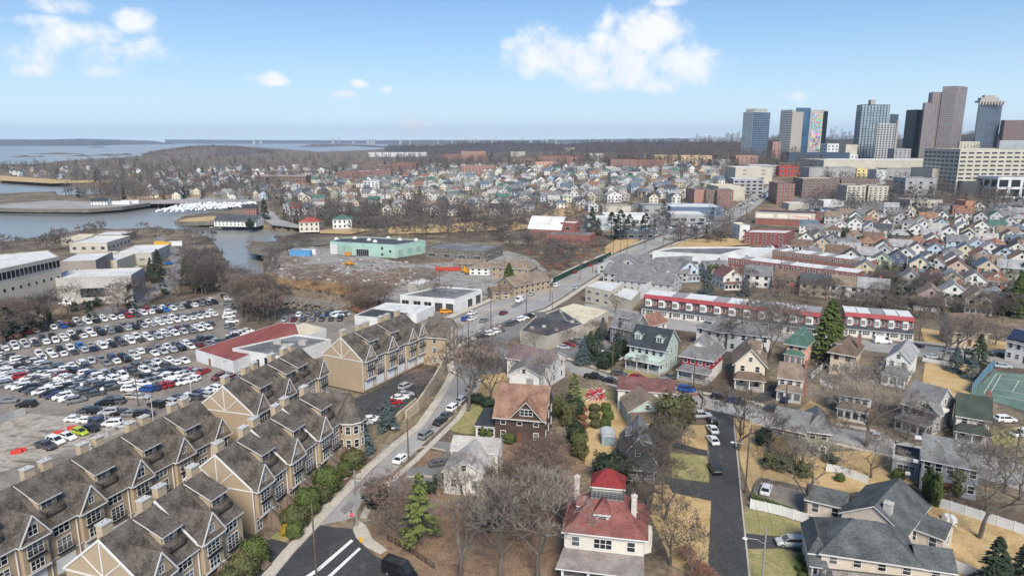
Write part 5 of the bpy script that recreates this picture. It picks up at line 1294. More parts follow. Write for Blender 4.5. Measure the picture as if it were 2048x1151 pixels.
BEI = mat2('beige_stucco', [(.52,.42,.31),(.58,.475,.36),(.62,.52,.40)], .3, fine=2, fineamt=.08, bump=.1)
DKF = mat('dark_brown_trim', (.10,.05,.04), .6)
t = H('beige stucco house with brown-framed windows and a grey-brown hip roof', (1658,700),(1713,709), 6.8, 11.5, 3.2, 'hip', BEI, 'brown', wins=2, side=3, ov=.9, fm=DKF, door=False); chimney(t, 3.2, -1.0, 8.2, 11.3, .8, .8); dormer(t, -1.5, -3.8, 7.9, 1.5, .8, 2, BEI, roofm('brown'), 'shed', 0, 1, .4)
loc, th, w = fr((1773,716),(1820,724), 6.2, 15)
t = house('white house with a blue-grey roof and low grey-roofed front wing by the lawn', loc, th, w, 14.5, 6.2, 2.6, 'gy', 'white', 'light grey', wins=2, side=3, porch=dict(d=5.0, h=3.0, rise=1.4, closed=True, roof='grey'))
t = H('white colonial house with a tan roof behind the great bare tree', (1675,786),(1744,798), 5.6, 9.5, 3.0, 'gx', 'off-white', 'tan', wins=4, side=2, porch=dict(d=2.6, h=2.8, roof='tan', closed=True))
t = H('light grey house with a large grey roof, front gable dormer and sun porch', (1800,803),(1872,824), 6.0, 11, 4.0, 'gx', 'light grey', 'grey', wins=4, side=2, porch=dict(d=2.8, h=3.0, closed=True, roof='grey')); crossg(t, 2.2, 5.2, -6.0, 6.0, 2.1, 5.0, wallm('off-white'), roofm('grey'))
t = H('cream colonial house with a dark green roof and dark shutters beside the tennis court', (1909,828),(1987,841), 5.8, 9, 3.6, 'gx', 'off-white', 'dark green', wins=2, side=2, porch=dict(d=2.8, h=2.9, roof='dark green', rise=1.1)); chimney(t, 2.7, 1.2, 3, 10.4)
SAG = siding('sage_clapboard', (.30,.31,.225), .2)
loc, th, w = fr((1543,850),(1612,865), 6.0, 8.5)
t = house('sage green house with a light grey gable roof on the dry lawn', loc, th, w-.4, 8, 6.0, 2.8, 'gx', SAG, 'grey', wins=2, side=2)
loc, th, w = fr((1613,857),(1662,863), 6.0, 9)
house('sage green wing with a grey hip roof beside its main house', loc, th, w-.2, 9.5, 6.0, 2.7, 'hip', SAG, 'grey', wins=2, side=2, ov=.6, door=False, name='house_wing')
GRS = siding('grey_clapboard', (.30,.31,.325), .2)
loc, th, w = fr((1843,916),(1963,940), 6.2, 10)
t = house('long grey two-storey house with skylights in its grey roof', loc, th, w-.4, 9.5, 6.2, 3.0, 'gx', GRS, 'grey', wins=5, side=2)
for x in (-5.5, 1.5):
	sk = MB(); sk.box(x-.6,x+.6,-1.2,-.2,8.35,8.75); ob('skylight', sk.mesh('skylight', WHITE), t)
for x, z in ((-5.6,5.2),(-6.6,2.4)):
	sk = MB(); sk.box(x-.4,x+.4,-5.2,-4.74,z,z+.5); ob('air_conditioner', sk.mesh('air_conditioner', mat('ac_white', (.62,.62,.6))), t)
sr = MB(); sr.box(-w/2-4.6,-w/2,-1.5,4.2,-.3,3.6); ob('sunroom_wall', sr.mesh('sunroom_wall', GRS), t)
sr = MB(); sr.prism([(-w/2-4.7,-1.6),(-w/2,-1.6),(-w/2,4.3),(-w/2-4.7,4.3)], 3.6, 4.4); ob('sunroom_parapet', sr.mesh('sunroom_parapet', WHITE), t)
sr = MB(); sr.box(-w/2-4.4,-w/2-.2,-1.3,4.0,4.4,4.43); ob('sunroom_deck', sr.mesh('sunroom_deck', BLACK), t)
window(t, -w/2-2.2, -1.5, 1.2, 3.0, 1.5, nx=3)
# dark slate roofed houses in the lower right corner
SLATE = shingle('dark_slate_shingle', (.10,.108,.109), .5, .45)
SAND = mat2('sand_stucco', [(.50,.43,.37),(.56,.49,.425),(.61,.54,.47)], .3, fine=2, fineamt=.06, bump=.05)
def lower_right():
	# gabled house with two wings
	p = W(1799,956,7.6); q = W(1749,1010,7.6); th = math.atan2(p[1]-q[1], p[0]-q[0])-math.pi/2
	L = math.dist(p, q)+.5; cx, cy = (p[0]+q[0])/2, (p[1]+q[1])/2
	wl = math.dist(W(1737,958,4.6), W(1799,956,7.6))+math.dist(W(1799,956,7.6), W(1857,990,4.6))
	t = thing('house', 'sand-coloured house with dark slate gable roof, square chimney and two low wings', 'house', (cx,cy,0), th)
	wd = 10.2
	ob('wall', walls_mb(wd-.8, L-.6, 4.4, 3.0, 'gy').mesh('wall', SAND), t); ob('roof', roof_mb(wd-.8, L-.6, 4.4, 3.0, 'gy', .5).mesh('roof', [SLATE, WHITE]), t)
	chimney(t, 1.6, -L/2+1.8, 4, 8.2, 1.2, 1.2, mat('chimney_pale', (.48,.45,.42), .9))
	for x, z in ((-2.2,3.4),(1.2,3.4)): window(t, x, -L/2+.3, z, 1.0, .8)
	for (a, b, ze, d, nm) in (((1611,995),(1693,1014),3.4,5.2,'left'),((1806,1045),(1890,1076),3.4,5.2,'right')):
		loc, th2, w = fr(a, b, ze, d)
		house('low sand-coloured %s wing under a dark slate roof' % nm, loc, th2, w-.3, d, ze, 1.4, 'gx', SAND, SLATE, wins=2, side=1, storeys=1, name='house_wing', door=False)
	# foreground hip house
	TANW = mat2('pale_tan_siding', [(.56,.49,.40),(.61,.54,.45),(.65,.58,.49)], .3, fine=2, fineamt=.05, bump=.05)
	loc, th, w = fr((1640,1104),(1846,1134), 5.0, 10.0)
	t = house('pale tan house with a wide dark slate hip roof in the right foreground', loc, th, w-.6, 9.6, 5.0, 3.4, 'hip', TANW, SLATE, wins=4, side=3, ov=.5, storeys=2, door=False, z0=-1)
	ux, uy = math.cos(th), math.sin(th)
	for nm, off, ww, dd_, ye in (('small tan side wing of the slate hip-roofed house', w/2+2.0, 4.6, 5.5, -1.5),('tan porch wing with a slate roof and white columns', -w/2-.1, 2.0, 7.5, -.3)):
		house(nm, (loc[0]+ux*off-uy*ye, loc[1]+uy*off+ux*ye, 0), th, ww, dd_, 4.7, 1.7, 'gx' if off > 0 else 'hip', TANW, SLATE, wins=1, side=1, door=False, name='house_wing', porch=dict(d=1.6, h=3.0, hip=False) if off < 0 else None)
	loc, th, w = fr((1680,1200),(1905,1225), 4.0, 7)
	house('house at the bottom edge with a speckled brown-grey shingle roof', loc, th, w, 7, 4.0, 2.0, 'gx', TANW, shingle('speckled_brown_shingle', (.24,.205,.175), .5, .4), wins=4, side=2)
lower_right()
# upper-left neighbours of this group
GSH = siding('grey_shingle_wall', (.17,.17,.18), .25)
t = H('grey shingled house with white windows and a grey gambrel roof', (1217,650),(1271,661), 6.2, 9, 4.2, 'gx', GSH, 'grey', wins=3, side=3, near=True); dormer(t, 0, -2.8, 7.6, 3.2, 1.6, 3, GSH, roofm('grey'), 'shed', 0, 2, .7)
t = H('white house with a rust red gable roof and pale chimney beside the grey shingled house', (1290,655),(1337,642), 5.6, 8, 2.6, 'gx', 'white', 'rust', wins=3, side=2); chimney(t, -4.3, -1.6, 0, 9.2, 1.0, .9, MATS['painted_brick'])
t = H('white four-square house with a grey hip roof and front dormer', (1390,651),(1447,664), 6.4, 10.5, 3.4, 'hip', 'white', 'grey', wins=3, side=3, ov=.8); dormer(t, -1.0, -3.6, 7.4, 2.2, 1.3, 2.4, wallm('white'), roofm('grey'), 'hip', 0, 2)
t = H('white stucco house with a grey-brown hip roof half hidden by bare branches', (1452,664),(1545,674), 6.2, 10, 2.6, 'hip', 'white', 'grey', wins=4, side=3, ov=.6)
t = H('brown timbered house with a steep brown gable roof beside the evergreens', (1905,662),(1982,664), 5.0, 9, 4.8, 'gx', 'beige', 'brown', wins=3, side=2, near=True)
t = H('white house with a solar panelled grey roof at the right edge', (2010,680),(2100,700), 6.0, 10, 3.2, 'gx', 'white', 'grey', wins=5, side=3)
sp = MB(); sp.slab([(-5.5,-4.7,6.9),(4,-4.7,6.9),(4,-1.0,9.2),(-5.5,-1.0,9.2)], .1); ob('solar_panels', sp.mesh('solar_panels', mat('solar_blue', (.03,.04,.08), .2)), t)
# ------------------------------------------------------------------ brick row houses
def rowhouses(p1, p2, z, n, d, wallmain, roofs, desc, awning=True, porch=True, bay=True):
	a = W(*p1, z); b = W(*p2, z); L = math.dist(a, b); th = math.atan2(b[1]-a[1], b[0]-a[0]); u = L/n; protos = {}
	AWN = mat('red_metal_awning', (.30,.055,.06), .5, .25, .8); SH = roofm('dark grey')
	for i in range(n):
		p = (a[0]+math.cos(th)*u*i, a[1]+math.sin(th)*u*i, 0); rk = roofs[i % len(roofs)]
		lb = '%s row house, %s roof, %s from left in %s' % (wallmain[1], rk[1], nth(i), desc)
		key = (rk[1],)
		if key not in protos:
			t = thing('row_house', lb, 'row house', p, th, 'row houses in '+desc); protos[key] = t
			mb = MB(); mb.box(0,u,0,d,-.4,z); ob('wall', mb.mesh('wall', wallmain[0]), t)
			mb = MB(); mb.box(.1,u-.02,.2,d,z,z+.12); mb.box(0,.22,0,d,z,z+.4); ob('roof', mb.mesh('roof', rk[0]), t)
			if awning:
				m = MB(); m.slab([(0,-1.0,z-.75),(u,-1.0,z-.75),(u,.25,z+.45),(0,.25,z+.45)], .12); ob('cornice', m.mesh('cornice', AWN), t)
				if bay: m = MB(); m.prism([(.5,0),(.95,-.8),(u*.56,-.8),(u*.56+.45,0)], 3.3, z-.6); ob('bay', m.mesh('bay', wallm('white')), t); bx = (0.95+u*.56)/2
				window(t, bx, -.8, 4.0, u*.56-1.3, 1.35, nx=3); window(t, u*.84, 0, 4.0, .95, 1.35)
			else:
				for x in (.25,.75): window(t, u*x, 0, z-2.3, .95, 1.35)
				for x in (.28,.75): window(t, u*x, 0, 1.2, 1.3 if x < .5 else .8, 1.4)
			if porch:
				m = MB(); m.slab([(0,-2.9,2.6),(u,-2.9,2.6),(u,0,3.4),(0,0,3.4)], .15, 0, 1); ob('porch_roof', m.mesh('porch_roof', [SH, WHITE]), t)
				m = MB(); m.box(0.02,u-.02,-2.5,0,-.3,2.6); ob('porch', m.mesh('porch', wallm('off-white')), t)
				window(t, u*.62, -2.5, .9, u*.5, 1.3, nx=4); window(t, u*.18, -2.5, .3, .8, 1.9)
		else: dup(protos[key], p, th, lb)
WR = (mat('white_roof_coating', (.60,.60,.59), .7, .15, .3), 'white'); GR = (mat('grey_membrane', (.27,.27,.27), .9, .2, .3), 'grey')
RB = brick('row_red_brick', (.24,.075,.06))
rowhouses((1288,590),(1640,628), 7.2, 12, 11, (RB, 'red brick'), [WR, WR, GR], 'the long red-corniced row')
rowhouses((1690,626),(1829,637), 7.2, 5, 11, (RB, 'red brick'), [WR, WR, GR], 'the short red-corniced row')
rowhouses((1355,503),(1715,546), 7.0, 18, 10, (brick('row_maroon_brick', (.22,.07,.065)), 'maroon brick'), [WR, WR, WR, GR], 'the front terrace behind small houses', awning=False, porch=False)
rowhouses((1545,500),(1738,523), 7.5, 12, 11, (brick('row_brick_light', (.27,.12,.09)), 'brick'), [GR, WR, GR, WR, WR], 'the rear brick terrace', awning=False, porch=False)
# ------------------------------------------------------------------ flat-roofed shops, yards, warehouses
def ztop(x, yb, yt):
	X, Y, g = G(x, yb); return AT(x, yt, Y)[2], g
def rot2(p, a): return (p[0]*math.cos(a)-p[1]*math.sin(a), p[0]*math.sin(a)+p[1]*math.cos(a))
DKROOF = mat2('black_roof_membrane', [(.035,.036,.04),(.055,.056,.06),(.10,.10,.10)], .12, fine=1.2, fineamt=.2, bump=.1, rough=.6)
GYROOF = mat2('grey_patched_roof', [(.09,.09,.09),(.15,.15,.15),(.26,.26,.26)], .15, fine=1.0, fineamt=.2, bump=.1, rough=.6)
WHROOF = mat2('white_roof_sheet', [(.46,.46,.45),(.58,.58,.57),(.66,.66,.65)], .1, fine=.8, fineamt=.1, bump=.05)
CRROOF = mat2('cream_roof_sheet', [(.48,.42,.30),(.58,.52,.38),(.64,.58,.44)], .1, fine=.8, fineamt=.08, bump=.05)
REDMET = mat2('red_metal_roof', [(.19,.06,.055),(.24,.075,.068),(.28,.095,.085)], .1, fine=.8, fineamt=.15, bump=.2, stretch=(3,.3,1))
WWALL = mat2('white_painted_block', [(.52,.52,.51),(.62,.62,.61),(.68,.68,.67)], .12, fine=.8, fineamt=.06, bump=.05)
TWALL = mat2('taupe_wall', [(.25,.215,.195),(.30,.26,.235),(.33,.29,.265)], .1, fine=.8, fineamt=.06, bump=.05)
CWALL = mat2('cream_wall', [(.43,.395,.32),(.49,.45,.37),(.54,.50,.42)], .1, fine=.8, fineamt=.06, bump=.05)
GWALL = mat2('grey_wall', [(.27,.27,.27),(.33,.33,.33),(.38,.38,.38)], .1, fine=.8, fineamt=.06, bump=.05)
BWALL = mat2('beige_block_wall', [(.36,.34,.29),(.42,.395,.34),(.48,.45,.39)], .1, fine=.8, fineamt=.06, bump=.05)
MWALL = mat2('mint_wall', [(.27,.42,.36),(.33,.49,.42),(.38,.54,.47)], .08, fine=.8, fineamt=.08, bump=.05)
STONEW = mat2('rubble_stone', [(.09,.08,.07),(.16,.145,.125),(.25,.23,.20)], .9, fine=3, fineamt=.4, bump=.6)
def B(name, label, cat, ref, px, wall, roof, par=.4, faces=None, **k):
	z, g = ztop(*ref); return block(name, label, cat, px, z, wall, roof, par, faces, base=g, **k)
def put(t, me_name, mb, mats): return ob(me_name, mb.mesh(me_name, mats), t, kind='stuff' if me_name == 'windows' else None)
def hvac(t, spots, H, s=1.0):
	mb = MB(); mb.box(-1.1*s,1.1*s,-.8*s,.8*s,0,1.2*s); mb.tube([(0,0,1.2*s),(0,0,1.35*s)], [.5*s,.5*s], 10)
	me = mb.mesh('roof_unit', mat('roof_unit_metal', (.40,.38,.34), .5, .1))
	for x, y in spots: ob('roof_unit', me, t, (x, y, H+.08), rnd.uniform(-.3,.3))
def facew(t, Q, i, items):
	"openings on wall i of outline Q: (along 0..1, width, z0, z1, material index)"
	p, q = Q[i], Q[(i+1)%len(Q)]; L = math.dist(p,q); ux, uy = (q[0]-p[0])/L, (q[1]-p[1])/L; a = math.atan2(uy, ux)
	for (s, w, z0, z1, nm, m) in items:
		mb = MB(); mb.box(-w/2,w/2,-.09,.02,z0,z1, 0); mb.box(-w/2-.12,w/2+.12,-.06,.02,z1,z1+.12,1); mb.box(-w/2-.12,-w/2,-.06,.02,z0,z1,1); mb.box(w/2,w/2+.12,-.06,.02,z0,z1,1)
		if nm == 'garage_door':
			k = int((z1-z0)/.55)
			for j in range(1,k): mb.box(-w/2,w/2,-.11,-.08,z0+(z1-z0)*j/k-.02,z0+(z1-z0)*j/k+.02,1)
		elif nm == 'window':
			k = max(1,int(w/1.2))
			for j in range(1,k): x = -w/2+w*j/k; mb.box(x-.04,x+.04,-.11,-.08,z0,z1,1)
		ob(nm, mb.mesh(nm, [m, WHITE]), t, (p[0]+ux*L*s, p[1]+uy*L*s, 0), a)
def wall_index(Q, cam_at):
	"index of the wall whose middle lies nearest to world offset point"
	return min(range(len(Q)), key=lambda i: math.dist(((Q[i][0]+Q[(i+1)%len(Q)][0])/2, (Q[i][1]+Q[(i+1)%len(Q)][1])/2), cam_at))
def fidx(t, Q, a, b, z):
	a = W(*a, z); b = W(*b, z); m = ((a[0]+b[0])/2-t.location.x, (a[1]+b[1])/2-t.location.y); return wall_index(Q, m)
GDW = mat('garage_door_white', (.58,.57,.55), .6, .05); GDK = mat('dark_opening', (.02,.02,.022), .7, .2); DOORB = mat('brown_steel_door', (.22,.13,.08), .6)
t, Q, Hh = B('auto_shop', 'long white workshop with a red metal roof beside the car lot', 'workshop', (470,745,722), [(391,700),(466,723),(600,668),(592,646),(561,645)], WWALL, REDMET, .1)
i = fidx(t, Q, (391,699), (466,723), Hh)
facew(t, Q, i, [(.62, 3.6, .1, 3.6, 'garage_door', GDW), (.38, 1.1, .1, 2.2, 'door', DOORB)])
t, Q, Hh = B('auto_shop_annex', 'low annex with a cream roof joined behind the red-roofed workshop', 'workshop', (605,690,673), [(560,661),(607,646),(653,657),(606,674)], WWALL, CRROOF, .1)
t, Q, Hh = B('showroom', 'white showroom with a patched dark flat roof and display windows', 'showroom', (563,741,715), [(465,699),(563,716),(662,681),(592,671)], WWALL, GYROOF, .5)
hvac(t, [(-3,2),(5,1),(1,-3)], Hh, 1.1)
i = fidx(t, Q, (465,699), (563,716), Hh)
facew(t, Q, i, [(.80, 5.5, .6, 3.3, 'window', GLASS), (.32, 1.2, 1.8, 3.0, 'window', GLASS), (.52, 1.1, .1, 2.3, 'door', GDK)])
t, Q, Hh = B('shop_building', 'low white building with a glossy black roof beyond the far townhouses', 'shop', (785,657,639), [(709,632),(785,640),(830,625),(745,617)], WWALL, DKROOF, .4)
t, Q, Hh = B('shop_building', 'long low building with a plain white roof next to the black-roofed one', 'shop', (833,645,627), [(745,617),(833,628),(868,613),(772,606)], WWALL, WHROOF, .3)
t, Q, Hh = B('repair_garage', 'white repair garage with open dark bays and a yellow vehicle in front', 'garage', (908,625,601), [(800,592),(908,601),(964,581),(883,575)], WWALL, GYROOF, .6)
i = fidx(t, Q, (800,592), (908,601), Hh)
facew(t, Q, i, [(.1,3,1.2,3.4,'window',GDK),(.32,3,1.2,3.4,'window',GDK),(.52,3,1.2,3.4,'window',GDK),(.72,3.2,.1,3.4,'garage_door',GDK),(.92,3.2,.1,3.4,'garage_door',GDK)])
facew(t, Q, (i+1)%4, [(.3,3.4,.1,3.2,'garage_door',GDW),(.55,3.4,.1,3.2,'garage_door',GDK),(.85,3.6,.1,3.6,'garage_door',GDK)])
B('yard_shed', 'small beige flat-roofed shed at the edge of the contractor yard', 'shed', (830,584,566), [(815,567),(838,570),(864,561),(842,557)], BWALL, WHROOF, .2)
t, Q, Hh = B('mint_warehouse', 'mint green warehouse with a black roof and white roof vents', 'warehouse', (791,516,491), [(660,484),(791,491),(851,482),(735,475),(683,477)], MWALL, DKROOF, .5)
mb = MB()
for k in range(9): mb.loft([[(1.4*math.cos(2*math.pi*q/10)*math.cos(a), 1.4*math.sin(2*math.pi*q/10)*math.cos(a), 1.4*math.sin(a)) for q in range(10)] for a in (0,.5,1.0,1.4)]) if k == 0 else None
vm = mb.mesh('roof_vent', WHITE)
for x, y in ((-22,5),(-12,9),(-2,2),(3,-5),(8,10),(16,3),(26,1)): ob('roof_vent', vm, t, (x, y, Hh+.1))
i = fidx(t, Q, (660,484), (791,491), Hh);
MD = mat('mint_door', (.25,.38,.33), .6)
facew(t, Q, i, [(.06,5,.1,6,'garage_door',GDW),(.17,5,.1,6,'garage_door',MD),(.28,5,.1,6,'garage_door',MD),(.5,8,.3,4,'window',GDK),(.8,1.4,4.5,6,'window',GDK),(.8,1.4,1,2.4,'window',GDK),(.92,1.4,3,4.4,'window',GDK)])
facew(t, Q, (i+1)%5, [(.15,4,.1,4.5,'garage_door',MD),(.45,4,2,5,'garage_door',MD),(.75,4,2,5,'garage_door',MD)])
t, Q, Hh = B('stone_warehouse', 'derelict rubble stone warehouse with a flat dark roof', 'warehouse', (969,524,504), [(850,497),(969,505),(1006,492),(884,486)], STONEW, GYROOF, .7, (9,1,.5,.5,.1,.75))
t, Q, Hh = B('quonset_base', 'brick gymnasium end with parapet beside the arched white roof', 'building', (1121,478,446), [(1121,446),(1150,448),(1162,444),(1130,442)], RB, WHROOF, .6, (7,2,.3,.35,.1,.9))
B('brick_hall', 'low red brick hall half hidden by russet trees', 'building', (1140,486,470), [(1089,469),(1180,472),(1192,466),(1105,463)], RB, GYROOF, .4)
def quonset():
	a = G(1056,477); b = G(1121,480); L = math.dist(a[:2], b[:2]); z, g = ztop(1085,479,459); zt, _ = ztop(1085,479,443)
	th = math.atan2(b[1]-a[1], b[0]-a[0]); t = thing('arched_hall', 'hall with a large white arched roof on brick walls', 'building', a, th)
	mb = MB(); mb.box(0,L,0,26,-1,z-g-.2); put(t, 'wall', mb, RB)
	mb = MB(); n = 12; h = zt-z+4
	P = [(26*(k/n), (z-g)+h*math.sin(math.pi*k/n)*.8) for k in range(n+1)]
	for k in range(n): mb.slab([(-.5,P[k][0],P[k][1]),(L+.5,P[k][0],P[k][1]),(L+.5,P[k+1][0],P[k+1][1]),(-.5,P[k+1][0],P[k+1][1])], .3)
	put(t, 'roof', mb, WHROOF)
	mb = MB()
	for x in (0, L): mb.poly([(x,0,z-g-.3)]+[(x,p[0],p[1]-.2) for p in P]+[(x,26,z-g-.3)])
	put(t, 'gable_end', mb, RB)
quonset()
t, Q, Hh = B('restaurant', 'beige block building with a large black flat roof and roof fans', 'shop', (1095,699,675), [(1040,664),(1095,676),(1167,651),(1118,619),(1070,636)], BWALL, DKROOF, .6)
hvac(t, [(-6,-6),(-2,-4),(2,-8),(8,2),(10,6)], Hh, .6)
px_, py_ = W(1080,634,Hh); px_ -= t.location.x; py_ -= t.location.y; mb = MB(); mb.slab([(px_-2,py_-1.2,Hh),(px_+2,py_-1.2,Hh),(px_+2,py_,Hh+2),(px_-2,py_,Hh+2)], .3); mb.slab([(px_+2,py_+1.2,Hh),(px_-2,py_+1.2,Hh),(px_-2,py_,Hh+2),(px_+2,py_,Hh+2)], .3); put(t, 'roof_peak', mb, DKROOF)
t, Q, Hh = B('shop_building', 'cream flat-roofed shop behind the black-roofed restaurant', 'shop', (1133,664,643), [(1116,618),(1148,608),(1217,622),(1168,650),(1133,643)], CWALL, CRROOF, .3)
hvac(t, [(-6,2),(2,3),(6,-2)], Hh, .5)
t, Q, Hh = B('office_building', 'cream two-storey office with a white roof by the avenue', 'office', (1200,609,579), [(1171,573),(1221,584),(1246,568),(1195,563)], CWALL, WHROOF, .4, (4.5,2,.4,.35,.05,.95))
B('shop_building', 'low cream wing with a cluttered white roof next to the cream office', 'shop', (1225,616,596), [(1222,590),(1262,602),(1281,583),(1246,576)], CWALL, WHROOF, .4)
t, Q, Hh = B('commercial_building', 'long white two-storey building with dark ribbon windows', 'office', (1400,545,510), [(1305,505),(1440,512),(1500,496),(1345,497)], WWALL, GYROOF, .8, (7,1,.55,.28,.25,.85))
B('commercial_building', 'low white-roofed building behind the brick terrace', 'shop', (1470,530,515), [(1447,516),(1502,520),(1560,498),(1500,496)], WWALL, WHROOF, .5)
t, Q, Hh = B('pharmacy', 'single-storey brick and cream store with a red shop sign', 'shop', (1560,449,426), [(1511,425),(1631,429),(1641,424),(1525,420)], RB, DKROOF, .6)
i = fidx(t, Q, (1511,425), (1631,429), t.location.z+Hh)
p, q = Q[i], Q[(i+1)%len(Q)]; L = math.dist(p, q); a = math.atan2(q[1]-p[1], q[0]-p[0])
mb = MB(); mb.box(0,L,-.25,.0,Hh*.52,Hh+.7); f = ob('fascia', mb.mesh('fascia', CWALL), t, (p[0],p[1],0), a)
for (x0, x1) in ((.02,.31),(.38,.55),(.58,.93)):
	mb = MB(); mb.box(L*x0,L*x1,-.35,-.25,Hh*.6,Hh*.92); ob('sign_panel', mb.mesh('sign_panel', mat('sign_cream', (.72,.68,.58), .6, .03)), f)
lettering('CVS/pharmacy', Hh*.24, mat('sign_red', (.62,.02,.02), .5, .02), f, (L*.755,-.42,Hh*.76), .05)
t, Q, Hh = B('brick_apartments', 'three-storey dark red brick building with white windows and a flat roof', 'apartment block', (1520,489,466), [(1489,466),(1571,468),(1590,462),(1504,460)], brick('deep_red_brick', (.19,.045,.04)), WHROOF, .7, (4.6,3,.35,.45,.05,.95))
BRK = brick('apt_brick', (.23,.095,.07)); BRK2 = brick('apt_brick_salmon', (.36,.19,.145)); BRD = brick('apt_brick_brown', (.17,.105,.085)); BRO = brick('apt_brick_orange', (.42,.19,.11))
def slab(label, x0, x1, yt, yb, depth, wall, roof, faces, skew=0.0, name='apartment_block', cat='apartment block', par=.6, group=None):
	xm = (x0+x1)/2; X, Y, g = G(xm, yb); zt = AT(xm, yt, Y)[2]
	a = AT(x0, yt, Y); b = AT(x1, yt, Y); w = b[0]-a[0]; th = R(skew)
	c = ((a[0]+b[0])/2, Y); P = [rot2(v, th) for v in ((-w/2,0),(w/2,0),(w/2,depth),(-w/2,depth))]; P = [(c[0]+p[0], c[1]+p[1]) for p in P]
	return block(name, label, cat, P, zt, wall, roof, par, faces, world=True, base=g, group=group)
F_ = lambda s, n: (s, n, .42, .5, .03, .97)
slab('pinkish brick apartment block with a blank salmon gable', 1389, 1412, 380, 410, 26, BRK2, GYROOF, None, 3)
slab('brown brick apartments with fire escapes beside the salmon gable', 1412, 1435, 381, 411, 26, BRD, GYROOF, F_(4.2,6), 3)
slab('red-brown brick apartments with a flat tan gable by the avenue', 1435, 1467, 382, 413, 26, BRK, GYROOF, F_(4.2,6), -6)
slab('long shed with a bright white roof and blue wall near the avenue', 1342, 1444, 415, 433, 34, mat('blue_grey_wall', (.12,.17,.26), .8), WHROOF, (7,1,.4,.3,.2,.8), -3, 'warehouse', 'warehouse')
slab('low grey garage row with white roof in front of the blue-walled shed', 1343, 1412, 430, 446, 26, GWALL, WHROOF, (6,1,.6,.5,.05,.8), -4, 'warehouse', 'warehouse')
slab('plain cream block with an orange panel beside the avenue', 1437, 1491, 374, 402, 40, CWALL, CRROOF, None, 0, 'commercial_building', 'office')
slab('grey office with a dark glass stair strip beside the avenue', 1468, 1527, 359, 389, 30, GWALL, WHROOF, (5,4,.6,.5,.03,.97), -8, 'office_building', 'office')
slab('wide beige block with blue glass corner above the avenue', 1472, 1545, 336, 368, 45, CWALL, WHROOF, (14,4,.2,.2,.03,.97), -3, 'office_building', 'office')
slab('low beige hall with vaulted roof at the head of the avenue', 1500, 1556, 331, 350, 30, GWALL, WHROOF, (6,3,.5,.4,.03,.97), 0, 'office_building', 'office')
slab('red brick seven-storey apartment house right of the avenue', 1556, 1590, 368, 409, 30, BRK, GYROOF, F_(4,7), -6)
slab('long dark brick apartment wing with tan parapet', 1606, 1680, 358, 395, 24, BRD, CRROOF, F_(4.4,6), 0)
slab('dark brick apartment wing behind the cream apartments', 1682, 1755, 359, 394, 24, BRD, GYROOF, F_(4.4,6), 2)
slab('cream six-storey apartment block with fire escapes', 1695, 1732, 372, 405, 22, CWALL, GYROOF, F_(4,6), -3)
slab('cream six-storey apartment block, right-hand twin', 1738, 1777, 373, 404, 22, CWALL, GYROOF, F_(4,6), -3)
slab('red brick and white fronted hall before the blue podium', 1559, 1598, 333, 352, 22, mat('bright_red_wall', (.34,.05,.045), .85), GYROOF, (7,2,.5,.5,.03,.97), 0, 'hall', 'building')
slab('yellow four-storey building beside the black and white mural', 1714, 1750, 338, 358, 20, mat2('yellow_wall', [(.60,.48,.20),(.66,.54,.25),(.70,.58,.30)], .2, fine=1), GYROOF, (5,3,.35,.45,.05,.95), 0)
t, Q, Hh = slab('narrow building with a black and white abstract mural', 1753, 1774, 340, 370, 18, mat2('mural_black_white', [(.03,.03,.03),(.30,.30,.30),(.72,.72,.72),(.10,.10,.10)], .12, detail=3, dist=4, fine=.5, fineamt=.1, bump=0), GYROOF, None, 0, 'mural_building', 'building')
slab('long cream shopping mall block', 1648, 1921, 321, 352, 70, CWALL, WHROOF, None, 0, 'shopping_mall', 'mall')
slab('grey clad front of the shopping mall with black roof edge, left part', 1619, 1712, 336, 358, 25, GWALL, DKROOF, None, 0, 'mall_wing', 'mall')
slab('grey clad front of the shopping mall with black roof edge, right part', 1774, 1866, 338, 360, 25, GWALL, DKROOF, (10,1,.4,.3,.05,.5), 0, 'mall_wing', 'mall')
slab('pale cream wall of the mall next to the office garage', 1866, 1921, 338, 380, 40, CWALL, WHROOF, None, 0, 'mall_wing', 'mall')
slab('small grey and white building behind bare trees under the mall', 1812, 1874, 357, 391, 22, GWALL, GYROOF, (8,3,.3,.4,.05,.9), 0)
slab('big beige office with rows of windows above parking decks', 1921, 2075, 299, 388, 60, CWALL, CRROOF, (7.5,10,.72,.42,.03,.97), 0, 'office_garage', 'office')
slab('dark podium in front of the beige office garage', 1925, 2060, 363, 390, 20, mat('podium_dark', (.08,.085,.09), .8), GYROOF, None, 0, 'podium', 'building')
slab('white modern building with black glass panels at the right edge', 1997, 2070, 355, 397, 30, WWALL, GYROOF, (9,2,.75,.75,.05,.95), 0, 'modern_building', 'office')
slab('small brick and white hall beside a car park', 1906, 1934, 412, 430, 18, BRK, GYROOF, None, 0, 'hall', 'building'); slab('square red brick tower block of the small hall', 1932, 1952, 403, 430, 14, BRO, GYROOF, None, 0, 'hall', 'building')
slab('long low grey school building with a pitched roof line', 1820, 1886, 401, 417, 20, BWALL, GYROOF, (5,1,.4,.4,.1,.9), 2, 'low_building', 'building')
slab('low white shop with brick trim by the car parks', 1648, 1690, 403, 415, 16, WWALL, WHROOF, None, 0, 'low_building', 'building')
slab('low flat building with a white roof at the edge of the apartments', 1578, 1618, 408, 420, 16, BWALL, WHROOF, None, 0, 'low_building', 'building')
slab('low cream shed row at the foot of the hillside houses', 1205, 1262, 413, 425, 16, CWALL, GYROOF, None, 0, 'low_building', 'building')
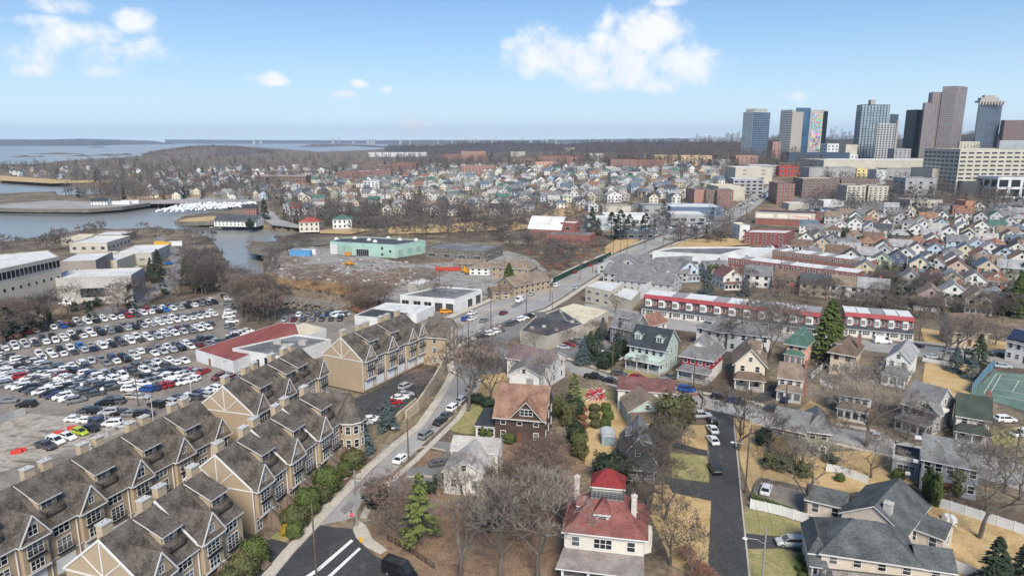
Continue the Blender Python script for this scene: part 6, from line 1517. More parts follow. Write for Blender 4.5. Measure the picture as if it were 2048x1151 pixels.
slab('grey and pink shops beside the small red tank', 1285, 1345, 412, 428, 20, GWALL, GYROOF, (8,1,.4,.4,.1,.8), 0, 'low_building', 'building')
slab('white flat-roofed showroom with cars in front, behind the pines', 1210, 1300, 432, 452, 20, WWALL, WHROOF, (6,1,.6,.5,.1,.8), 0, 'low_building', 'building')
slab('pale blue shed with white gable behind the tall pines', 1175, 1225, 438, 460, 20, mat('pale_blue_wall', (.42,.47,.50), .8), WHROOF, None, 0, 'low_building', 'building')
slab('petrol station shop with a dark front under the pines', 1235, 1310, 463, 480, 16, mat('dark_shopfront', (.08,.09,.11), .7), WHROOF, (6,1,.6,.5,.1,.8), 0, 'low_building', 'building')
slab('white wall building beside the dark red brick apartments', 1480, 1500, 452, 482, 16, WWALL, CRROOF, (5,2,.3,.3,.1,.9), 0, 'low_building', 'building')
# apartment blocks spread over the middle distance
mid = [('long brick apartment block among bare trees',500,630,343,351,BRD,2),('low brick garden apartments with white porches',508,612,352,371,BRD,3),('row of tall brick apartment slabs, leftmost',670,706,345,361,BRK,6),('row of tall brick apartment slabs, second',707,742,343,361,BRK,6),('row of tall brick apartment slabs, third',743,782,342,361,BRK,6),
 ('dark brick slab behind the tall row',714,781,331,344,BRD,5),('red brick slab with white balconies',784,832,326,347,BRK,7),('long low brick block on the skyline of the trees',700,768,323,333,BRD,3),('pale hotel block with an orange end wall',922,956,303,320,BRK2,6),('orange end block of the pale hotel',956,972,303,319,BRO,6),('brick apartment cluster left of the hotel',885,922,309,322,BRK,4),
 ('long pale brick block with a cream left tower',923,990,332,349,BRK2,5),('white apartment house with many windows',726,758,363,378,WWALL,3),('brown brick block, far left of the hillside',1026,1075,317,334,BRD,4),('brick block with stepped wings on the hill',1076,1168,313,330,BRK,5),('salmon stucco apartment block',1071,1117,325,339,mat2('salmon_wall', [(.55,.28,.20),(.62,.33,.24),(.66,.37,.28)], .2),4),('white apartment block on the wooded skyline',1179,1208,308,320,WWALL,5),('pale block on the wooded skyline, left',1020,1051,304,313,CWALL,3),
 ('broad red brick apartment block',1221,1275,320,343,BRK,6),('red brick apartment wing right of the broad block',1275,1330,321,340,BRK,5),('yellow brick block with pointed gables, left',1310,1355,311,328,mat2('yellow_brick', [(.50,.36,.20),(.56,.41,.24),(.60,.45,.28)], .2),4),('yellow brick block with pointed gables, right',1363,1424,312,331,MATS['yellow_brick'],5),('white-grey industrial block on the hill',1424,1460,320,338,GWALL,0),('brown brick block before the first glass tower',1472,1516,312,336,BRK2,6),('long tan building on the wooded ridge',1130,1175,296,303,CWALL,2),('cream building on the wooded ridge',1165,1190,291,300,CWALL,3),('brick tower between the glass towers',1546,1562,284,318,BRK2,9),('cream block left of the black glass tower',1692,1716,290,318,CWALL,0),('white office block between the towers',1655,1678,288,322,WWALL,5),('grey office block right of the chimney',1790,1822,298,322,GWALL,5),('low cream block at the foot of the towers',1668,1716,310,324,WWALL,2)]
for lb, x0, x1, yt, yb, m, n in mid:
	slab(lb, x0, x1, yt, yb, 22, m, GYROOF if rnd.random() < .5 else WHROOF, F_(5,n) if n else None, rnd.uniform(-4,4))
def condos():
	for i in range(8):
		x = 737+i*14.7; slab('white waterfront condominium block with dormers, %s from the left' % nth(i), x, x+13, 305, 313.5, 25, WWALL, GYROOF, (7,4,.5,.45,.05,.95), 0, group='white waterfront condominiums')
condos()
# school campus on the left shore
t, Q, Hh = B('school_gym', 'large cream and taupe building with a band of tall dark windows', 'building', (60,628,530), [(-120,566),(118,515),(96,503),(-120,520)], BWALL, WHROOF, .5)
i = fidx(t, Q, (-120,566), (118,515), Hh)
mb = MB(); p, q = Q[i], Q[(i+1)%4]; wall_quads(mb, p, q, Hh*.80, Hh*.96, 26, 1, .85, .9); wall_quads(mb, p, q, Hh*.56, Hh*.64, 14, 1, .3, .8)
put(t, 'windows', mb, [WHITE, GLASS])
ob('cream_band', (lambda m: (wall_quads(m, p, q, Hh*.38, Hh*.74, 1, 1, .99, .99, 0, 0, 0, .02), m)[1])(MB()).mesh('cream_band', CWALL), t)
slab('taupe flat-roofed school wing', 118, 187, 524, 562, 26, TWALL, WHROOF, (12,2,.12,.3,.1,.8), 14, 'school_wing', 'building')
slab('pale grey school wing with large recessed panels', 108, 255, 556, 608, 18, mat2('pale_grey_wall', [(.38,.36,.34),(.44,.42,.395),(.50,.48,.45)], .1), WHROOF, (22,1,.3,.5,.1,.8), 13, 'school_wing', 'building')
slab('round cream hall with a bright white roof', 162, 232, 523, 545, 30, CWALL, WHROOF, None, 5, 'school_wing', 'building')
slab('low tan school wing with windows and a white roof', 228, 300, 508, 530, 30, BWALL, WHROOF, (8,1,.3,.35,.2,.8), 9, 'school_wing', 'building')
slab('cream low building with a patched white roof on the shore', 140, 212, 487, 505, 30, CWALL, WHROOF, (5,1,.4,.4,.1,.9), 5, 'school_wing', 'building')
slab('cream barrel-roofed building on the shore, left', 123, 170, 478, 490, 20, CWALL, CRROOF, (6,1,.3,.3,.1,.9), 5, 'school_wing', 'building')
slab('brown flat building behind trees on the shore', 185, 245, 471, 484, 18, TWALL, WHROOF, (6,1,.3,.3,.1,.9), 5, 'school_wing', 'building')
for (x0,x1,y0,y1) in ((100,200,500,515),(195,290,497,512),(60,130,507,520),(230,300,502,515)):
	pass
# tan brick office and outbuildings by the yard
def ghouse(label, x, yb, w, d, h, rh, kind, wall, roof, rot=0, near=False, **k):
	X, Y, g = G(x, yb); th = R(rot); c = (X-math.sin(th)*d/2, Y+math.cos(th)*d/2, g)
	return house(label, c, th, w, d, h, rh, kind, wall, roof, near=near, **k)
TANB = brick('tan_brick', (.36,.27,.17))
ghouse('tan brick station building with a pale brown hip roof, left part', 1020, 556, 20, 12, 5, 3, 'hip', TANB, 'tan', -22, name='station_building', cat='building')
ghouse('tan brick station wing with a pale brown gable roof by the avenue', 1065, 585, 22, 11, 4.4, 3, 'gx', TANB, 'tan', 42, name='station_building', cat='building')
ghouse('small white house under a tan roof in the contractor yard', 965, 550, 13, 9, 3.6, 2.2, 'hip', 'white', 'tan', -8, name='yard_office', cat='building')
ghouse('open tan-roofed vehicle shelter in the contractor yard', 938, 541, 16, 9, 3.6, 1.5, 'gx', 'brown', 'tan', -8, name='vehicle_shelter', cat='shelter')
ghouse('small brown-roofed booth by the avenue below the cedar', 1003, 598, 8, 7, 3, 1.8, 'gx', TANB, 'brown', 20, name='booth', cat='building')
for i, (x, yb, w, d, rot) in enumerate(((1250,568,22,14,-30),(1285,583,26,14,-30),(1325,560,24,15,-30),(1300,545,22,14,55),(1262,545,20,14,60),(1340,545,18,12,-30))):
	ghouse('grey shingled low apartment house, %s of the cluster by the avenue' % nth(i), x, yb, w, d, 4.5, 3.6, 'gx', 'light grey', 'grey', rot, group='grey shingled low apartment houses', name='low_apartments', cat='apartment house')
wall_run('parapet_wall', 'long pale wall slanting behind the grey shingled apartments', [(1278,600),(1320,572),(1362,546)], 5, WWALL, .4)
# ------------------------------------------------------------------ the high-rise towers
def tower(label, L_, M_, R_, yt, Y, fl, matL, matR, cl=8, cr=8, fwL=.5, fhL=.5, fwR=.6, fhR=.55, dl=22, dr=22, name='high_rise', wall=None, fm=0):
	m = AT(M_, yt, Y); l = AT(L_, yt, Y+dl); r = AT(R_, yt, Y+dr); z = m[2]; g = hgt(m[0], m[1])-2
	P = [m[:2], r[:2], (l[0]+r[0]-m[0], l[1]+r[1]-m[1]), l[:2]]; c = (m[0], m[1], g); Q = [(p[0]-c[0], p[1]-c[1]) for p in P]; H_ = z-g
	t = thing(name, label, 'tower', c); wm = wall or matL
	mb = MB(); mb.prism(Q, 0, H_); put(t, 'wall', mb, wm)
	mb = MB(); wall_quads(mb, Q[3], Q[0], 3, H_-1, cl, fl, fwL, fhL, 0, 0, 1, .15); wall_quads(mb, Q[0], Q[1], 3, H_-1, cr, fl, fwR, fhR, 0, 0, 2, .15)
	ob('windows', mb.mesh('windows', [WHITE, matL if wall else TGL, matR]), t, kind='stuff')
	return t, Q, H_
TGL = mat('tower_glass', (.09,.12,.14), .15, .3, .12, spec=.6); TGB = mat('tower_glass_blue', (.045,.10,.18), .12, .35, .08, spec=.7); TGD = mat('tower_glass_dark', (.02,.025,.032), .15, .3, .1, spec=.6); TGP = mat('tower_glass_pale', (.26,.33,.37), .15, .3, .1, spec=.6)
TWH = mat('tower_pale', (.42,.42,.41), .7, .08, .1); TBE = mat('tower_beige', (.36,.335,.305), .8, .06, .1); TBR = mat('tower_brick', (.20,.13,.115), .9, .1, .2); TDK = mat('tower_dark', (.035,.04,.048), .5, .15, .2)
t, Q, h_ = tower('glass tower with a pale left face and blue right face, leftmost high-rise', 1487, 1507, 1541, 223, 1230, 24, TGP, TGB, 6, 10, .78, .6, .9, .82, wall=TWH)
mb = MB(); mb.prism([(Q[0][0]+4,Q[0][1]+6),(Q[1][0]-4,Q[1][1]+4),(Q[2][0]-4,Q[2][1]-4),(Q[3][0]+4,Q[3][1]-2)], h_, h_+5); put(t, 'penthouse', mb, TBE)
t, Q, h_ = tower('broad beige tower with a tall colourful mural panel', 1562, 1585, 1657, 219, 1230, 26, TGL, TGL, 8, 20, .9, .5, .3, .3, dl=18, dr=6, wall=TWH)
p, q = Q[0], Q[1]; LL = math.dist(p, q); ux, uy = (q[0]-p[0])/LL, (q[1]-p[1])/LL; aa = math.atan2(uy, ux)
def mural():
	m, nt, b = _nt('abstract_mural'); N = nt.nodes.new; L = nt.links.new; tc = N('ShaderNodeTexCoord'); no = N('ShaderNodeTexNoise'); no.inputs['Scale'].default_value = .12
	L(tc.outputs['Object'], no.inputs['Vector']); ad = N('ShaderNodeVectorMath'); ad.operation = 'MULTIPLY_ADD'; L(no.outputs['Color'], ad.inputs[0]); ad.inputs[1].default_value = (22,22,22); L(tc.outputs['Object'], ad.inputs[2])
	v = N('ShaderNodeTexVoronoi'); v.inputs['Scale'].default_value = .3; L(ad.outputs[0], v.inputs['Vector']); h = N('ShaderNodeHueSaturation'); h.inputs['Saturation'].default_value = .8; h.inputs['Value'].default_value = .7; L(v.outputs['Color'], h.inputs['Color']); L(h.outputs[0], b.inputs['Base Color']); MATS['abstract_mural'] = m; return m
for nm, s0, s1, z0, z1, m in (('panel',0.0,.30,2,h_-4,TBE),('glass_strip',.32,.50,2,h_-2,TGB),('mural_panel',.56,.84,14,h_-6,mural()),('dark_strip',.87,.99,2,h_-3,TGD),('crown_panel',.1,.5,h_-3,h_+3,TGB)):
	mb = MB(); mb.box(LL*s0, LL*s1, -1.2, 0, z0, z1); ob(nm, mb.mesh(nm, m), t, (p[0],p[1],0), aa)
slab('wide dark blue podium under the mural tower', 1578, 1700, 306, 325, 30, mat('podium_blue', (.05,.075,.12), .6), DKROOF, None, 0, 'podium', 'building')
t, Q, h_ = tower('black-framed glass tower with a pale top row', 1714, 1724, 1781, 209, 1150, 20, TGP, TGP, 3, 9, .7, .8, .74, .86, dl=20, dr=10, wall=TDK)
mb = MB(); mb.box(18,26,8,16,h_,h_+8); put(t, 'lift_tower', mb, TBE)
tower('white gridded tower with square dark windows in front of the black glass tower', 1754, 1756, 1792, 247, 1090, 15, TGD, TGD, 2, 6, .4, .4, .55, .6, dl=20, dr=5, wall=TWH)
tower('narrow dark blue block behind the white gridded tower', 1780, 1784, 1798, 228, 1250, 20, TGD, TGB, 2, 3, .7, .6, .7, .6, wall=TDK)
tower('dark charcoal glass tower left of the tallest tower', 1813, 1835, 1853, 219, 1180, 26, TGD, TGD, 8, 6, .8, .7, .8, .7, wall=TDK)
tower('stepped left wing of the tallest brick and glass tower', 1846, 1850, 1872, 205, 1160, 30, TGP, TGP, 2, 6, .5, .5, .6, .5, dl=20, dr=10, wall=TBR)
tower('main shaft of the tallest brick and glass tower', 1858, 1866, 1908, 184, 1175, 34, TGP, TGP, 3, 9, .5, .5, .55, .5, dl=20, dr=10, wall=TBR)
tower('tallest shaft with rounded crown of the brick and glass tower', 1886, 1914, 1936, 172, 1165, 38, TGP, TGP, 7, 6, .62, .5, .62, .5, dl=12, dr=20, wall=TBR)
t, Q, h_ = tower('tower under construction with blue glass and a ragged concrete crown', 1957, 1960, 2006, 205, 1190, 22, TGB, TGB, 3, 9, .6, .5, .6, .6, dl=20, dr=10, wall=mat('tower_grey_blue', (.12,.13,.15), .7, .2, .1))
mb = MB()
for (a, b, c, d, e) in ((-1,36,-1,12,3),(2,32,1,10,8),(8,26,2,9,12)): mb.box(a,b,c,d,h_,h_+e)
for x in range(-2,42,5): mb.box(x,x+2.5,-2.5,-.3,h_-4,h_+2)
put(t, 'unfinished_crown', mb, TBE)
tower('brown brick high-rise cut by the right edge of the picture', 2002, 2010, 2080, 240, 1180, 18, TGL, TGL, 2, 12, .5, .5, .5, .5, dl=20, dr=8, wall=TBR)
tower('pale low glass building below the brown brick high-rise', 1995, 2000, 2070, 281, 1120, 8, TGP, TGP, 2, 14, .7, .6, .7, .6, dl=15, dr=5, wall=TWH)
tower('cream rounded building in front of the construction tower', 1916, 1920, 1960, 283, 1130, 8, TGL, TGL, 2, 6, .3, .4, .3, .4, dl=15, dr=5, wall=CWALL)
a = AT(1796, 240, 1120); mb = MB(); mb.tube([(0,0,0),(0,0,a[2]-36)], [2.2,1.5], 12); c_ = thing('chimney_stack', 'slender tan chimney stack beside the white gridded tower', 'chimney', (a[0],a[1],36)); put(c_, 'shaft', mb, TBE)
# ------------------------------------------------------------------ wooded ridges, far shore and far skyline
def ridge(name, label, base, tops, m, kind='structure', rough=.25, seed=1, w=None, trees=0, ts=1.0):
	"base: pixel line of the foot; tops: pixel y of the crest along it (same x). Built as a long mound"
	r = random.Random(seed); xs = []; n = 140
	x0, x1 = base[0][0], base[-1][0]
	def interp(L, x):
		for (a, b), (c, d) in zip(L, L[1:]):
			if a <= x <= c: return b+(d-b)*(x-a)/(c-a)
		return L[-1][1]
	F, T, K = [], [], []
	for i in range(n+1):
		x = x0+(x1-x0)*i/n; yb = interp(base, x); yt = interp(tops, x)+r.uniform(-rough, rough)
		bx, by = W(x, yb, WATER_Z) if label.startswith('~') else G(x, yb)[:2]; g = WATER_Z if label.startswith('~') else hgt(bx, by)
		wd = w or by*.06; Yc = by+wd
		c = AT(x, yt, Yc); F.append((bx, by, g-1)); T.append((c[0], c[1], max(c[2], g))); K.append((c[0]*1.06, c[1]+wd*1.5, g-4))
	mb = MB(); mid = [((f[0]*.45+t[0]*.55), (f[1]*.45+t[1]*.55), f[2]*.25+t[2]*.75+r.uniform(-.05,.05)*(t[2]-f[2])) for f, t in zip(F, T)]
	for A, B_ in ((F, mid), (mid, T), (T, K)):
		for i in range(n): mb.poly([A[i], A[i+1], B_[i+1], B_[i]])
	me = mb.mesh(name, m); o = ob(name, me, kind=kind); o['label'] = label.lstrip('~')
	if trees:
		for _ in range(trees):
			i = r.randrange(n); u = r.random(); A, B_ = (F[i], T[i]) if u < .5 else (mid[i], T[i]); q = r.random(); p = [A[k]+(B_[k]-A[k])*q+r.uniform(-4,4)*(k < 2) for k in range(3)]; RTREES.append((p[0],p[1],p[2]-6,r.uniform(.8,1.3)*ts,.8,r.uniform(0,6),r.choice((6,7,8))))
	return o
RTREES = []
WOODB = mat2('wooded_hill', [(.05,.045,.05),(.07,.065,.07),(.085,.078,.08),(.06,.056,.06)], .02, fine=.12, fineamt=.5, bump=0)
WOODP = mat2('winter_wood', [(.08,.065,.06),(.12,.10,.09),(.15,.125,.11),(.09,.08,.065)], .03, fine=.15, fineamt=.5, bump=0)
ridge('far_shore', '~long low wooded island on the horizon at the left', [(-300,293),(0,292),(120,292),(190,291.5),(240,289.5),(338,288.6)], [(-300,279),(0,278.6),(100,279),(160,277.5),(230,279.3),(300,281),(338,286)], WOODB, seed=2)
ridge('far_shore', '~thin far shore on the horizon', [(330,287),(520,287.4),(700,287.6),(900,289),(1040,289),(1500,289),(2300,289)], [(330,279),(500,280),(700,280.5),(820,280),(1000,280),(1200,278.5),(1300,277.5),(1480,275),(1700,276),(2300,276)], WOODB, seed=3, w=900)
ridge('wooded_hill', '~dark low wooded point across the water', [(600,294),(640,294),(700,292),(770,296)], [(600,293),(625,288.5),(680,288),(740,290),(770,293)], WOODP, seed=4, w=150, trees=120)
ridge('wooded_hill', '~wooded island rising from the sound', [(286,312),(340,314),(430,314),(520,309),(575,302)], [(286,309),(320,302),(380,293),(430,290.5),(480,293),(530,299),(575,302)], WOODP, seed=5, w=160, trees=420)
ridge('wooded_hill', 'long blue wooded ridge behind the town, left part', [(770,303),(850,309),(960,307),(1090,303),(1110,303)], [(770,294),(800,291),(870,292),(930,286.5),(1000,285),(1080,286.5),(1110,290)], WOODB, seed=6, w=250, trees=500, ts=1.3)
ridge('wooded_hill', 'long blue wooded ridge behind the town, right part', [(1080,303),(1250,305),(1480,306),(1700,306),(2300,304)], [(1080,290),(1140,288),(1200,284),(1300,283.5),(1480,284),(1560,279),(1700,279),(1800,279),(1940,268),(2048,268),(2300,275)], WOODB, seed=7, w=250, trees=700, ts=1.3)
for x0, x1, y in ((66,168,308),(190,240,310.5),(240,268,309.5),(192,210,295),(34,68,313.5),(78,90,313),(212,236,311),(152,178,312)):
	ridge('rocky_islet', '~low rocky islet in the sound', [(x0,y+.6),(x1,y+.6)], [(x0,y),((x0+x1)/2,y-3 if x1-x0 > 25 else y-1.5),(x1,y)], WOODP, seed=x0, w=25)
def skyline():
	r = random.Random(12); mb = MB(); m = mat('distant_tower', (.30,.32,.34), .8, .1, .01)
	L = [(1380+i*4.2, r.uniform(1,6)) for i in range(24)]+[(1395,12),(1398,6),(1402,7),(1410,8),(1420,9),(1430,8),(1440,7),(1452,12),(1456,15),(1462,11),(1468,13),(1474,14),(1478,16)]+[(1543+i*3, r.uniform(4,12)) for i in range(8)]+[(1660+i*4, r.uniform(5,14)) for i in range(15)]+[(1661,24),(1664,20),(1669,26),(1682,24),(1690,16),(1700,17),(1790,12),(1796,15),(1802,10)]+[(r.uniform(500,1380), r.uniform(.3,1.2)) for i in range(30)]+[(664,5),(678,5),(992,6),(1047,6)]
	for x, h in L:
		yb = 279.5; Y = r.uniform(9000, 10500); a = AT(x, yb, Y); w = r.uniform(14,40); top = AT(x, yb-h, Y)[2]
		if h in (5,6,24,26): w = 10
		mb.box(a[0]-w/2, a[0]+w/2, Y, Y+w, -4, top, bottom=False)
	o = ob('distant_skyline', mb.mesh('distant_skyline', m)); tag(o, 'hazy row of tiny towers of a far city along the horizon', 'skyline', None, 'stuff')
skyline()
# ------------------------------------------------------------------ houses of the middle distance
OCC = []      # (x, y, r)
HN = [0]
def free(x, y, r):
	for a, b, c in OCC:
		if (a-x)**2+(b-y)**2 < (r+c)**2: return False
	return True
for o in list(COL.objects):
	if o.parent is None and o.get('category') and o.get('category') not in ('tower',):
		w_ = [c for c in o.children if c.name.startswith('wall')]
		if w_:
			d_ = w_[0].dimensions; k_ = max(d_.x, d_.y)/2
			c_ = o.matrix_world @ Vector() if False else o.location
			OCC.append((c_[0], c_[1], 10 if o.name.startswith('row_house') else min(k_, 30)))
KN = {'gy':'gabled','gx':'wide','hip':'hipped','gamb_y':'gambrel'}
FARH = []
def mh(x, yb, kind, wall, roof, w=9, d=11, rot=-20, h=5.8, rh=None, where='', near=False):
	X, Y, g = G(x, yb); th = R(rot); c = (X-math.sin(th)*d/2, Y+math.cos(th)*d/2, g); rh = rh or (3.4 if kind in ('gy','gx') else 2.8)
	if HN[0] >= 262: FARH.append((c, th, w, d, h, rh, kind, wall, roof)); return
	HN[0] += 1
	house('%s %s house, %s roof, %s' % (wall, KN[kind], roof, where), c, th, w, d, h, rh, kind, wall, roof, near=False, door=False, porch=dict(d=1.8, h=2.6, rise=.7, closed=True) if (near and kind in ('gy','hip')) else None, dormers=([(0, -d/2+1.6, h+.7, 1.9, 1.3, 2)] if kind == 'hip' and near else ()), chim=([(w*.22, .6, h, h+rh+.9)] if rnd.random() < .45 else ()))
def flush_far():
	mats = [WHITE, GLASS]; ix = {}; M = MB()
	def mi(m):
		if m.name not in ix: ix[m.name] = len(mats); mats.append(m)
		return ix[m.name]
	for c, th, w, d, h, rh, kind, wall, roof in FARH:
		a, b = w/2, d/2; M.add(walls_mb(w, d, h, rh, kind), c, th, 1, mi(wallm(wall))); q = roof_mb(w, d, h, rh, kind, .5); q.m = [mi(roofm(roof)) if k == 0 else 0 for k in q.m]; M.add(q, c, th)
		q = MB(); wall_quads(q, (-a,-b), (a,-b), .2, h-.1, 3, 2, .36, .48); wall_quads(q, (a,-b), (a,b), .2, h-.1, 3, 2, .3, .48); M.add(q, c, th)
	tag(ob('distant_houses', M.mesh('distant_houses', mats)), 'small pale houses crowded on the far slopes beyond the nearer rows', 'houses', None, 'stuff')
EXPL = [(1764,514,'gy','white','dark grey'),(1798,512,'gx','off-white','light grey'),(1832,519,'gy','white','mauve'),(1868,520,'gy','pale blue','grey'),(1903,527,'hip','white','grey'),
 (1761,543,'gy','pale green','grey'),(1792,539,'gy','navy blue','dark grey'),(1837,551,'gy','pale yellow','blue-grey'),(1869,552,'gy','light grey','brown'),(1913,558,'gy','peach','maroon'),
 (1819,583,'gy','light grey','grey'),(1859,583,'hip','white','maroon'),(1902,584,'gy','pale yellow','light grey'),(1946,586,'gy','white','grey'),(1990,588,'hip','white','rust'),
 (1831,501,'hip','green','orange'),(1869,507,'hip','pale blue','maroon'),(1896,481,'gy','white','grey'),(1882,464,'gy','sky blue','grey'),(1847,467,'gy','white','light grey'),(1936,481,'gy','cream','brown'),(1962,468,'gy','white','brown'),
 (1854,450,'gx','off-white','orange'),(1817,461,'hip','light grey','grey'),(1814,440,'gamb_y','white','pale'),(1922,458,'gy','white','grey'),(1992,507,'hip','brown','orange'),(2018,490,'gy','cream','brown'),(2040,508,'gy','sage green','brown'),(2040,540,'gy','off-white','tan'),(2018,458,'gy','light grey','grey'),(2037,474,'hip','light grey','blue-grey'),(1960,448,'gy','light grey','dark grey'),
 (1628,476,'gx','white','grey'),(1665,478,'hip','off-white','brown'),(1707,489,'hip','pale yellow','tan'),(1741,481,'hip','white','light grey'),(1734,455,'hip','white','orange'),(1710,456,'gy','light grey','green'),(1610,495,'gy','white','dark grey'),(1635,493,'gy','cream','grey'),(1662,498,'gy','grey','dark grey'),(1696,501,'hip','white','grey'),(1731,504,'hip','tan','orange'),
 (1727,561,'gy','yellow','grey'),(1513,574,'gx','white','grey'),(1574,584,'gx','red brick','brown'),(1627,593,'gx','beige','dark grey'),(1685,597,'gx','white','tan'),(1743,603,'gx','white','light grey'),
 (1859,620,'gy','mauve','tan'),(1905,612,'gy','white','light grey'),(1954,627,'gy','cream','tan'),(1990,622,'hip','pale blue','light grey'),(1378,562,'gy','pale blue','grey'),(1434,562,'gx','white','grey'),(1464,578,'gy','off-white','maroon'),
 (906,431,'hip','white','dark grey'),(994,429,'gx','white','charcoal'),(1032,427,'gx','white','grey'),(969,401,'gy','cream','tan'),(1002,403,'hip','light grey','grey'),(619,463,'hip','cream','red'),(685,457,'hip','white','green'),(588,430,'hip','white','red'),(640,420,'hip','off-white','rust'),(707,432,'hip','dark grey','green'),
 (1108,411,'gx','white','white' if False else 'pale'),(1229,405,'gy','white','light grey'),(1307,407,'gamb_y','cream','charcoal'),(1352,406,'gamb_y','white','dark grey'),(1085,376,'gy','white','orange'),(1070,374,'gy','white','rust'),(1140,352,'gx','pale blue','dark grey'),(1245,385,'gy','white','rust'),(1385,379,'gy','mint green','light grey'),(1350,368,'hip','navy blue','dark grey'),
 (545,378,'gy','tan','tan'),(775,430,'gy','white','grey'),(790,430,'gy','pale yellow','brown'),(800,428,'gy','white','dark grey'),(870,430,'gy','light grey','brown'),(500,430,'gx','red brick','charcoal'),(236,354,'hip','white','blue-grey'),(40,352,'gy','white','blue-grey'),(118,357,'hip','white','light grey')]
def desc_for(x, yb): return 'left shore' if x < 400 else 'creek mouth' if x < 760 and yb > 400 else 'left hillside' if x < 1000 else 'centre hillside' if x < 1480 else 'right slope'
def place_list(L):
	g = {}
	for e in L: g.setdefault((desc_for(e[0], e[1]), int(e[1]/12)), []).append(e)
	bands = {}; out = []
	for k in g: bands.setdefault(k[0], set()).add(k[1])
	for k, es in g.items():
		es.sort(key=lambda e: e[0]); bi = sorted(bands[k[0]], reverse=True).index(k[1])
		for i, e in enumerate(es): out.append((math.hypot(*G(e[0],e[1])[:2]), e, '%s, %s row up, %s from left' % (k[0], nth(bi), nth(i))))
	for dd, e, wh in sorted(out, key=lambda o: o[0]):
		x, yb, kind, wall, roof = e[:5]; big = x in (619,685,1229,669)
		mh(x, yb, kind, wall, roof, w=(14 if big else (11.5 if kind == 'gx' else 8.8)), d=(12 if big else (8.5 if kind == 'gx' else 11)), rot=e[5] if len(e) > 5 else (-27 if x > 1480 else 8), h=7 if big else 5.8, where=wh, near=dd < 420)
for e in EXPL:
	X_, Y_, g_ = G(e[0], e[1]); OCC.append((X_, Y_+5, 6.5))
r5 = random.Random(21); L = []
wallsel = ['white','white','white','off-white','off-white','cream','light grey','pale blue','pale yellow','pale green','light grey','white','grey','light grey','beige','sage green','off-white','brown']
roofsel = ['grey','grey','dark grey','light grey','brown','tan','rust','green','blue-grey','dark grey','light grey','pale','grey']
def sprinkle(x0, x1, y0, y1, n, rmin=6.5, rot=None):
	c = 0
	for _ in range(n*8):
		if c >= n: break
		u = r5.random(); x = r5.uniform(x0, x1); y = y0+(y1-y0)*u
		X, Y, g = G(x, y)
		if any(inside(np.array(P), np.array([X]), np.array([Y]))[0] for P in WATERS): continue
		if not free(X, Y+5, rmin+1.5): continue
		OCC.append((X, Y+5, rmin)); c += 1
		L.append((x, y, r5.choice(['gy','gy','gx','hip','gy']), r5.choice(wallsel), r5.choice(roofsel), r5.choice([-27,-22,60,65,-30] if x > 1480 else [-25,8,8,62,-75])))
sprinkle(780, 1190, 392, 424, 50, 5.6); sprinkle(1040, 1430, 366, 404, 80, 5.6); sprinkle(780, 1100, 366, 394, 56, 5.6); sprinkle(780, 1450, 343, 368, 90, 6)
sprinkle(1780, 2060, 425, 452, 10); sprinkle(1600, 2060, 440, 560, 52, 5.6); sprinkle(560, 770, 372, 430, 30, 7); sprinkle(300, 560, 350, 380, 16, 9); sprinkle(20, 700, 336, 356, 40, 9)
sprinkle(420, 1010, 336, 372, 150, 4.6); sprinkle(300, 780, 352, 400, 80, 5); sprinkle(760, 1440, 334, 350, 110, 5)
place_list(EXPL+L); flush_far()
print('houses', HN[0], len(FARH))
# ------------------------------------------------------------------ cars
rc = random.Random(5)
def carrow(p1, p2, desc, n=None, gap=2.6, dbl=0, hd=None, cols=None, kinds=None, flip=None, group='cars in the crowded car lot', skip=.015, jit=.06):
	a = G(*p1); b = G(*p2); L = math.dist(a[:2], b[:2]); th = math.atan2(b[1]-a[1], b[0]-a[0]); n = n or int(L/gap)
	for line in range(1+dbl):
		for i in range(n):
			if cols is None and rc.random() < skip: continue
			t = (i+.5)/n; off = line*5.1
			x = a[0]+(b[0]-a[0])*t-math.sin(th)*off+rc.uniform(-jit,jit); y = a[1]+(b[1]-a[1])*t+math.cos(th)*off+rc.uniform(-jit,jit)*2
			h = (th+R(90) if hd is None else R(hd))+rc.uniform(-.04,.04)
			if flip is None:
				if rc.random() < .5: h += math.pi
			elif flip: h += math.pi
			c = cols[i % len(cols)] if cols else pick_colour(rc); k = kinds[i % len(kinds)] if kinds else pick_kind(rc)
			nm = {'sedan':'sedan','suv':'SUV','hatch':'hatchback','pickup':'pickup truck','van':'van'}[k]
			lb = '%s %s, %s from left, %s%s' % (c, nm, nth(i), ('front line, ','second line, ','third line, ')[line] if dbl else '', desc)
			CARLIST.append((x, y, hgt(x,y)+.02, h, k, c, lb, group, 'car'))
carrow((45,668),(436,606), 'topmost double row of the car lot', dbl=1)
carrow((-20,706),(436,630), 'second double row of the car lot', dbl=1)
carrow((75,720),(440,654), 'third double row of the car lot', dbl=1)
carrow((140,744),(440,684), 'fourth double row of the car lot', dbl=1)
carrow((190,768),(380,722), 'fifth double row of the car lot', dbl=1)
carrow((420,700),(500,662), 'short row beside the far end of the red-roofed workshop')
carrow((-60,718),(228,780), 'upper slanting block at the left', dbl=1, hd=40, gap=2.7)
carrow((-60,752),(160,806), 'lower slanting block at the left', dbl=2, hd=40, gap=2.7)
carrow((0,800),(70,818), 'pair at the left edge near the pale fence', n=2, hd=8, cols=['grey','black'])
carrow((140,840),(262,856), 'row along the edge of the concrete slab', n=5, hd=10)
carrow((160,824),(300,834), 'loose dark group beside the wooden pole', n=6, hd=10, cols=['dark grey','black','silver','black','grey','black'])
carrow((200,812),(240,806), 'loose dark group beyond the wooden pole', n=2, hd=10, cols=['black','dark grey'])
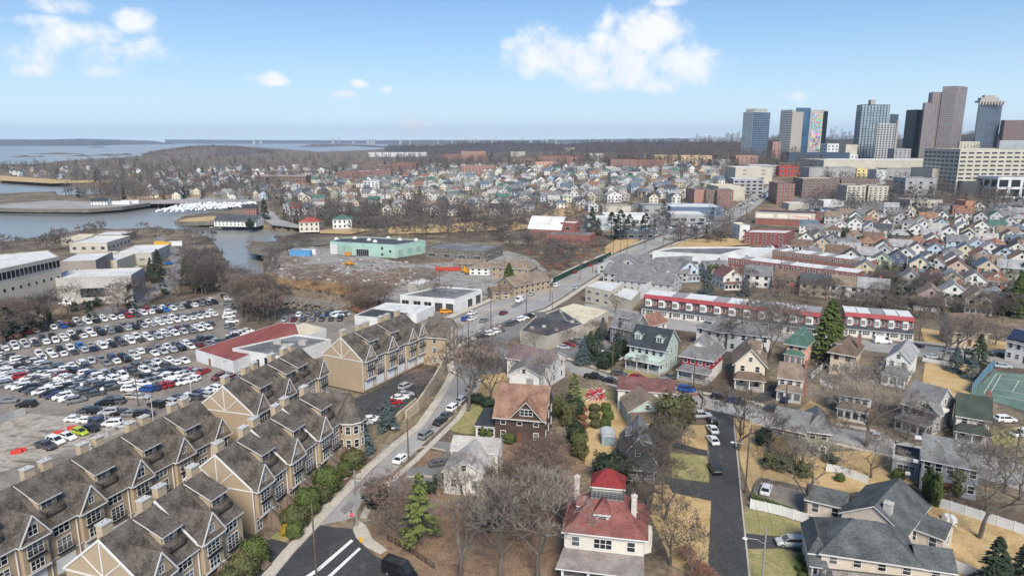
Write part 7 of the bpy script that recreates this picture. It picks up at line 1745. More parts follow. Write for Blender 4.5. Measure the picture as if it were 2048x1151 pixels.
carrow((300,816),(425,792), 'line of SUVs behind the townhouse chimneys', n=5, hd=-20, flip=True, cols=['black','silver','silver','dark grey','silver'], kinds=['suv'])
carrow((352,806),(500,757), 'line along the inner lot fence', n=9, hd=-25, cols=['black','white','navy','white','white','black','dark grey','dark grey','silver'], kinds=['suv','sedan'])
carrow((286,784),(392,760), 'front of the small block by the wooden pole', n=8, hd=-15, cols=['blue','navy','red','red','white','white','white','white'])
carrow((280,772),(372,748), 'middle of the small block by the wooden pole', n=7, hd=-15, cols=['white','grey','grey','white','white','white','silver'])
carrow((290,760),(350,744), 'back of the small block by the wooden pole', n=5, hd=-15)
carrow((366,742),(412,748), 'row before the white workshop wall', n=4, hd=70, cols=['dark grey','red','silver','red'], kinds=['sedan'])
carrow((432,758),(518,756), 'row under the showroom wall', n=6, hd=62, cols=['maroon','dark grey','maroon','silver','brown','navy'])
carrow((262,782),(262,782.1), 'open tarmac by the wooden pole', n=1, hd=8, cols=['white'], kinds=['suv'])
for (px, py, h, k, c, lb) in ((92,896,-25,'pickup','dark grey','dark grey pickup truck, first of the line by the red barriers'),(112,886,-25,'suv','white','white SUV, second of the line by the red barriers'),(136,877,-25,'sedan','white','white hatchback, third of the line by the red barriers'),(161,868,-25,'hatch','lime','lime green hatchback beside the broken concrete slab'),(182,861,-25,'sedan','black','black car next to the lime green one'),(196,850,-25,'suv','dark grey','dark grey SUV at the end of the line behind the lime car'),
	(180,903,12,'sedan','white','white car partly hidden behind a townhouse chimney'),(230,800,8,'sedan','brown','brown sedan alone beside the metal railings'),(264,796,0,'sedan','beige','beige sedan beside the metal railings'),(282,797,0,'sedan','silver','silver sedan beside the metal railings')):
	carq((px,py), R(h), k, c, lb, 'cars in the crowded car lot')
carrow((443,592),(455,600), 'white pair at the far corner of the lot', n=2, hd=-60, cols=['black','white'])
for i in range(9): carq((462+rc.uniform(-6,6), 600+i*9), R(rc.choice([20,30,80])), rc.choice(['sedan','suv']), rc.choice(['white','white','silver','grey']), 'pale car half hidden by trees, %s from the top at the lot corner' % nth(i), 'cars in the crowded car lot')
carrow((560,642),(690,640), 'front row behind the white workshop', gap=3.0, group='cars behind the workshop'); carrow((590,632),(700,630), 'middle row behind the white workshop', gap=3.1, group='cars behind the workshop'); carrow((660,634),(700,628), 'back row behind the white workshop', group='cars behind the workshop')
carrow((120,612),(165,603), 'row under the school wall', n=2, hd=10, cols=['white','white'], kinds=['van'])
# streets
def sc(px, py, h, k, c, lb, g='cars on and along the streets', cat='car'): carq((px,py), R(h), k, c, lb, g, cat)
sc(803,921,68,'sedan','white','white sedan driving down the curved street past the wooden pole')
sc(852,873,66,'suv','grey','grey SUV parked behind the white sedan on the curved street')
sc(881,846,64,'sedan','black','first black car parked by the leafy verge of the curved street')
sc(893,834,64,'sedan','dark grey','dark grey car parked just above the first black one')
sc(907,819,66,'suv','white','white SUV parked beside the tall pole on the curved street'); sc(924,803,68,'suv','silver','silver SUV parked above the white one on the curved street')
sc(942,778,72,'sedan','grey','grey sedan parked below the junction trees'); sc(744,972,64,'sedan','grey','grey car hidden behind the bare bush beside the street')
sc(880,930,20,'sedan','dark grey','dark grey sedan in the drive of the white ranch house')
sc(812,776,60,'suv','silver','silver SUV at the top of the black court'); sc(811,792,20,'sedan','silver','silver sedan in the black court'); sc(800,799,25,'sedan','white','white sedan in the black court'); sc(786,808,20,'sedan','red','red car with a dark hood in the black court'); sc(773,818,15,'sedan','dark grey','dark car behind the spruce in the black court')
sc(726,850,20,'suv','silver','silver SUV beside the spruces'); sc(743,842,20,'sedan','white','white car beside the spruces')
sc(800,1150,-28,'van','black','large black van parked at the kerb of the junction', 'vans', 'van')
sc(1424,862,93,'sedan','white','upper white car parked on the dark street'); sc(1425,884,93,'sedan','white','lower white car parked on the dark street'); sc(1424,845,93,'hatch','black','black motorcycle-sized car before the two white ones')
sc(1429,942,91,'suv','black','black SUV driving on the dark street'); sc(1400,835,5,'pickup','silver','silver pickup with a red tail behind the brick wall')
sc(1532,983,62,'sedan','white','white sedan in the paved parking court'); sc(1580,1090,176,'suv','silver','silver SUV in the driveway of the slate-roofed house')
sc(1235,720,25,'suv','white','white SUV in the drive beside the mint house'); sc(1128,697,-20,'sedan','silver','silver sedan in the lot behind the beige restaurant'); sc(1137,692,-20,'sedan','red','red sedan in the lot behind the beige restaurant'); sc(1147,688,-20,'sedan','dark grey','dark sedan in the lot behind the restaurant, right of the red one'); sc(1157,684,-20,'sedan','grey','grey sedan at the right end of the restaurant lot')
sc(1188,757,-28,'pickup','black','black pickup on the street before the maroon-roofed house'); sc(1238,750,-28,'sedan','dark grey','dark grey sedan under the street lamp by the mint house'); sc(1222,765,-28,'sedan','black','black sedan beside the pickup truck'); sc(1275,757,-28,'sedan','red','red car behind the maroon roof'); sc(1330,766,10,'suv','grey','grey SUV in the drive of the mint house'); sc(1345,757,10,'sedan','dark grey','dark car under the porch of the red house')
sc(1373,783,-30,'suv','blue','blue SUV parked before the red house'); sc(1440,798,-28,'suv','black','black SUV parked below the cream gabled house'); sc(1472,806,-28,'suv','navy','navy SUV parked beside the bare street tree'); sc(1549,822,-28,'sedan','navy','navy sedan on the street behind the sage house')
sc(1808,909,-18,'sedan','white','white sedan on the street beside the grey house'); sc(1570,802,60,'sedan','navy','navy car in the short dark drive'); sc(1752,876,60,'sedan','silver','silver car in a drive behind the great bare tree')
sc(2010,843,0,'suv','white','white SUV beside the green-roofed colonial'); sc(2045,872,10,'pickup','white','white truck cut by the right edge')
sc(1250,640,-16,'sedan','black','black car on the street by the row houses'); sc(1275,652,-22,'sedan','dark grey','dark car on the street below the row houses'); sc(1296,672,20,'suv','white','white SUV behind the four-square house')
sc(1765,686,-6,'van','white','white van parked before the short row houses','vans','van'); sc(1832,694,-6,'sedan','black','black car right of the white van'); sc(1866,716,-6,'sedan','silver','silver sedan by the white picket fence'); sc(1904,705,-6,'suv','silver','silver SUV beyond the bare trees'); sc(1950,708,-6,'suv','grey','grey SUV behind the evergreen'); sc(1995,712,-6,'sedan','black','black sedan near the tennis court'); sc(2028,716,-6,'suv','white','white SUV near the right edge above the court'); sc(2005,735,-14,'sedan','silver','silver sedan beside the court fence'); sc(1748,668,-6,'sedan','silver','silver car beside the big evergreen')
# avenue
for i, (px, py, h, k, c) in enumerate(((932,640,62,'suv','blue'),(944,640,62,'sedan','white'),(968,643,62,'sedan','grey'),(945,628,62,'sedan','white'),(1007,628,62,'sedan','maroon'),(1063,590,64,'sedan','silver'),(1100,572,63,'sedan','dark grey'),(1114,573,63,'suv','white'),(1181,532,62,'sedan','red'),(1192,528,62,'sedan','dark grey'),(1202,524,62,'sedan','black'),(1153,577,62,'suv','silver'),(1136,549,62,'sedan','grey'),(1150,546,62,'sedan','red'),(1246,545,62,'sedan','white'),(1250,540,62,'sedan','black'),(1215,515,62,'sedan','grey'),(1330,480,62,'sedan','grey'),(1370,466,62,'sedan','white'),(1400,456,62,'suv','white'))):
	nm = {'suv':'SUV','sedan':'sedan'}[k]; sc(px, py, h, k, c, '%s %s, %s car counted along the avenue from the townhouses' % (c, nm, nth(i)))
sc(1041,603,63,'van','white','white delivery van driving on the avenue','vans','van'); sc(892,626,10,'suv','orange','yellow SUV parked outside the white repair garage'); sc(876,643,20,'sedan','white','white car beside the end townhouse')
carrow((962,676),(1000,663), 'lot in front of the restaurant', n=5, hd=25, cols=['black','white','white','white','dark grey'], group='cars at the restaurant'); carrow((1010,654),(1060,632), 'lot at the restaurant entrance', n=5, hd=20, group='cars at the restaurant')
carrow((1205,450),(1330,437), 'far lot behind the pines', gap=4); carrow((1290,462),(1420,447), 'far lot by the street trees', gap=3.6); carrow((1480,414),(1560,372), 'far avenue kerb', gap=4.5, hd=50); carrow((1500,408),(1560,378), 'far avenue second kerb', gap=4.5, hd=50)
carrow((1580,425),(1720,418), 'back lot below the apartments', gap=3.2, dbl=1); carrow((1620,410),(1800,404), 'lot before the apartments', gap=3.4); carrow((1950,425),(2048,415), 'lot at the right edge', gap=3.6, dbl=1); carrow((1990,400),(2048,396), 'upper lot at the right edge', gap=4); carrow((1480,500),(1600,492), 'lot beside the brick apartments', gap=4)
carrow((1640,535),(1790,562), 'kerb behind the brick terraces', gap=7); carrow((1700,436),(1880,427), 'kerb of the pale slanting street', gap=6); carrow((1920,505),(2040,522), 'kerb of the upper right street', gap=8); carrow((1950,553),(2048,585), 'kerb of the right street', gap=9)
carrow((340,520),(330,560), 'road beside the school', n=2, hd=60); carrow((225,545),(290,537), 'school car park', gap=6)
flush_cars()
# ------------------------------------------------------------------ street furniture, fences, people
WOOD = mat2('pole_wood', [(.09,.065,.05),(.14,.105,.08),(.20,.16,.125)], 1.5, fine=5, fineamt=.2, stretch=(1,1,.2)); GALV = mat('galvanised', (.34,.345,.34), .5, .1, metal=.3)
POLES = []
def pole(label, px, py, H=11, arms=1, lamp=None, rz=60, m=None, world=False):
	x, y, z = G(px, py); t = thing('utility_pole', label, 'pole', (x,y,z), R(rz), 'utility poles')
	mb = MB(); mb.tube([(0,0,-.5),(0,0,H)], [.17,.11], 8); ob('shaft', mb.mesh('shaft', m or WOOD), t)
	for k in range(arms):
		mb = MB(); z1 = H-.5-k*1.2; mb.box(-1.2,1.2,-.06,.06,z1,z1+.12)
		for xx in (-1.1,-.6,.6,1.1): mb.tube([(xx,0,z1+.12),(xx,0,z1+.32)], [.05,.04], 5)
		ob('crossarm', mb.mesh('crossarm', WOOD), t)
	if arms > 1: mb = MB(); mb.tube([(.3,.25,H-3.4),(.3,.25,H-2.3)], [.26,.26], 10); ob('transformer', mb.mesh('transformer', GALV), t)
	if lamp is not None:
		a = R(lamp-rz); mb = MB(); mb.tube([(0,0,H*.72),(math.cos(a)*1.2,math.sin(a)*1.2,H*.72+.7),(math.cos(a)*2.6,math.sin(a)*2.6,H*.72+.8)], [.05,.045,.04], 6); ob('lamp_arm', mb.mesh('lamp_arm', GALV), t)
		mb = MB(); cx, cy = math.cos(a)*2.95, math.sin(a)*2.95; mb.loft([[(cx+.42*s*math.cos(q), cy+.42*s*math.sin(q), H*.72+.78+dz) for q in [i*.785 for i in range(8)]] for s, dz in ((.5,-.09),(1,0),(.6,.12))]); ob('lamp_head', mb.mesh('lamp_head', mat('lamp_white', (.55,.56,.56), .4)), t)
	POLES.append((x,y,z+H)); return t
pole('tall brown wooden pole rising from the bottom edge by the junction', 633, 1152, 12.2, 0, rz=20)
pole('pale weathered utility pole with crossarms at the street corner by the walking person', 714, 1054, 10.8, 2, rz=-5, m=mat('weathered_pole', (.27,.25,.23), .9, .15, 1))
pole('mossy wooden pole beside the white car on the curved street', 817, 920, 9.5, 0, lamp=200)
pole('dark wooden pole beside the parked SUVs on the curved street', 916, 822, 11, 0)
pole('tall brown pole in the car lot by the metal railings', 277, 812, 9, 0)
pole('dark pole beside the townhouse court trees', 937, 700, 11, 1); pole('pole at the corner of the avenue with wires', 1053, 628, 13, 1); pole('pole by the avenue near the repair garage', 982, 658, 12, 1)
pole('utility pole with a street lamp in front of the mint house', 1224, 757, 10.5, 1, lamp=190); pole('tall leaning pole at the corner of the dark street', 1490, 986, 13, 0, lamp=170); pole('dark pole on the corner lawn', 1486, 870, 13, 0)
pole('galvanised street lamp at the bottom right of the dark street', 1523, 1170, 9.6, 0, lamp=175, m=GALV); pole('wooden pole in the yard beside the right edge', 2030, 925, 8, 0); pole('thin pole before the short row houses', 1838, 683, 9, 0); pole('pole beside the red house', 1387, 775, 9, 0)
pole('pole in front of the colonial with the brick side chimney', 1569, 830, 8.5, 0)
for i, (px, py) in enumerate(((1104,640),(1160,560),(1185,545),(1240,527),(1290,500),(1226,520),(1254,505),(1100,603),(1000,600),(1326,495),(1360,478),(1010,560),(880,590),(1100,505),(1208,590),(1560,560),(1720,570),(1835,560),(1966,530),(2010,560),(1770,640))): pole(lm(px, py, 'utility pole'), px, py, 11, 1 if i % 2 else 0)
def lampost(label, px, py, H, a):
	x, y, z = G(px, py); t = thing('lot_lamp', label, 'lamp post', (x,y,z), 0, 'pale lamp posts of the lot')
	mb = MB(); mb.tube([(0,0,0),(0,0,H)], [.1,.07], 6); ob('shaft', mb.mesh('shaft', mat('pale_post', (.55,.56,.57), .5)), t); mb = MB(); mb.box(-.5,.5,-.2,.2,H,H+.12); ob('lamp_head', mb.mesh('lamp_head', STEEL), t)
for i, (px, py) in enumerate(((215,872),(307,842),(384,800),(455,772))): lampost('slim pale lamp post behind the townhouse roofs, %s from the left' % nth(i), px, py, 7, 0)
# overhead wires
mb = MB(); WIRE = mat('black_wire', (.02,.02,.02), .6)
def wire(a, b, sag=.8):
	P = [Vector(a).lerp(Vector(b), k/8)-Vector((0,0,sag*math.sin(math.pi*k/8))) for k in range(9)]
	for p, q in zip(P, P[1:]): mb.bar(p, q, .03)
for a, b in ((0,1),(1,2),(2,3),(3,5),(5,7),(7,6),(8,9),(9,11),(10,9)):
	for o_ in (-.9,.9): wire((POLES[a][0]+o_,POLES[a][1],POLES[a][2]-.4),(POLES[b][0]+o_,POLES[b][1],POLES[b][2]-.4))
tag(ob('overhead_wires', mb.mesh('overhead_wires', WIRE)), 'thin black overhead wires strung between the utility poles', 'wires', None, 'stuff')
# stop sign
def stop_sign():
	x, y, z = G(712,1052); t = thing('stop_sign', 'red octagonal stop sign at the corner below the weathered pole', 'sign', (x-.5,y-.6,z), R(12))
	mb = MB(); mb.tube([(0,0,0),(0,0,2.6)], [.04,.04], 6); ob('post', mb.mesh('post', GALV), t)
	for r_, m, dy, nm in ((.48,WHITE,-.05,'border'),(.43,mat('sign_red_face', (.50,.03,.05), .5, .03),-.075,'plate')):
		mb = MB(); P = [(r_*math.cos(R(22.5+45*k)), dy, 2.6+r_*math.sin(R(22.5+45*k))) for k in range(8)]; mb.poly(P); mb.poly([(a,b+.02,c) for a,b,c in P[::-1]]); ob(nm, mb.mesh(nm, m), t)
	lettering('STOP', .3, WHITE, t, (0,-.085,2.6))
stop_sign()
def person():
	x, y, z = G(703,1036); t = thing('person', 'person in a black jacket and grey trousers walking on the street by the stop sign', 'person', (x,y,z), R(75))
	V = [(0,0,.95),(0,0,1.15),(0,0,1.38),(0,0,1.50),(0,.01,1.64),(0,.02,1.74), (-.1,0,.92),(-.12,.16,.52),(-.12,.10,.08),(-.12,.22,.03), (.1,0,.92),(.12,-.06,.5),(.12,-.28,.12),(.12,-.2,.04), (-.19,0,1.40),(-.25,-.06,1.14),(-.23,.08,.92),(-.23,.13,.84), (.19,0,1.40),(.25,.08,1.14),(.23,.22,.95),(.23,.27,.88)]
	E = [(0,1),(1,2),(2,3),(3,4),(4,5),(0,6),(6,7),(7,8),(8,9),(0,10),(10,11),(11,12),(12,13),(2,14),(14,15),(15,16),(16,17),(2,18),(18,19),(19,20),(20,21)]
	Rr = [.15,.15,.17,.06,.105,.07,.1,.07,.05,.04,.1,.07,.05,.04,.08,.055,.04,.035,.08,.055,.04,.035]
	me = bpy.data.meshes.new('body'); me.from_pydata(V, E, []); o = ob('body', me, t)
	sm = o.modifiers.new('skin', 'SKIN'); o.modifiers.new('sub', 'SUBSURF').levels = 1
	for i, v in enumerate(me.skin_vertices[0].data if me.skin_vertices else []): v.radius = (Rr[i], Rr[i]*.8)
	if not me.skin_vertices:
		pass
	dg = bpy.context.evaluated_depsgraph_get(); ev = o.evaluated_get(dg); m2 = bpy.data.meshes.new_from_object(ev); o.modifiers.clear(); o.data = m2; m2.name = 'body'
	m2.materials.clear()
	for m in (mat('skin', (.42,.27,.20), .6), mat('jacket_black', (.015,.015,.018), .8), mat('trousers_grey', (.12,.125,.14), .9), mat('hair_dark', (.03,.022,.018), .8)): m2.materials.append(m)
	for p in m2.polygons:
		c = p.center; p.material_index = 2 if c.z < .93 and abs(c.x) < .22 and not (abs(c.x) > .19 and c.z > .8) else (1 if c.z < 1.50 else (3 if c.z > 1.72 or c.y < 0 else 0))
person()
VINYL = mat2('white_vinyl', [(.60,.60,.585),(.68,.68,.665),(.73,.73,.715)], .3, fine=1, fineamt=.05, bump=0)
wall_run('vinyl_fence', 'white panel fence slanting below the paved parking court', [(1500,1016),(1560,1030),(1612,1046),(1640,1060)], 1.9, VINYL, .06, 'fence', panels=2.4)
wall_run('vinyl_fence', 'short white fence between the sage house lawn and the slate gable house', [(1652,941),(1680,948),(1736,968)], 1.7, VINYL, .06, 'fence', panels=2.4)
wall_run('vinyl_fence', 'long white fence running down the lawn to the right edge', [(1866,1010),(1900,1021),(1960,1040),(2062,1074)], 1.9, VINYL, .06, 'fence', panels=2.4)
wall_run('vinyl_fence', 'white fence behind the grey two-storey house', [(1960,918),(1990,928),(2040,944),(2100,960)], 1.7, VINYL, .06, 'fence', panels=2.4)
wall_run('vinyl_fence', 'white fence before the pink house', [(1622,757),(1640,742),(1664,718)], 1.7, VINYL, .06, 'fence', panels=2.4)
wall_run('vinyl_fence', 'white fence behind the colonial houses', [(1640,768),(1660,775),(1700,785)], 1.5, VINYL, .06, 'fence', panels=2.4)
wall_run('vinyl_fence', 'low white fence by the spruces along the upper street', [(1845,722),(1870,727),(1905,733)], 1.3, VINYL, .06, 'fence', panels=2.4)
wall_run('vinyl_fence', 'white wall fence beside the bush-lined yard', [(1790,615),(1840,621),(1880,626)], 1.8, VINYL, .06, 'fence', panels=3)
wall_run('vinyl_fence', 'white fence at the bottom right corner', [(1880,1130),(1930,1150),(1990,1175)], 1.9, VINYL, .06, 'fence', panels=2.4)
wall_run('metal_fence', 'pale corrugated fence panel at the left of the slab', [(0,848),(28,836),(52,828)], 1.8, mat('weathered_white_metal', (.42,.42,.41), .7, .2, .6), .08, 'fence', panels=2.5)
wall_run('block_wall', 'pale wall on the lot beyond the townhouse chimneys', [(668,700),(700,690),(745,676),(770,668)], 2.2, WWALL, .25)
wall_run('windscreen_fence', 'tall blue windscreen fence on the side of the tennis court', [(1943,787),(1952,776),(1962,762),(1975,748),(1987,738)], 3.0, mat('blue_mesh', (.07,.17,.25), .9, .2, .5), .06, 'fence', panels=3, postm=STEEL)
wall_run('green_fence', 'long dark green screen fence along the avenue', [(1106,566),(1125,557),(1160,540),(1208,519),(1222,512)], 2.6, mat('green_mesh', (.012,.055,.04), .9, .2, .5), .08, 'fence', panels=5, postm=BLACK)
wall_run('stone_wall', 'low dark stone wall round the paved parking court', [(1503,1002),(1512,975),(1520,962),(1570,972),(1620,985)], .8, STONEW, .4)
wall_run('brick_wall', 'low brick garden wall at the corner of the dark street', [(1404,830),(1408,800),(1398,790),(1375,792)], .8, RB, .35)
wall_run('stone_sea_wall', 'dark stone sea wall along the cove', [(0,422),(60,424),(180,424),(245,419),(300,411)], 3.0, STONEW, .8)
wall_run('stone_sea_wall', 'dark stone sea wall at the small lawn spit', [(350,449),(375,451),(430,449)], 3.0, STONEW, .8)
def iron_fence():
	P = [G(775,1080)[:2], G(820,1105)[:2], G(868,1138)[:2]]; t = thing('iron_fence', 'thin black iron fence beside the leafy corner sidewalk', 'fence', (P[0][0],P[0][1],0)); mb = MB()
	for a, b in zip(P, P[1:]):
		L_ = math.dist(a,b); n = int(L_/.2)
		a = (a[0]-P[0][0],a[1]-P[0][1]); b = (b[0]-P[0][0],b[1]-P[0][1])
		for zz in (.25,1.1): mb.bar((a[0],a[1],zz),(b[0],b[1],zz),.04)
		for i in range(n+1): x = a[0]+(b[0]-a[0])*i/n; y = a[1]+(b[1]-a[1])*i/n; mb.bar((x,y,0),(x,y,1.25),.03 if i % 10 else .09)
	ob('railing', mb.mesh('railing', BLACK), t)
iron_fence()
# red barriers, containers, yard vehicles
BAR = mat('barrier_red', (.50,.045,.03), .5, .08)
def barrier(label, px, py, L_=2.0, rz=25):
	t = thing('traffic_barrier', label, 'barrier', G(px,py), R(rz), 'red plastic barriers'); mb = MB(); mb.loft([[(-L_/2,-.28,0),(-L_/2,.28,0),(-L_/2,.1,.9),(-L_/2,-.1,.9)],[(L_/2,-.28,0),(L_/2,.28,0),(L_/2,.1,.9),(L_/2,-.1,.9)]]); ob('shell', mb.mesh('shell', BAR), t)
barrier('red barrier, left one of a pair at the slab edge', 33, 907); barrier('red barrier, right one of a pair at the slab edge', 42, 903)
for i, (x, y) in enumerate(((118,868),(145,858),(185,846),(222,843))): barrier('red barrier behind the parked line, %s from the left' % nth(i), x, y)
def boxthing(name, label, cat, px, py, w, d, h, m, rz=0, roofm_=None):
	t = thing(name, label, cat, G(px,py), R(rz)); mb = MB(); mb.box(-w/2,w/2,-d/2,d/2,.3,h);
	for i in range(int(w/.6)): x = -w/2+.3+i*.6; mb.box(x-.05,x+.05,-d/2-.04,-d/2,.4,h-.1)
	mb.box(-w/2-.02,w/2+.02,-d/2-.05,d/2+.02,h,h+.1); ob('box', mb.mesh('box', m), t); return t
boxthing('shipping_container', 'light blue container block in the contractor yard', 'container', 602, 512, 12, 3, 3.4, mat('container_blue', (.10,.28,.52), .6), -3)
boxthing('shipping_container', 'white trailer beside the blue container', 'container', 618, 509, 9, 3, 3, WHITE, -3)
boxthing('skip', 'orange skip before the mint warehouse', 'skip', 696, 511, 3.4, 2, 1.8, mat('skip_orange', (.55,.22,.02), .6))
boxthing('tank_stack', 'row of red pipes or tanks in the contractor yard', 'tanks', 896, 541, 13, 2.5, 1.6, mat('tank_red', (.48,.06,.04), .6), -3)
def loader(label, px, py, rz):
	t = thing('loader', label, 'loader', G(px,py), R(rz)); Y_ = mat('machine_yellow', (.62,.30,.02), .5); mb = MB(); mb.box(-2,1.2,-.9,.9,.7,1.7); mb.box(-.6,.6,-.7,.7,1.7,2.9); mb.bar((1,0,1.2),(3,0,1.4),.4); mb.box(2.8,3.6,-1.2,1.2,.4,1.3); ob('body', mb.mesh('body', Y_), t)
	for x in (-1.3,1.1):
		for y in (-.95,.95): ob('wheel', wheel_me(.7), t, (x,y,.7))
loader('yellow loader in the middle of the contractor yard', 700, 531, 160); loader('yellow loader beside the red tanks', 930, 545, 10); loader('second yellow truck under the tan shelter', 938, 548, 30)
for i, (x, y) in enumerate(((320,492),(316,494))): boxthing('box_truck', 'yellow box truck near the school road, %s one' % nth(i), 'truck', x+i*14, y, 6, 2.4, 3, mat('truck_yellow', (.66,.38,.04), .5), 12)
boxthing('trailer', 'long white trailer beside the yellow trucks', 'trailer', 352, 492, 8, 2.6, 3, WHITE, 10); boxthing('trailer', 'long white office trailer on the quay, left', 'trailer', 244, 410, 18, 4, 4, WHITE, 3); boxthing('trailer', 'long white office trailer on the quay, right', 'trailer', 262, 408, 18, 4, 4, WHITE, 3)
# boats laid up in white wraps
def boat_me():
	mb = MB(); R_ = []
	for x, w, z0, zt in ((-5,1.5,.5,2.2),(-2,1.8,.2,3.2),(1.5,1.7,.2,3.4),(4,1.0,.5,2.6),(5.4,.1,1.6,2.0)): R_.append([(x,-w*.5,z0),(x,w*.5,z0),(x,w,z0+1.3),(x,w*.3,zt),(x,-w*.3,zt),(x,-w,z0+1.3)])
	mb.loft(R_); return mb.mesh('hull', mat('shrink_wrap', (.72,.73,.74), .5, .05))
bme = boat_me(); mst = MB(); mst.tube([(0,0,2),(0,0,14)], [.1,.06], 5); mme = mst.mesh('mast', mat('mast_grey', (.5,.5,.5), .5))
rb = random.Random(9); k = 0
for rowy, x0, x1, n in ((424,318,368,5),(421,330,410,10),(418,345,450,13),(415,352,480,16),(412,365,500,16),(409,400,510,12)):
	for i in range(n):
		x, y, z = G(x0+(x1-x0)*i/max(1,n-1), rowy); t = thing('boat', 'white shrink-wrapped boat, %s from the left in the %s row of the marina' % (nth(i), nth((424-rowy)//3)), 'boat', (x,y,.1), R(rb.uniform(50,120)), 'white boats laid up at the marina'); ob('hull', bme, t)
		t.scale = (rb.uniform(.65,.95),)*3
		if rb.random() < .3: ob('mast', mme, t)
def dock(label, a, b):
	A_ = W(*a, WATER_Z); B2 = W(*b, WATER_Z); t = thing('floating_dock', label, 'dock', (A_[0],A_[1],WATER_Z)); mb = MB(); mb.bar((0,0,.5),(B2[0]-A_[0],B2[1]-A_[1],.5), 3, .5); ob('deck', mb.mesh('deck', CONC), t)
dock('pale floating dock of the boathouse, left', (422,455),(452,450)); dock('pale floating dock of the boathouse, right', (446,459),(485,451))
ghouse('white boathouse with a dark roof and skylights on the creek', 470, 452, 34, 14, 4, 4, 'gx', 'white', 'dark grey', -6, name='boathouse', cat='boathouse')
ghouse('small white quay house with a blue-grey roof', 199, 412, 16, 8, 5, 2.5, 'gx', 'white', 'charcoal', 3, name='quay_house', cat='house')
# solar, playground, misc yard things
def play():
	r = random.Random(4); t = thing('climbing_frame', 'red and white play structure in the yard by the maroon-roofed house', 'play structure', G(1190,796)); mb = MB()
	for k in range(60): a = r.uniform(0,6.28); b = r.uniform(0,6.28); mb.bar((math.cos(a)*2.6,math.sin(a)*2,r.uniform(0,.4)),(math.cos(b)*1.8,math.sin(b)*1.6,r.uniform(1.5,2.6)), .09)
	ob('frame', mb.mesh('frame', mat('play_red', (.50,.03,.05), .5)), t); mb = MB()
	for k in range(20): a = r.uniform(0,6.28); mb.bar((math.cos(a)*3.2,math.sin(a)*2.4,0),(math.cos(a+2)*2.6,math.sin(a+2)*2,2.2), .1)
	ob('white_bars', mb.mesh('white_bars', WHITE), t)
play()
for i, (x, y) in enumerate(((1831,1040),(1842,1043))): t = thing('covered_chair', 'white covered garden chair, %s of the pair on the patio' % nth(i), 'chair', G(x+62,y), R(20)); mb = MB(); mb.loft([[(-.6,-.6,0),(.6,-.6,0),(.6,.6,0),(-.6,.6,0)],[(-.5,-.5,.8),(.5,-.5,.8),(.5,.5,.8),(-.5,.5,.8)],[(-.45,.2,1.2),(.45,.2,1.2),(.45,.45,1.2),(-.45,.45,1.2)]]); ob('cover', mb.mesh('cover', WHITE), t)
def gazebo(label, px, py, w, m):
	t = thing('gazebo', label, 'gazebo', G(px,py), R(-12)); mb = MB()
	for s in (-1,1):
		for q in (-1,1): mb.box(s*w/2-.06,s*w/2+.06,q*1.4-.06,q*1.4+.06,0,2.3)
	ob('posts', mb.mesh('posts', BLACK), t); mb = MB(); mb.add(roof_mb(w+.2,3,2.3,.8,'hip',.3)); ob('canopy', mb.mesh('canopy', [m, m]), t)
gazebo('grey garden canopy behind the grey house', 1885, 972, 5.2, mat('canopy_grey', (.20,.25,.27), .7)); gazebo('dark garden canopy before the pink house', 1590, 752, 4.2, mat('canopy_slate', (.12,.16,.18), .7))
def rocks(name, label, line, n, s, m, z=-3.2, world=False):
	r = random.Random(8); mb = MB(); P = [G(*p) for p in line]
	for k in range(n):
		i = r.randrange(len(P)-1); t = r.random(); x = P[i][0]+(P[i+1][0]-P[i][0])*t+r.uniform(-2.2,2.2); y = P[i][1]+(P[i+1][1]-P[i][1])*t+r.uniform(-2.2,2.2); e = s*r.uniform(.5,1.3)
		mb.loft([[(x+e*q*math.cos(a)*r.uniform(.8,1.2), y+e*q*math.sin(a)*r.uniform(.8,1.2), z+e*zz+r.uniform(0,2.6) if False else z+e*zz+ (k%4)*.8) for a in (0,1.26,2.5,3.77,5.03)] for q, zz in ((1,0),(.9,.5),(.4,.9))])
	tag(ob(name, mb.mesh(name, m)), label, 'rocks', None, 'stuff')
rocks('bank_rocks', 'grey rocks armouring the creek bank', [(548,596),(600,600),(650,606),(700,618)], 420, 1.0, STONEW)
rocks('bank_rocks', 'dark rocks on the tidal flat', [(500,478),(560,486),(620,486)], 200, 1.2, STONEW, -3.9)
# ------------------------------------------------------------------ trees and shrubs close by
def T_(label, px, py, k='bare', v=0, s=1.0, z=1.0): return tree(label, (px,py), k, v, s, szf=z)
T_('great bare tree with a thick trunk before the tan-roofed colonial', 1732, 893, 'great', 0, 1.65, .95)
T_('great pale-barked bare tree on the right lawn', 1958, 1075, 'great', 3, 1.4, 1.0); T_('bare tree rising from the paved court wall', 1612, 1032, 'bare', 2, 1.1)
T_('tall bare tree at the upper left corner of the dark street', 1476, 900, 'bare_dark', 3, 1.15); T_('pruned bare stump tree on the court lawn', 1743, 955, 'bare_pale', 4, .75)
T_('large bare tree beside the street lamp of the upper street', 1532, 752, 'great', 2, 1.9); T_('bare tree pair before the timbered house, left', 1884, 722, 'bare', 6, 1.25); T_('bare tree pair before the timbered house, right', 1910, 712, 'bare', 7, 1.15)
T_('tall twin bare tree on the verge of the curved street, left', 936, 822, 'bare_dark', 8, 1.35); T_('bare tree on the verge of the curved street, right', 985, 812, 'bare', 9, 1.15); T_('bare tree leaning over the junction bed', 960, 752, 'bare', 10, .95); T_('bare tree by the restaurant corner', 1015, 745, 'bare', 11, .95)
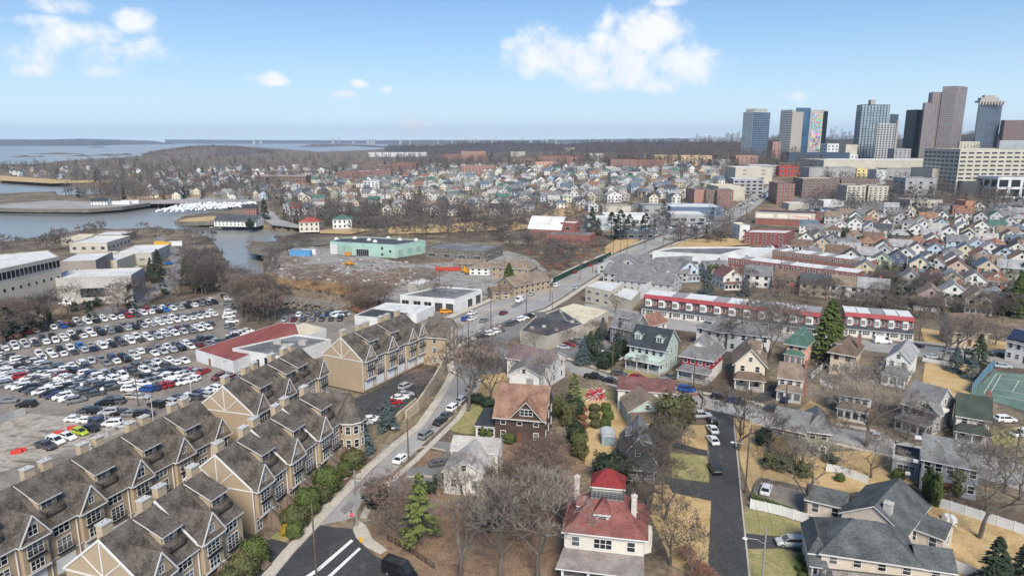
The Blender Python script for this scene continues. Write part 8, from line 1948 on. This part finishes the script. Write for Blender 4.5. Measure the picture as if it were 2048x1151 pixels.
T_('reddish bare tree over the black court wall', 838, 803, 'bare_red', 12, .78, .85); T_('bare tree by the mauve-roofed house', 1105, 790, 'bare_pale', 13, .95); T_('bare tree before the white ranch wing', 926, 995, 'bare_pale', 14, .72)
T_('dense ivy-laced bare bush tree at the street corner', 775, 1055, 'fine', 0, 1.25, 1.1); T_('second dense bare bush tree at the street corner', 800, 1085, 'fine', 1, 1.1)
T_('tall bare tree in the leafy garden, left', 918, 1160, 'bare_pale', 15, 1.25); T_('tall bare tree in the leafy garden, middle', 1000, 1170, 'bare', 16, 1.3); T_('tall bare tree in the leafy garden, right', 1078, 1165, 'bare_pale', 0, 1.3)
for i, (x, y, v, s) in enumerate(((1040,1000,0,1.15),(1080,1015,1,1.25),(1110,980,2,1.1),(1060,960,0,1.1),(1020,1040,2,1.0),(1095,940,1,1.05),(1050,1080,0,1.1),(1120,1040,2,1.0),(1000,1000,1,.9))): T_('pinkish-grey thicket tree between the houses, %s of the clump' % nth(i), x, y, 'fine', v, s)
for i, (x, y, v, s) in enumerate(((1260,1000,3,.9),(1295,1010,4,.85),(1330,1040,1,.9),(1280,960,2,.8),(1310,950,3,.8),(1340,1130,0,.8),(1380,1165,2,.7))): T_('dark bare tree behind the red-roofed mansion, %s of the group' % nth(i), x, y, 'bare_dark', v, s)
for i, (x, y, s) in enumerate(((1395,1150,1.0),(1370,1120,.9),(1410,1168,1.0),(1350,1180,.9))): tree('bare russet bush by the dark street, %s' % nth(i), (x,y), 'bush', i % 3, s*1.1, 'russet bushes', cat='shrub', name='bare_shrub')
for i, (x, y, v, s) in enumerate(((1255,700,5,.6),(1285,745,6,.45),(1070,700,7,.6),(1120,690,8,.6),(1140,700,9,.55),(1185,690,3,.7),(985,690,1,.6),(905,690,2,.6),(1640,905,3,.75),(1600,940,4,.75),(1575,930,5,.55),(1790,900,6,.75),(1815,880,7,.7),(1850,885,8,.5),(1975,930,9,.8),(2040,1000,1,.9),(2010,985,2,.7),(1700,735,3,.55),(1580,700,4,.7),(1490,700,5,1.0),(1510,690,6,.8),(1560,665,7,.9),(1440,700,8,.7),(1300,660,9,.55),(1230,625,1,.6),(1960,700,2,.8),(1990,690,3,.7),(1930,720,4,.8),(840,600,5,1),(880,610,6,.8),(1480,865,7,.8),(1250,790,8,.4),(1405,790,9,.45),(1335,905,1,.7),(1345,870,2,.75),(1325,935,3,.7))): T_(lm(x, y, 'small bare tree' if s < .7 else 'bare tree'), x, y, 'bare', v, s)
GR = lambda lb, px, py, k, v=0, s=1.0, z=1.0, g=None: green(lb, (px,py), k, v, s, z, g)
for i, (x, y, s) in enumerate(((590,1055,1.15),(617,1025,1.2),(640,1005,1.0),(655,985,1.3),(708,935,1.15),(690,952,.8),(485,1160,1.2),(510,1130,1.15),(462,1185,1.1))): GR('clipped round green shrub before the townhouse stairs, %s from the bottom-left group' % nth(i), x, y, 'round' if i % 2 else 'roundo', i % 2, s, 1.05, 'round shrubs before the townhouses')
GR('low green shrub beside the stair bed', 590, 1075, 'round', 0, .7); GR('low golden-green shrub beside the stair bed', 574, 1070, 'gold', 0, .5)
GR('large blue spruce beside the black court', 776, 860, 'bluespruce', 0, .95); GR('taller dark blue spruce beside the townhouse turret', 722, 905, 'bluespruce', 1, 1.05)
GR('yellow-green pine at the leafy corner', 842, 1090, 'yellowpine', 0, 1.35, 1.2); GR('dark cedar in the leafy garden', 985, 1050, 'dark', 1, 1.3, .8); GR('dark evergreen beside the corner thicket', 752, 1010, 'dark', 1, 1.0)
GR('round green bush behind the white ranch', 857, 985, 'dark', 0, .75, .7); GR('small green bush against the ranch wall', 880, 968, 'dark', 1, .55); GR('yellow-green bush by the brown shingled house', 1018, 885, 'round', 1, .75, .8)
for i, (x, y) in enumerate(((965,880),(978,885))): GR('slim dark columnar shrub by the sunroom, %s' % nth(i), x, y, 'arb', 0, 1.0)
for i, (x, y, k, s) in enumerate(((1150,890,'dark',.9),(1135,850,'loose',.8),(1152,835,'dark',.8),(1158,915,'loose',.8),(1118,835,'loose',.7))): GR('tall dark evergreen in the hedge between the yards, %s' % nth(i), x, y, k, i % 2, s, 1.5, 'evergreens between the yards')
GR('broad dark evergreen behind the mansion', 1225, 962, 'dark', 0, 1.6, .9); GR('big olive evergreen beside the blue cape house', 1338, 872, 'loose', 0, 1.45, 1.3); GR('second big evergreen beside the pink-brown cottage', 1366, 850, 'loose', 1, 1.2, 1.2); GR('small evergreen at the maroon house corner', 1375, 815, 'dark', 1, .7, 1.1)
GR('golden yellow shrub before the sage house', 1558, 905, 'gold', 0, .95); GR('dark green shrub left of the golden one', 1530, 890, 'dark', 0, .9); GR('round green bush in the dry yard', 1680, 962, 'round', 0, .45); GR('dark spreading bush in the dry yard', 1660, 925, 'dark', 1, .65, .7); GR('small round bush by the grey sunroom', 1818, 950, 'round', 1, .55); GR('second bush by the grey sunroom', 1795, 960, 'round', 0, .6)
for i, (x, y, s) in enumerate(((1572,942,.8),(1605,952,.7),(1540,935,.8))): GR('dark evergreen clump around the court, %s' % nth(i), x, y, 'loose', i % 2, s, .9)
for i in range(16): GR('small arborvitae in the row along the white fence, %s from the left' % nth(i), 1504+i*5.4, 1003+i*2.0, 'arb', i % 2, .62, .85, 'arborvitae row by the fence')
for i, (x, y) in enumerate(((1851,1005),(1858,1010),(1867,1018),(1872,1024))): GR('narrow dark arborvitae behind the slate gable house, %s' % nth(i), x, y-12, 'arb', i % 2, 1.5, 1.2, 'narrow arborvitaes')
for i, (x, y) in enumerate(((1602,1120),(1612,1130),(1598,1140),(1615,1145),(1605,1155))): GR('tiny round green shrub by the tan porch, %s' % nth(i), x, y, 'round', i % 2, .32, .8, 'tiny shrubs by the porch')
GR('large dark fir at the bottom right corner', 1985, 1180, 'spruce', 1, 1.1, .8); GR('evergreen cut by the right edge', 2048, 1170, 'spruce', 0, 1.0, .8); GR('leafy evergreen behind the great pale tree', 1912, 985, 'loose', 1, 1.0, 1.1)
GR('great dark fir towering beside the row houses', 1655, 716, 'bigfir', 0, 1.15, .95); GR('blue spruce pair by the tennis court, left', 1910, 742, 'bluespruce', 0, .95, .85); GR('blue spruce pair by the tennis court, right', 1942, 757, 'bluespruce', 1, .85, .95); GR('dark green evergreen behind the spruces', 1955, 730, 'spruce', 0, 1.2, .8); GR('big layered evergreen at the right edge beyond the houses', 2032, 632, 'bigfir', 0, .95, 1.05)
for i, (x, y, s) in enumerate(((1180,722,1.1),(1165,728,1.0),(1195,715,1.1),(1170,715,.9))): GR('grey-green evergreen by the restaurant car park, %s' % nth(i), x, y, 'bluespruce' if i % 2 else 'spruce', i % 2, s*.95, .9)
for i in range(7): GR('tall hedge evergreen beside the mint house drive, %s' % nth(i), 1206+i*7, 738-i*5, 'dark', i % 2, .85, 1.35, 'tall green hedge')
for i, (x, y, s) in enumerate(((1225,680,.8),(1240,690,.9),(1205,675,.8))): GR('dark evergreen behind the mint house, %s' % nth(i), x, y, 'bluespruce', i % 2, s)
for i in range(9): GR('brownish rounded bush around the rock garden, %s' % nth(i), 1170+(i % 3)*22+rnd.uniform(-6,6), 822+(i//3)*16, ['russet','roundo','round'][i % 3], 0, .7, .8)
GR('green fir by the mauve-roofed house', 1148, 805, 'yellowpine', 0, .9, 1.1); GR('low hedge behind the brown house, left', 950, 805, 'dark', 0, .9, .6); GR('low hedge behind the brown house, right', 975, 812, 'dark', 1, .9, .6)
for i, (x, y, k, s) in enumerate(((318,550,'spruce',1.3),(303,555,'spruce',1.0),(300,560,'dark',1.2),(312,565,'dark',1.2),(1018,582,'bigfir',.75),(1184,468,'spruce',1.9),(1196,470,'spruce',1.2),(1222,478,'pine',1.4),(1240,482,'pine',1.6),(1258,478,'pine',1.3),(1290,478,'pine',1.35),(1413,590,'bluespruce',1.3),(1489,592,'bluespruce',1.0),(1788,578,'dark',1.6),(1775,565,'loose',1.5),(1752,575,'arb',2.6),(1290,545,'dark',1.0),(1815,482,'dark',1.5),(2035,530,'dark',2.0),(1690,472,'loose',1.2),(1915,612,'dark',.9),(1870,618,'dark',.7),(380,560,'loose',1.6),(395,580,'loose',1.4),(372,570,'spruce',1.2),(425,560,'loose',1.5),(100,645,'arb',1.6),(60,650,'arb',1.6),(30,655,'arb',1.6),(150,622,'dark',.8),(172,618,'dark',.8),(195,612,'dark',.8),(530,440,'spruce',1.8),(500,455,'dark',1.4),(612,458,'dark',1.0),(650,440,'spruce',1.2),(1420,560,'loose',1.6))): GR(lm(x, y, 'tall narrow evergreen' if k in ('spruce','arb') else 'evergreen'), x, y, k if k in GNAME else 'dark', i % 2, s)
# ------------------------------------------------------------------ masses of bare trees
def np_mesh(m):
	return np.array(m.v, np.float32), m.f
def bulk(name, label, protos, P, mats, cat='trees'):
	"many copies of small meshes joined into one object: P = (x, y, z, scale, zscale, rot, proto)"
	Vs, Fs, Ls, Ms, off = [], [], [], [], 0
	pre = []
	for mb, mi in protos:
		v = np.array(mb.v, np.float32); lens = np.array([len(f) for f in mb.f], np.int32); fl = np.array([i for f in mb.f for i in f], np.int32); pre.append((v, lens, fl, np.full(len(lens), 0, np.int32)+mi if not hasattr(mi, '__len__') else np.array(mi, np.int32)))
	for x, y, z, s, sz, rz, k in P:
		v, lens, fl, mi = pre[k]; c, n = math.cos(rz)*s, math.sin(rz)*s; w = np.empty_like(v)
		w[:,0] = v[:,0]*c-v[:,1]*n+x; w[:,1] = v[:,0]*n+v[:,1]*c+y; w[:,2] = v[:,2]*s*sz+z; Vs.append(w); Fs.append(fl+off); Ls.append(lens); Ms.append(mi); off += len(v)
	V = np.concatenate(Vs); F_2 = np.concatenate(Fs); Lz = np.concatenate(Ls); M_ = np.concatenate(Ms)
	me = bpy.data.meshes.new(name); me.vertices.add(len(V)); me.vertices.foreach_set('co', V.ravel()); me.loops.add(len(F_2)); me.loops.foreach_set('vertex_index', F_2)
	st = np.concatenate([[0], np.cumsum(Lz)[:-1]]).astype(np.int32); me.polygons.add(len(Lz)); me.polygons.foreach_set('loop_start', st); me.polygons.foreach_set('loop_total', Lz); me.polygons.foreach_set('material_index', M_)
	for m in mats: me.materials.append(m)
	me.update(calc_edges=True); o = ob(name, me); tag(o, label, cat, None, 'stuff'); return len(V)
farp = []
for v in range(4):
	T, C = bare_tree(500+v, 13, .42, 3, 8, .22, .25, tw_r=.12); mb = MB(); mb.add(T); n1 = len(T.f); mb.add(C); farp.append((mb, [0]*n1+[1]*(len(mb.f)-n1)))
T, C = conifer(90, 12, 3.2, 400, EVG, size=1.5); mb = MB(); mb.add(C); farp.append((mb, [2]*len(mb.f)))
T, C = bare_tree(520, 6, .5, 3, 8, .07, .2, tw_r=.07, multi=3); mb = MB(); mb.add(C); farp.append((mb, [3]*len(mb.f)))
vf = []
for v in range(3):   # very distant crowns: a few broad ragged leaves of twigs
	r_ = random.Random(v+40); mb = MB(); mb.bar((0,0,0),(0,0,6),.4)
	for k in range(46):
		p = Vector((r_.gauss(0,2.4), r_.gauss(0,2.4), r_.uniform(4,13))); q = p+Vector((r_.uniform(-2,2), r_.uniform(-2,2), r_.uniform(.5,2.8))); twig(mb, p, q, .3)
	vf.append(mb); farp.append((mb, [1]*len(mb.f)))
rt = random.Random(33); PL = list(RTREES); INDIV = []
def wetp(X, Y): return any(inside(np.array(P), np.array([X]), np.array([Y]))[0] for P in WATERS)
def wood(poly, n, s=1.0, kinds=(0,1,2,3), clear=3.0, indiv=0, js=.3, check=True):
	xs = [p[0] for p in poly]; ys = [p[1] for p in poly]; c = 0; PP = np.array(poly, float); tries = 0
	while c < n and tries < n*6:
		tries += 1; x = rt.uniform(min(xs), max(xs)); y = rt.uniform(min(ys), max(ys))
		if not inside(PP, np.array([x]), np.array([y]))[0]: continue
		X, Y, g = G(x, y)
		if check and wetp(X, Y): continue
		if clear and not free(X, Y, clear): continue
		c += 1; PL.append((X, Y, g-.2, s*rt.uniform(1-js,1+js), rt.uniform(.85,1.15), rt.uniform(0,6.28), rt.choice(kinds)))
Bk = (0,1,2,3); BE = (0,1,2,3,0,1,2,3,4); VF = (6,7,8); VE = (6,7,8,6,7,8,6,7,8,4)
wood([(640,440),(720,430),(900,436),(1050,430),(1060,455),(1200,452),(1200,475),(1050,500),(1000,490),(860,480),(700,470)], 230, 1.0)
wood([(1050,500),(1100,480),(1200,470),(1210,500),(1170,530),(1100,548),(1070,530)], 110, .8, (0,1,5,5))
wood([(990,460),(1130,410),(1190,412),(1150,440),(1060,462)], 60, .7, (5,0,1))
wood([(365,520),(405,492),(430,500),(450,560),(440,580),(400,590),(370,590)], 55, .95); wood([(470,590),(500,600),(550,625),(560,665),(510,672),(480,640)], 34, .95)
wood([(550,480),(640,480),(660,492),(600,500),(570,515),(548,540),(556,570),(540,570),(532,530)], 50, .65, (0,1,2,5))
wood([(560,560),(700,590),(800,620),(780,640),(700,628),(600,600)], 90, .6, (5,5,0))
wood([(0,640),(120,640),(320,590),(440,560),(455,580),(330,610),(150,650),(0,690)], 60, .8, (0,1,2,5,4))
wood([(0,497),(200,468),(300,467),(440,480),(430,500),(300,480),(100,505),(0,512)], 46, .9, Bk)
wood([(110,392),(150,378),(250,378),(560,380),(600,400),(520,404),(240,404)], 230, .95, BE)
wood([(560,385),(780,375),(1000,380),(1020,430),(800,440),(620,465),(540,420)], 230, .75, BE)
wood([(540,440),(760,425),(800,455),(640,466)], 60, .95, BE)
wood([(560,560),(640,540),(760,545),(820,560),(700,590)], 40, .45, (5,)); wood([(780,345),(1440,345),(1460,400),(1200,425),(1000,440),(780,430)], 320, .62, BE)
wood([(1200,420),(1500,405),(1500,470),(1330,500),(1220,470)], 70, .75, BE)
wood([(1330,490),(1380,470),(1500,455),(1500,482),(1400,490)], 46, .85, Bk, 1)
wood([(1780,395),(2060,392),(2060,460),(1780,470)], 80, .8, BE); wood([(1600,395),(1880,392),(1880,430),(1600,425)], 60, .8, Bk)
wood([(1600,440),(2060,430),(2060,640),(1760,640),(1600,500)], 300, .65, (0,1,2,3,0,1,2,3,4), 1.5); wood([(1480,560),(1780,580),(1780,640),(1480,610)], 40, .6, BE, 1); wood([(1640,352),(2040,385),(2040,405),(1640,400)], 60, .9, Bk)
wood([(0,334),(130,328),(230,322),(300,314),(560,306),(780,305),(1000,312),(1000,345),(560,382),(250,382),(150,366),(0,350)], 900, 1.15, VE, 2)
wood([(780,308),(1480,312),(1480,346),(780,348)], 620, 1.1, VE, 4)
wood([(780,302),(1500,303),(1500,314),(780,312)], 260, 1.5, VF, 0)
wood([(1480,312),(1660,316),(1650,345),(1480,350)], 90, 1.1, VE, 8); wood([(1640,306),(2048,306),(2048,318),(1640,318)], 60, 1.3, VF, 12)
wood([(1170,325),(1480,322),(1480,345),(1170,350)], 120, 1.0, VE, 6)
PL.sort(key=lambda p: math.hypot(p[0], p[1]))
k = 0; rest = []
lim = max(0, 300-TREECOUNT[0])
for p in PL:
	if k < lim and p[6] <= 3:
		x, y = PX(p[0], p[1], p[2]); k += 1
		t = tree(lm(x, y, 'distant bare tree'), p[:3], ['bare_red','bare','bare_dark','bare'][p[6]] if x < 1200 else 'bare', p[6], p[3], 'mid-distance bare trees', p[5], True, p[4])
	else: rest.append(p if p[6] > 3 or p[1] < 520 else p[:6]+(6+p[6] % 3,))
print('rest', len(rest), sum(p[6] > 5 for p in rest)); nv = bulk('bare_woods', 'grey-brown winter trees and thickets filling the gaps between houses and covering the far shores', farp, rest, [BARK, TWIGF, EVG, TWIGP])
print('bulk verts', nv, 'trees', TREECOUNT[0], 'stuff trees', len(rest))
# reeds and dry grass on the creek bank
REED = mat('dry_reed', (.36,.24,.13), .9, .25, .3); rr_ = random.Random(2); mb = MB()
for k in range(9000):
	t_ = rr_.random(); x, y, z = G(540+t_*170+rr_.uniform(-6,6), 560+rr_.uniform(0,30)+t_*12)
	if wetp(x, y): continue
	h = rr_.uniform(1.2,2.6); a = rr_.uniform(0,6.28); dx, dy = math.cos(a)*.10, math.sin(a)*.10; mb.poly([(x-dx,y-dy,z),(x+dx,y+dy,z),(x+rr_.uniform(-.5,.5),y+rr_.uniform(-.5,.5),z+h)])
tag(ob('reeds', mb.mesh('reeds', REED)), 'tan dry reeds on the bank between the creek and the yard', 'reeds', None, 'stuff')
# rubble and shrubs in the yard
mb = MB(); r_ = random.Random(6)
for k in range(420):
	x, y, z = G(r_.uniform(545,830), r_.uniform(520,575)); e = r_.uniform(.3,1.3)
	mb.loft([[(x+e*q*math.cos(a), y+e*q*math.sin(a)*r_.uniform(.5,1.5), z+e*zz) for a in (0,1.26,2.5,3.77,5.03)] for q, zz in ((1,0),(.8,.35),(.3,.6))], 0 if k % 5 else 1)
tag(ob('rubble', mb.mesh('rubble', [mat('rubble_brown', (.16,.12,.09), .95, .4, .2), mat('rubble_pale', (.42,.40,.37), .95, .2, .2)])), 'heaps of soil, rubble and scrap lying in the contractor yard', 'rubble', None, 'stuff')
# grass tufts on the near lawns
# ------------------------------------------------------------------ air
hz = bpy.data.materials.new('haze'); hz.use_nodes = True; nt = hz.node_tree; nt.nodes.clear(); o_ = nt.nodes.new('ShaderNodeOutputMaterial'); pv = nt.nodes.new('ShaderNodeVolumePrincipled')
pv.inputs['Color'].default_value = (.66,.82,1.0,1); pv.inputs['Density'].default_value = 0.00005; pv.inputs['Anisotropy'].default_value = .2; nt.links.new(pv.outputs[0], o_.inputs['Volume'])
mb = MB(); mb.box(-21500,21500,-200,22500,-12,420); o = ob('haze', mb.mesh('haze', hz), kind='stuff'); o['label'] = 'thin bluish haze over the whole view'
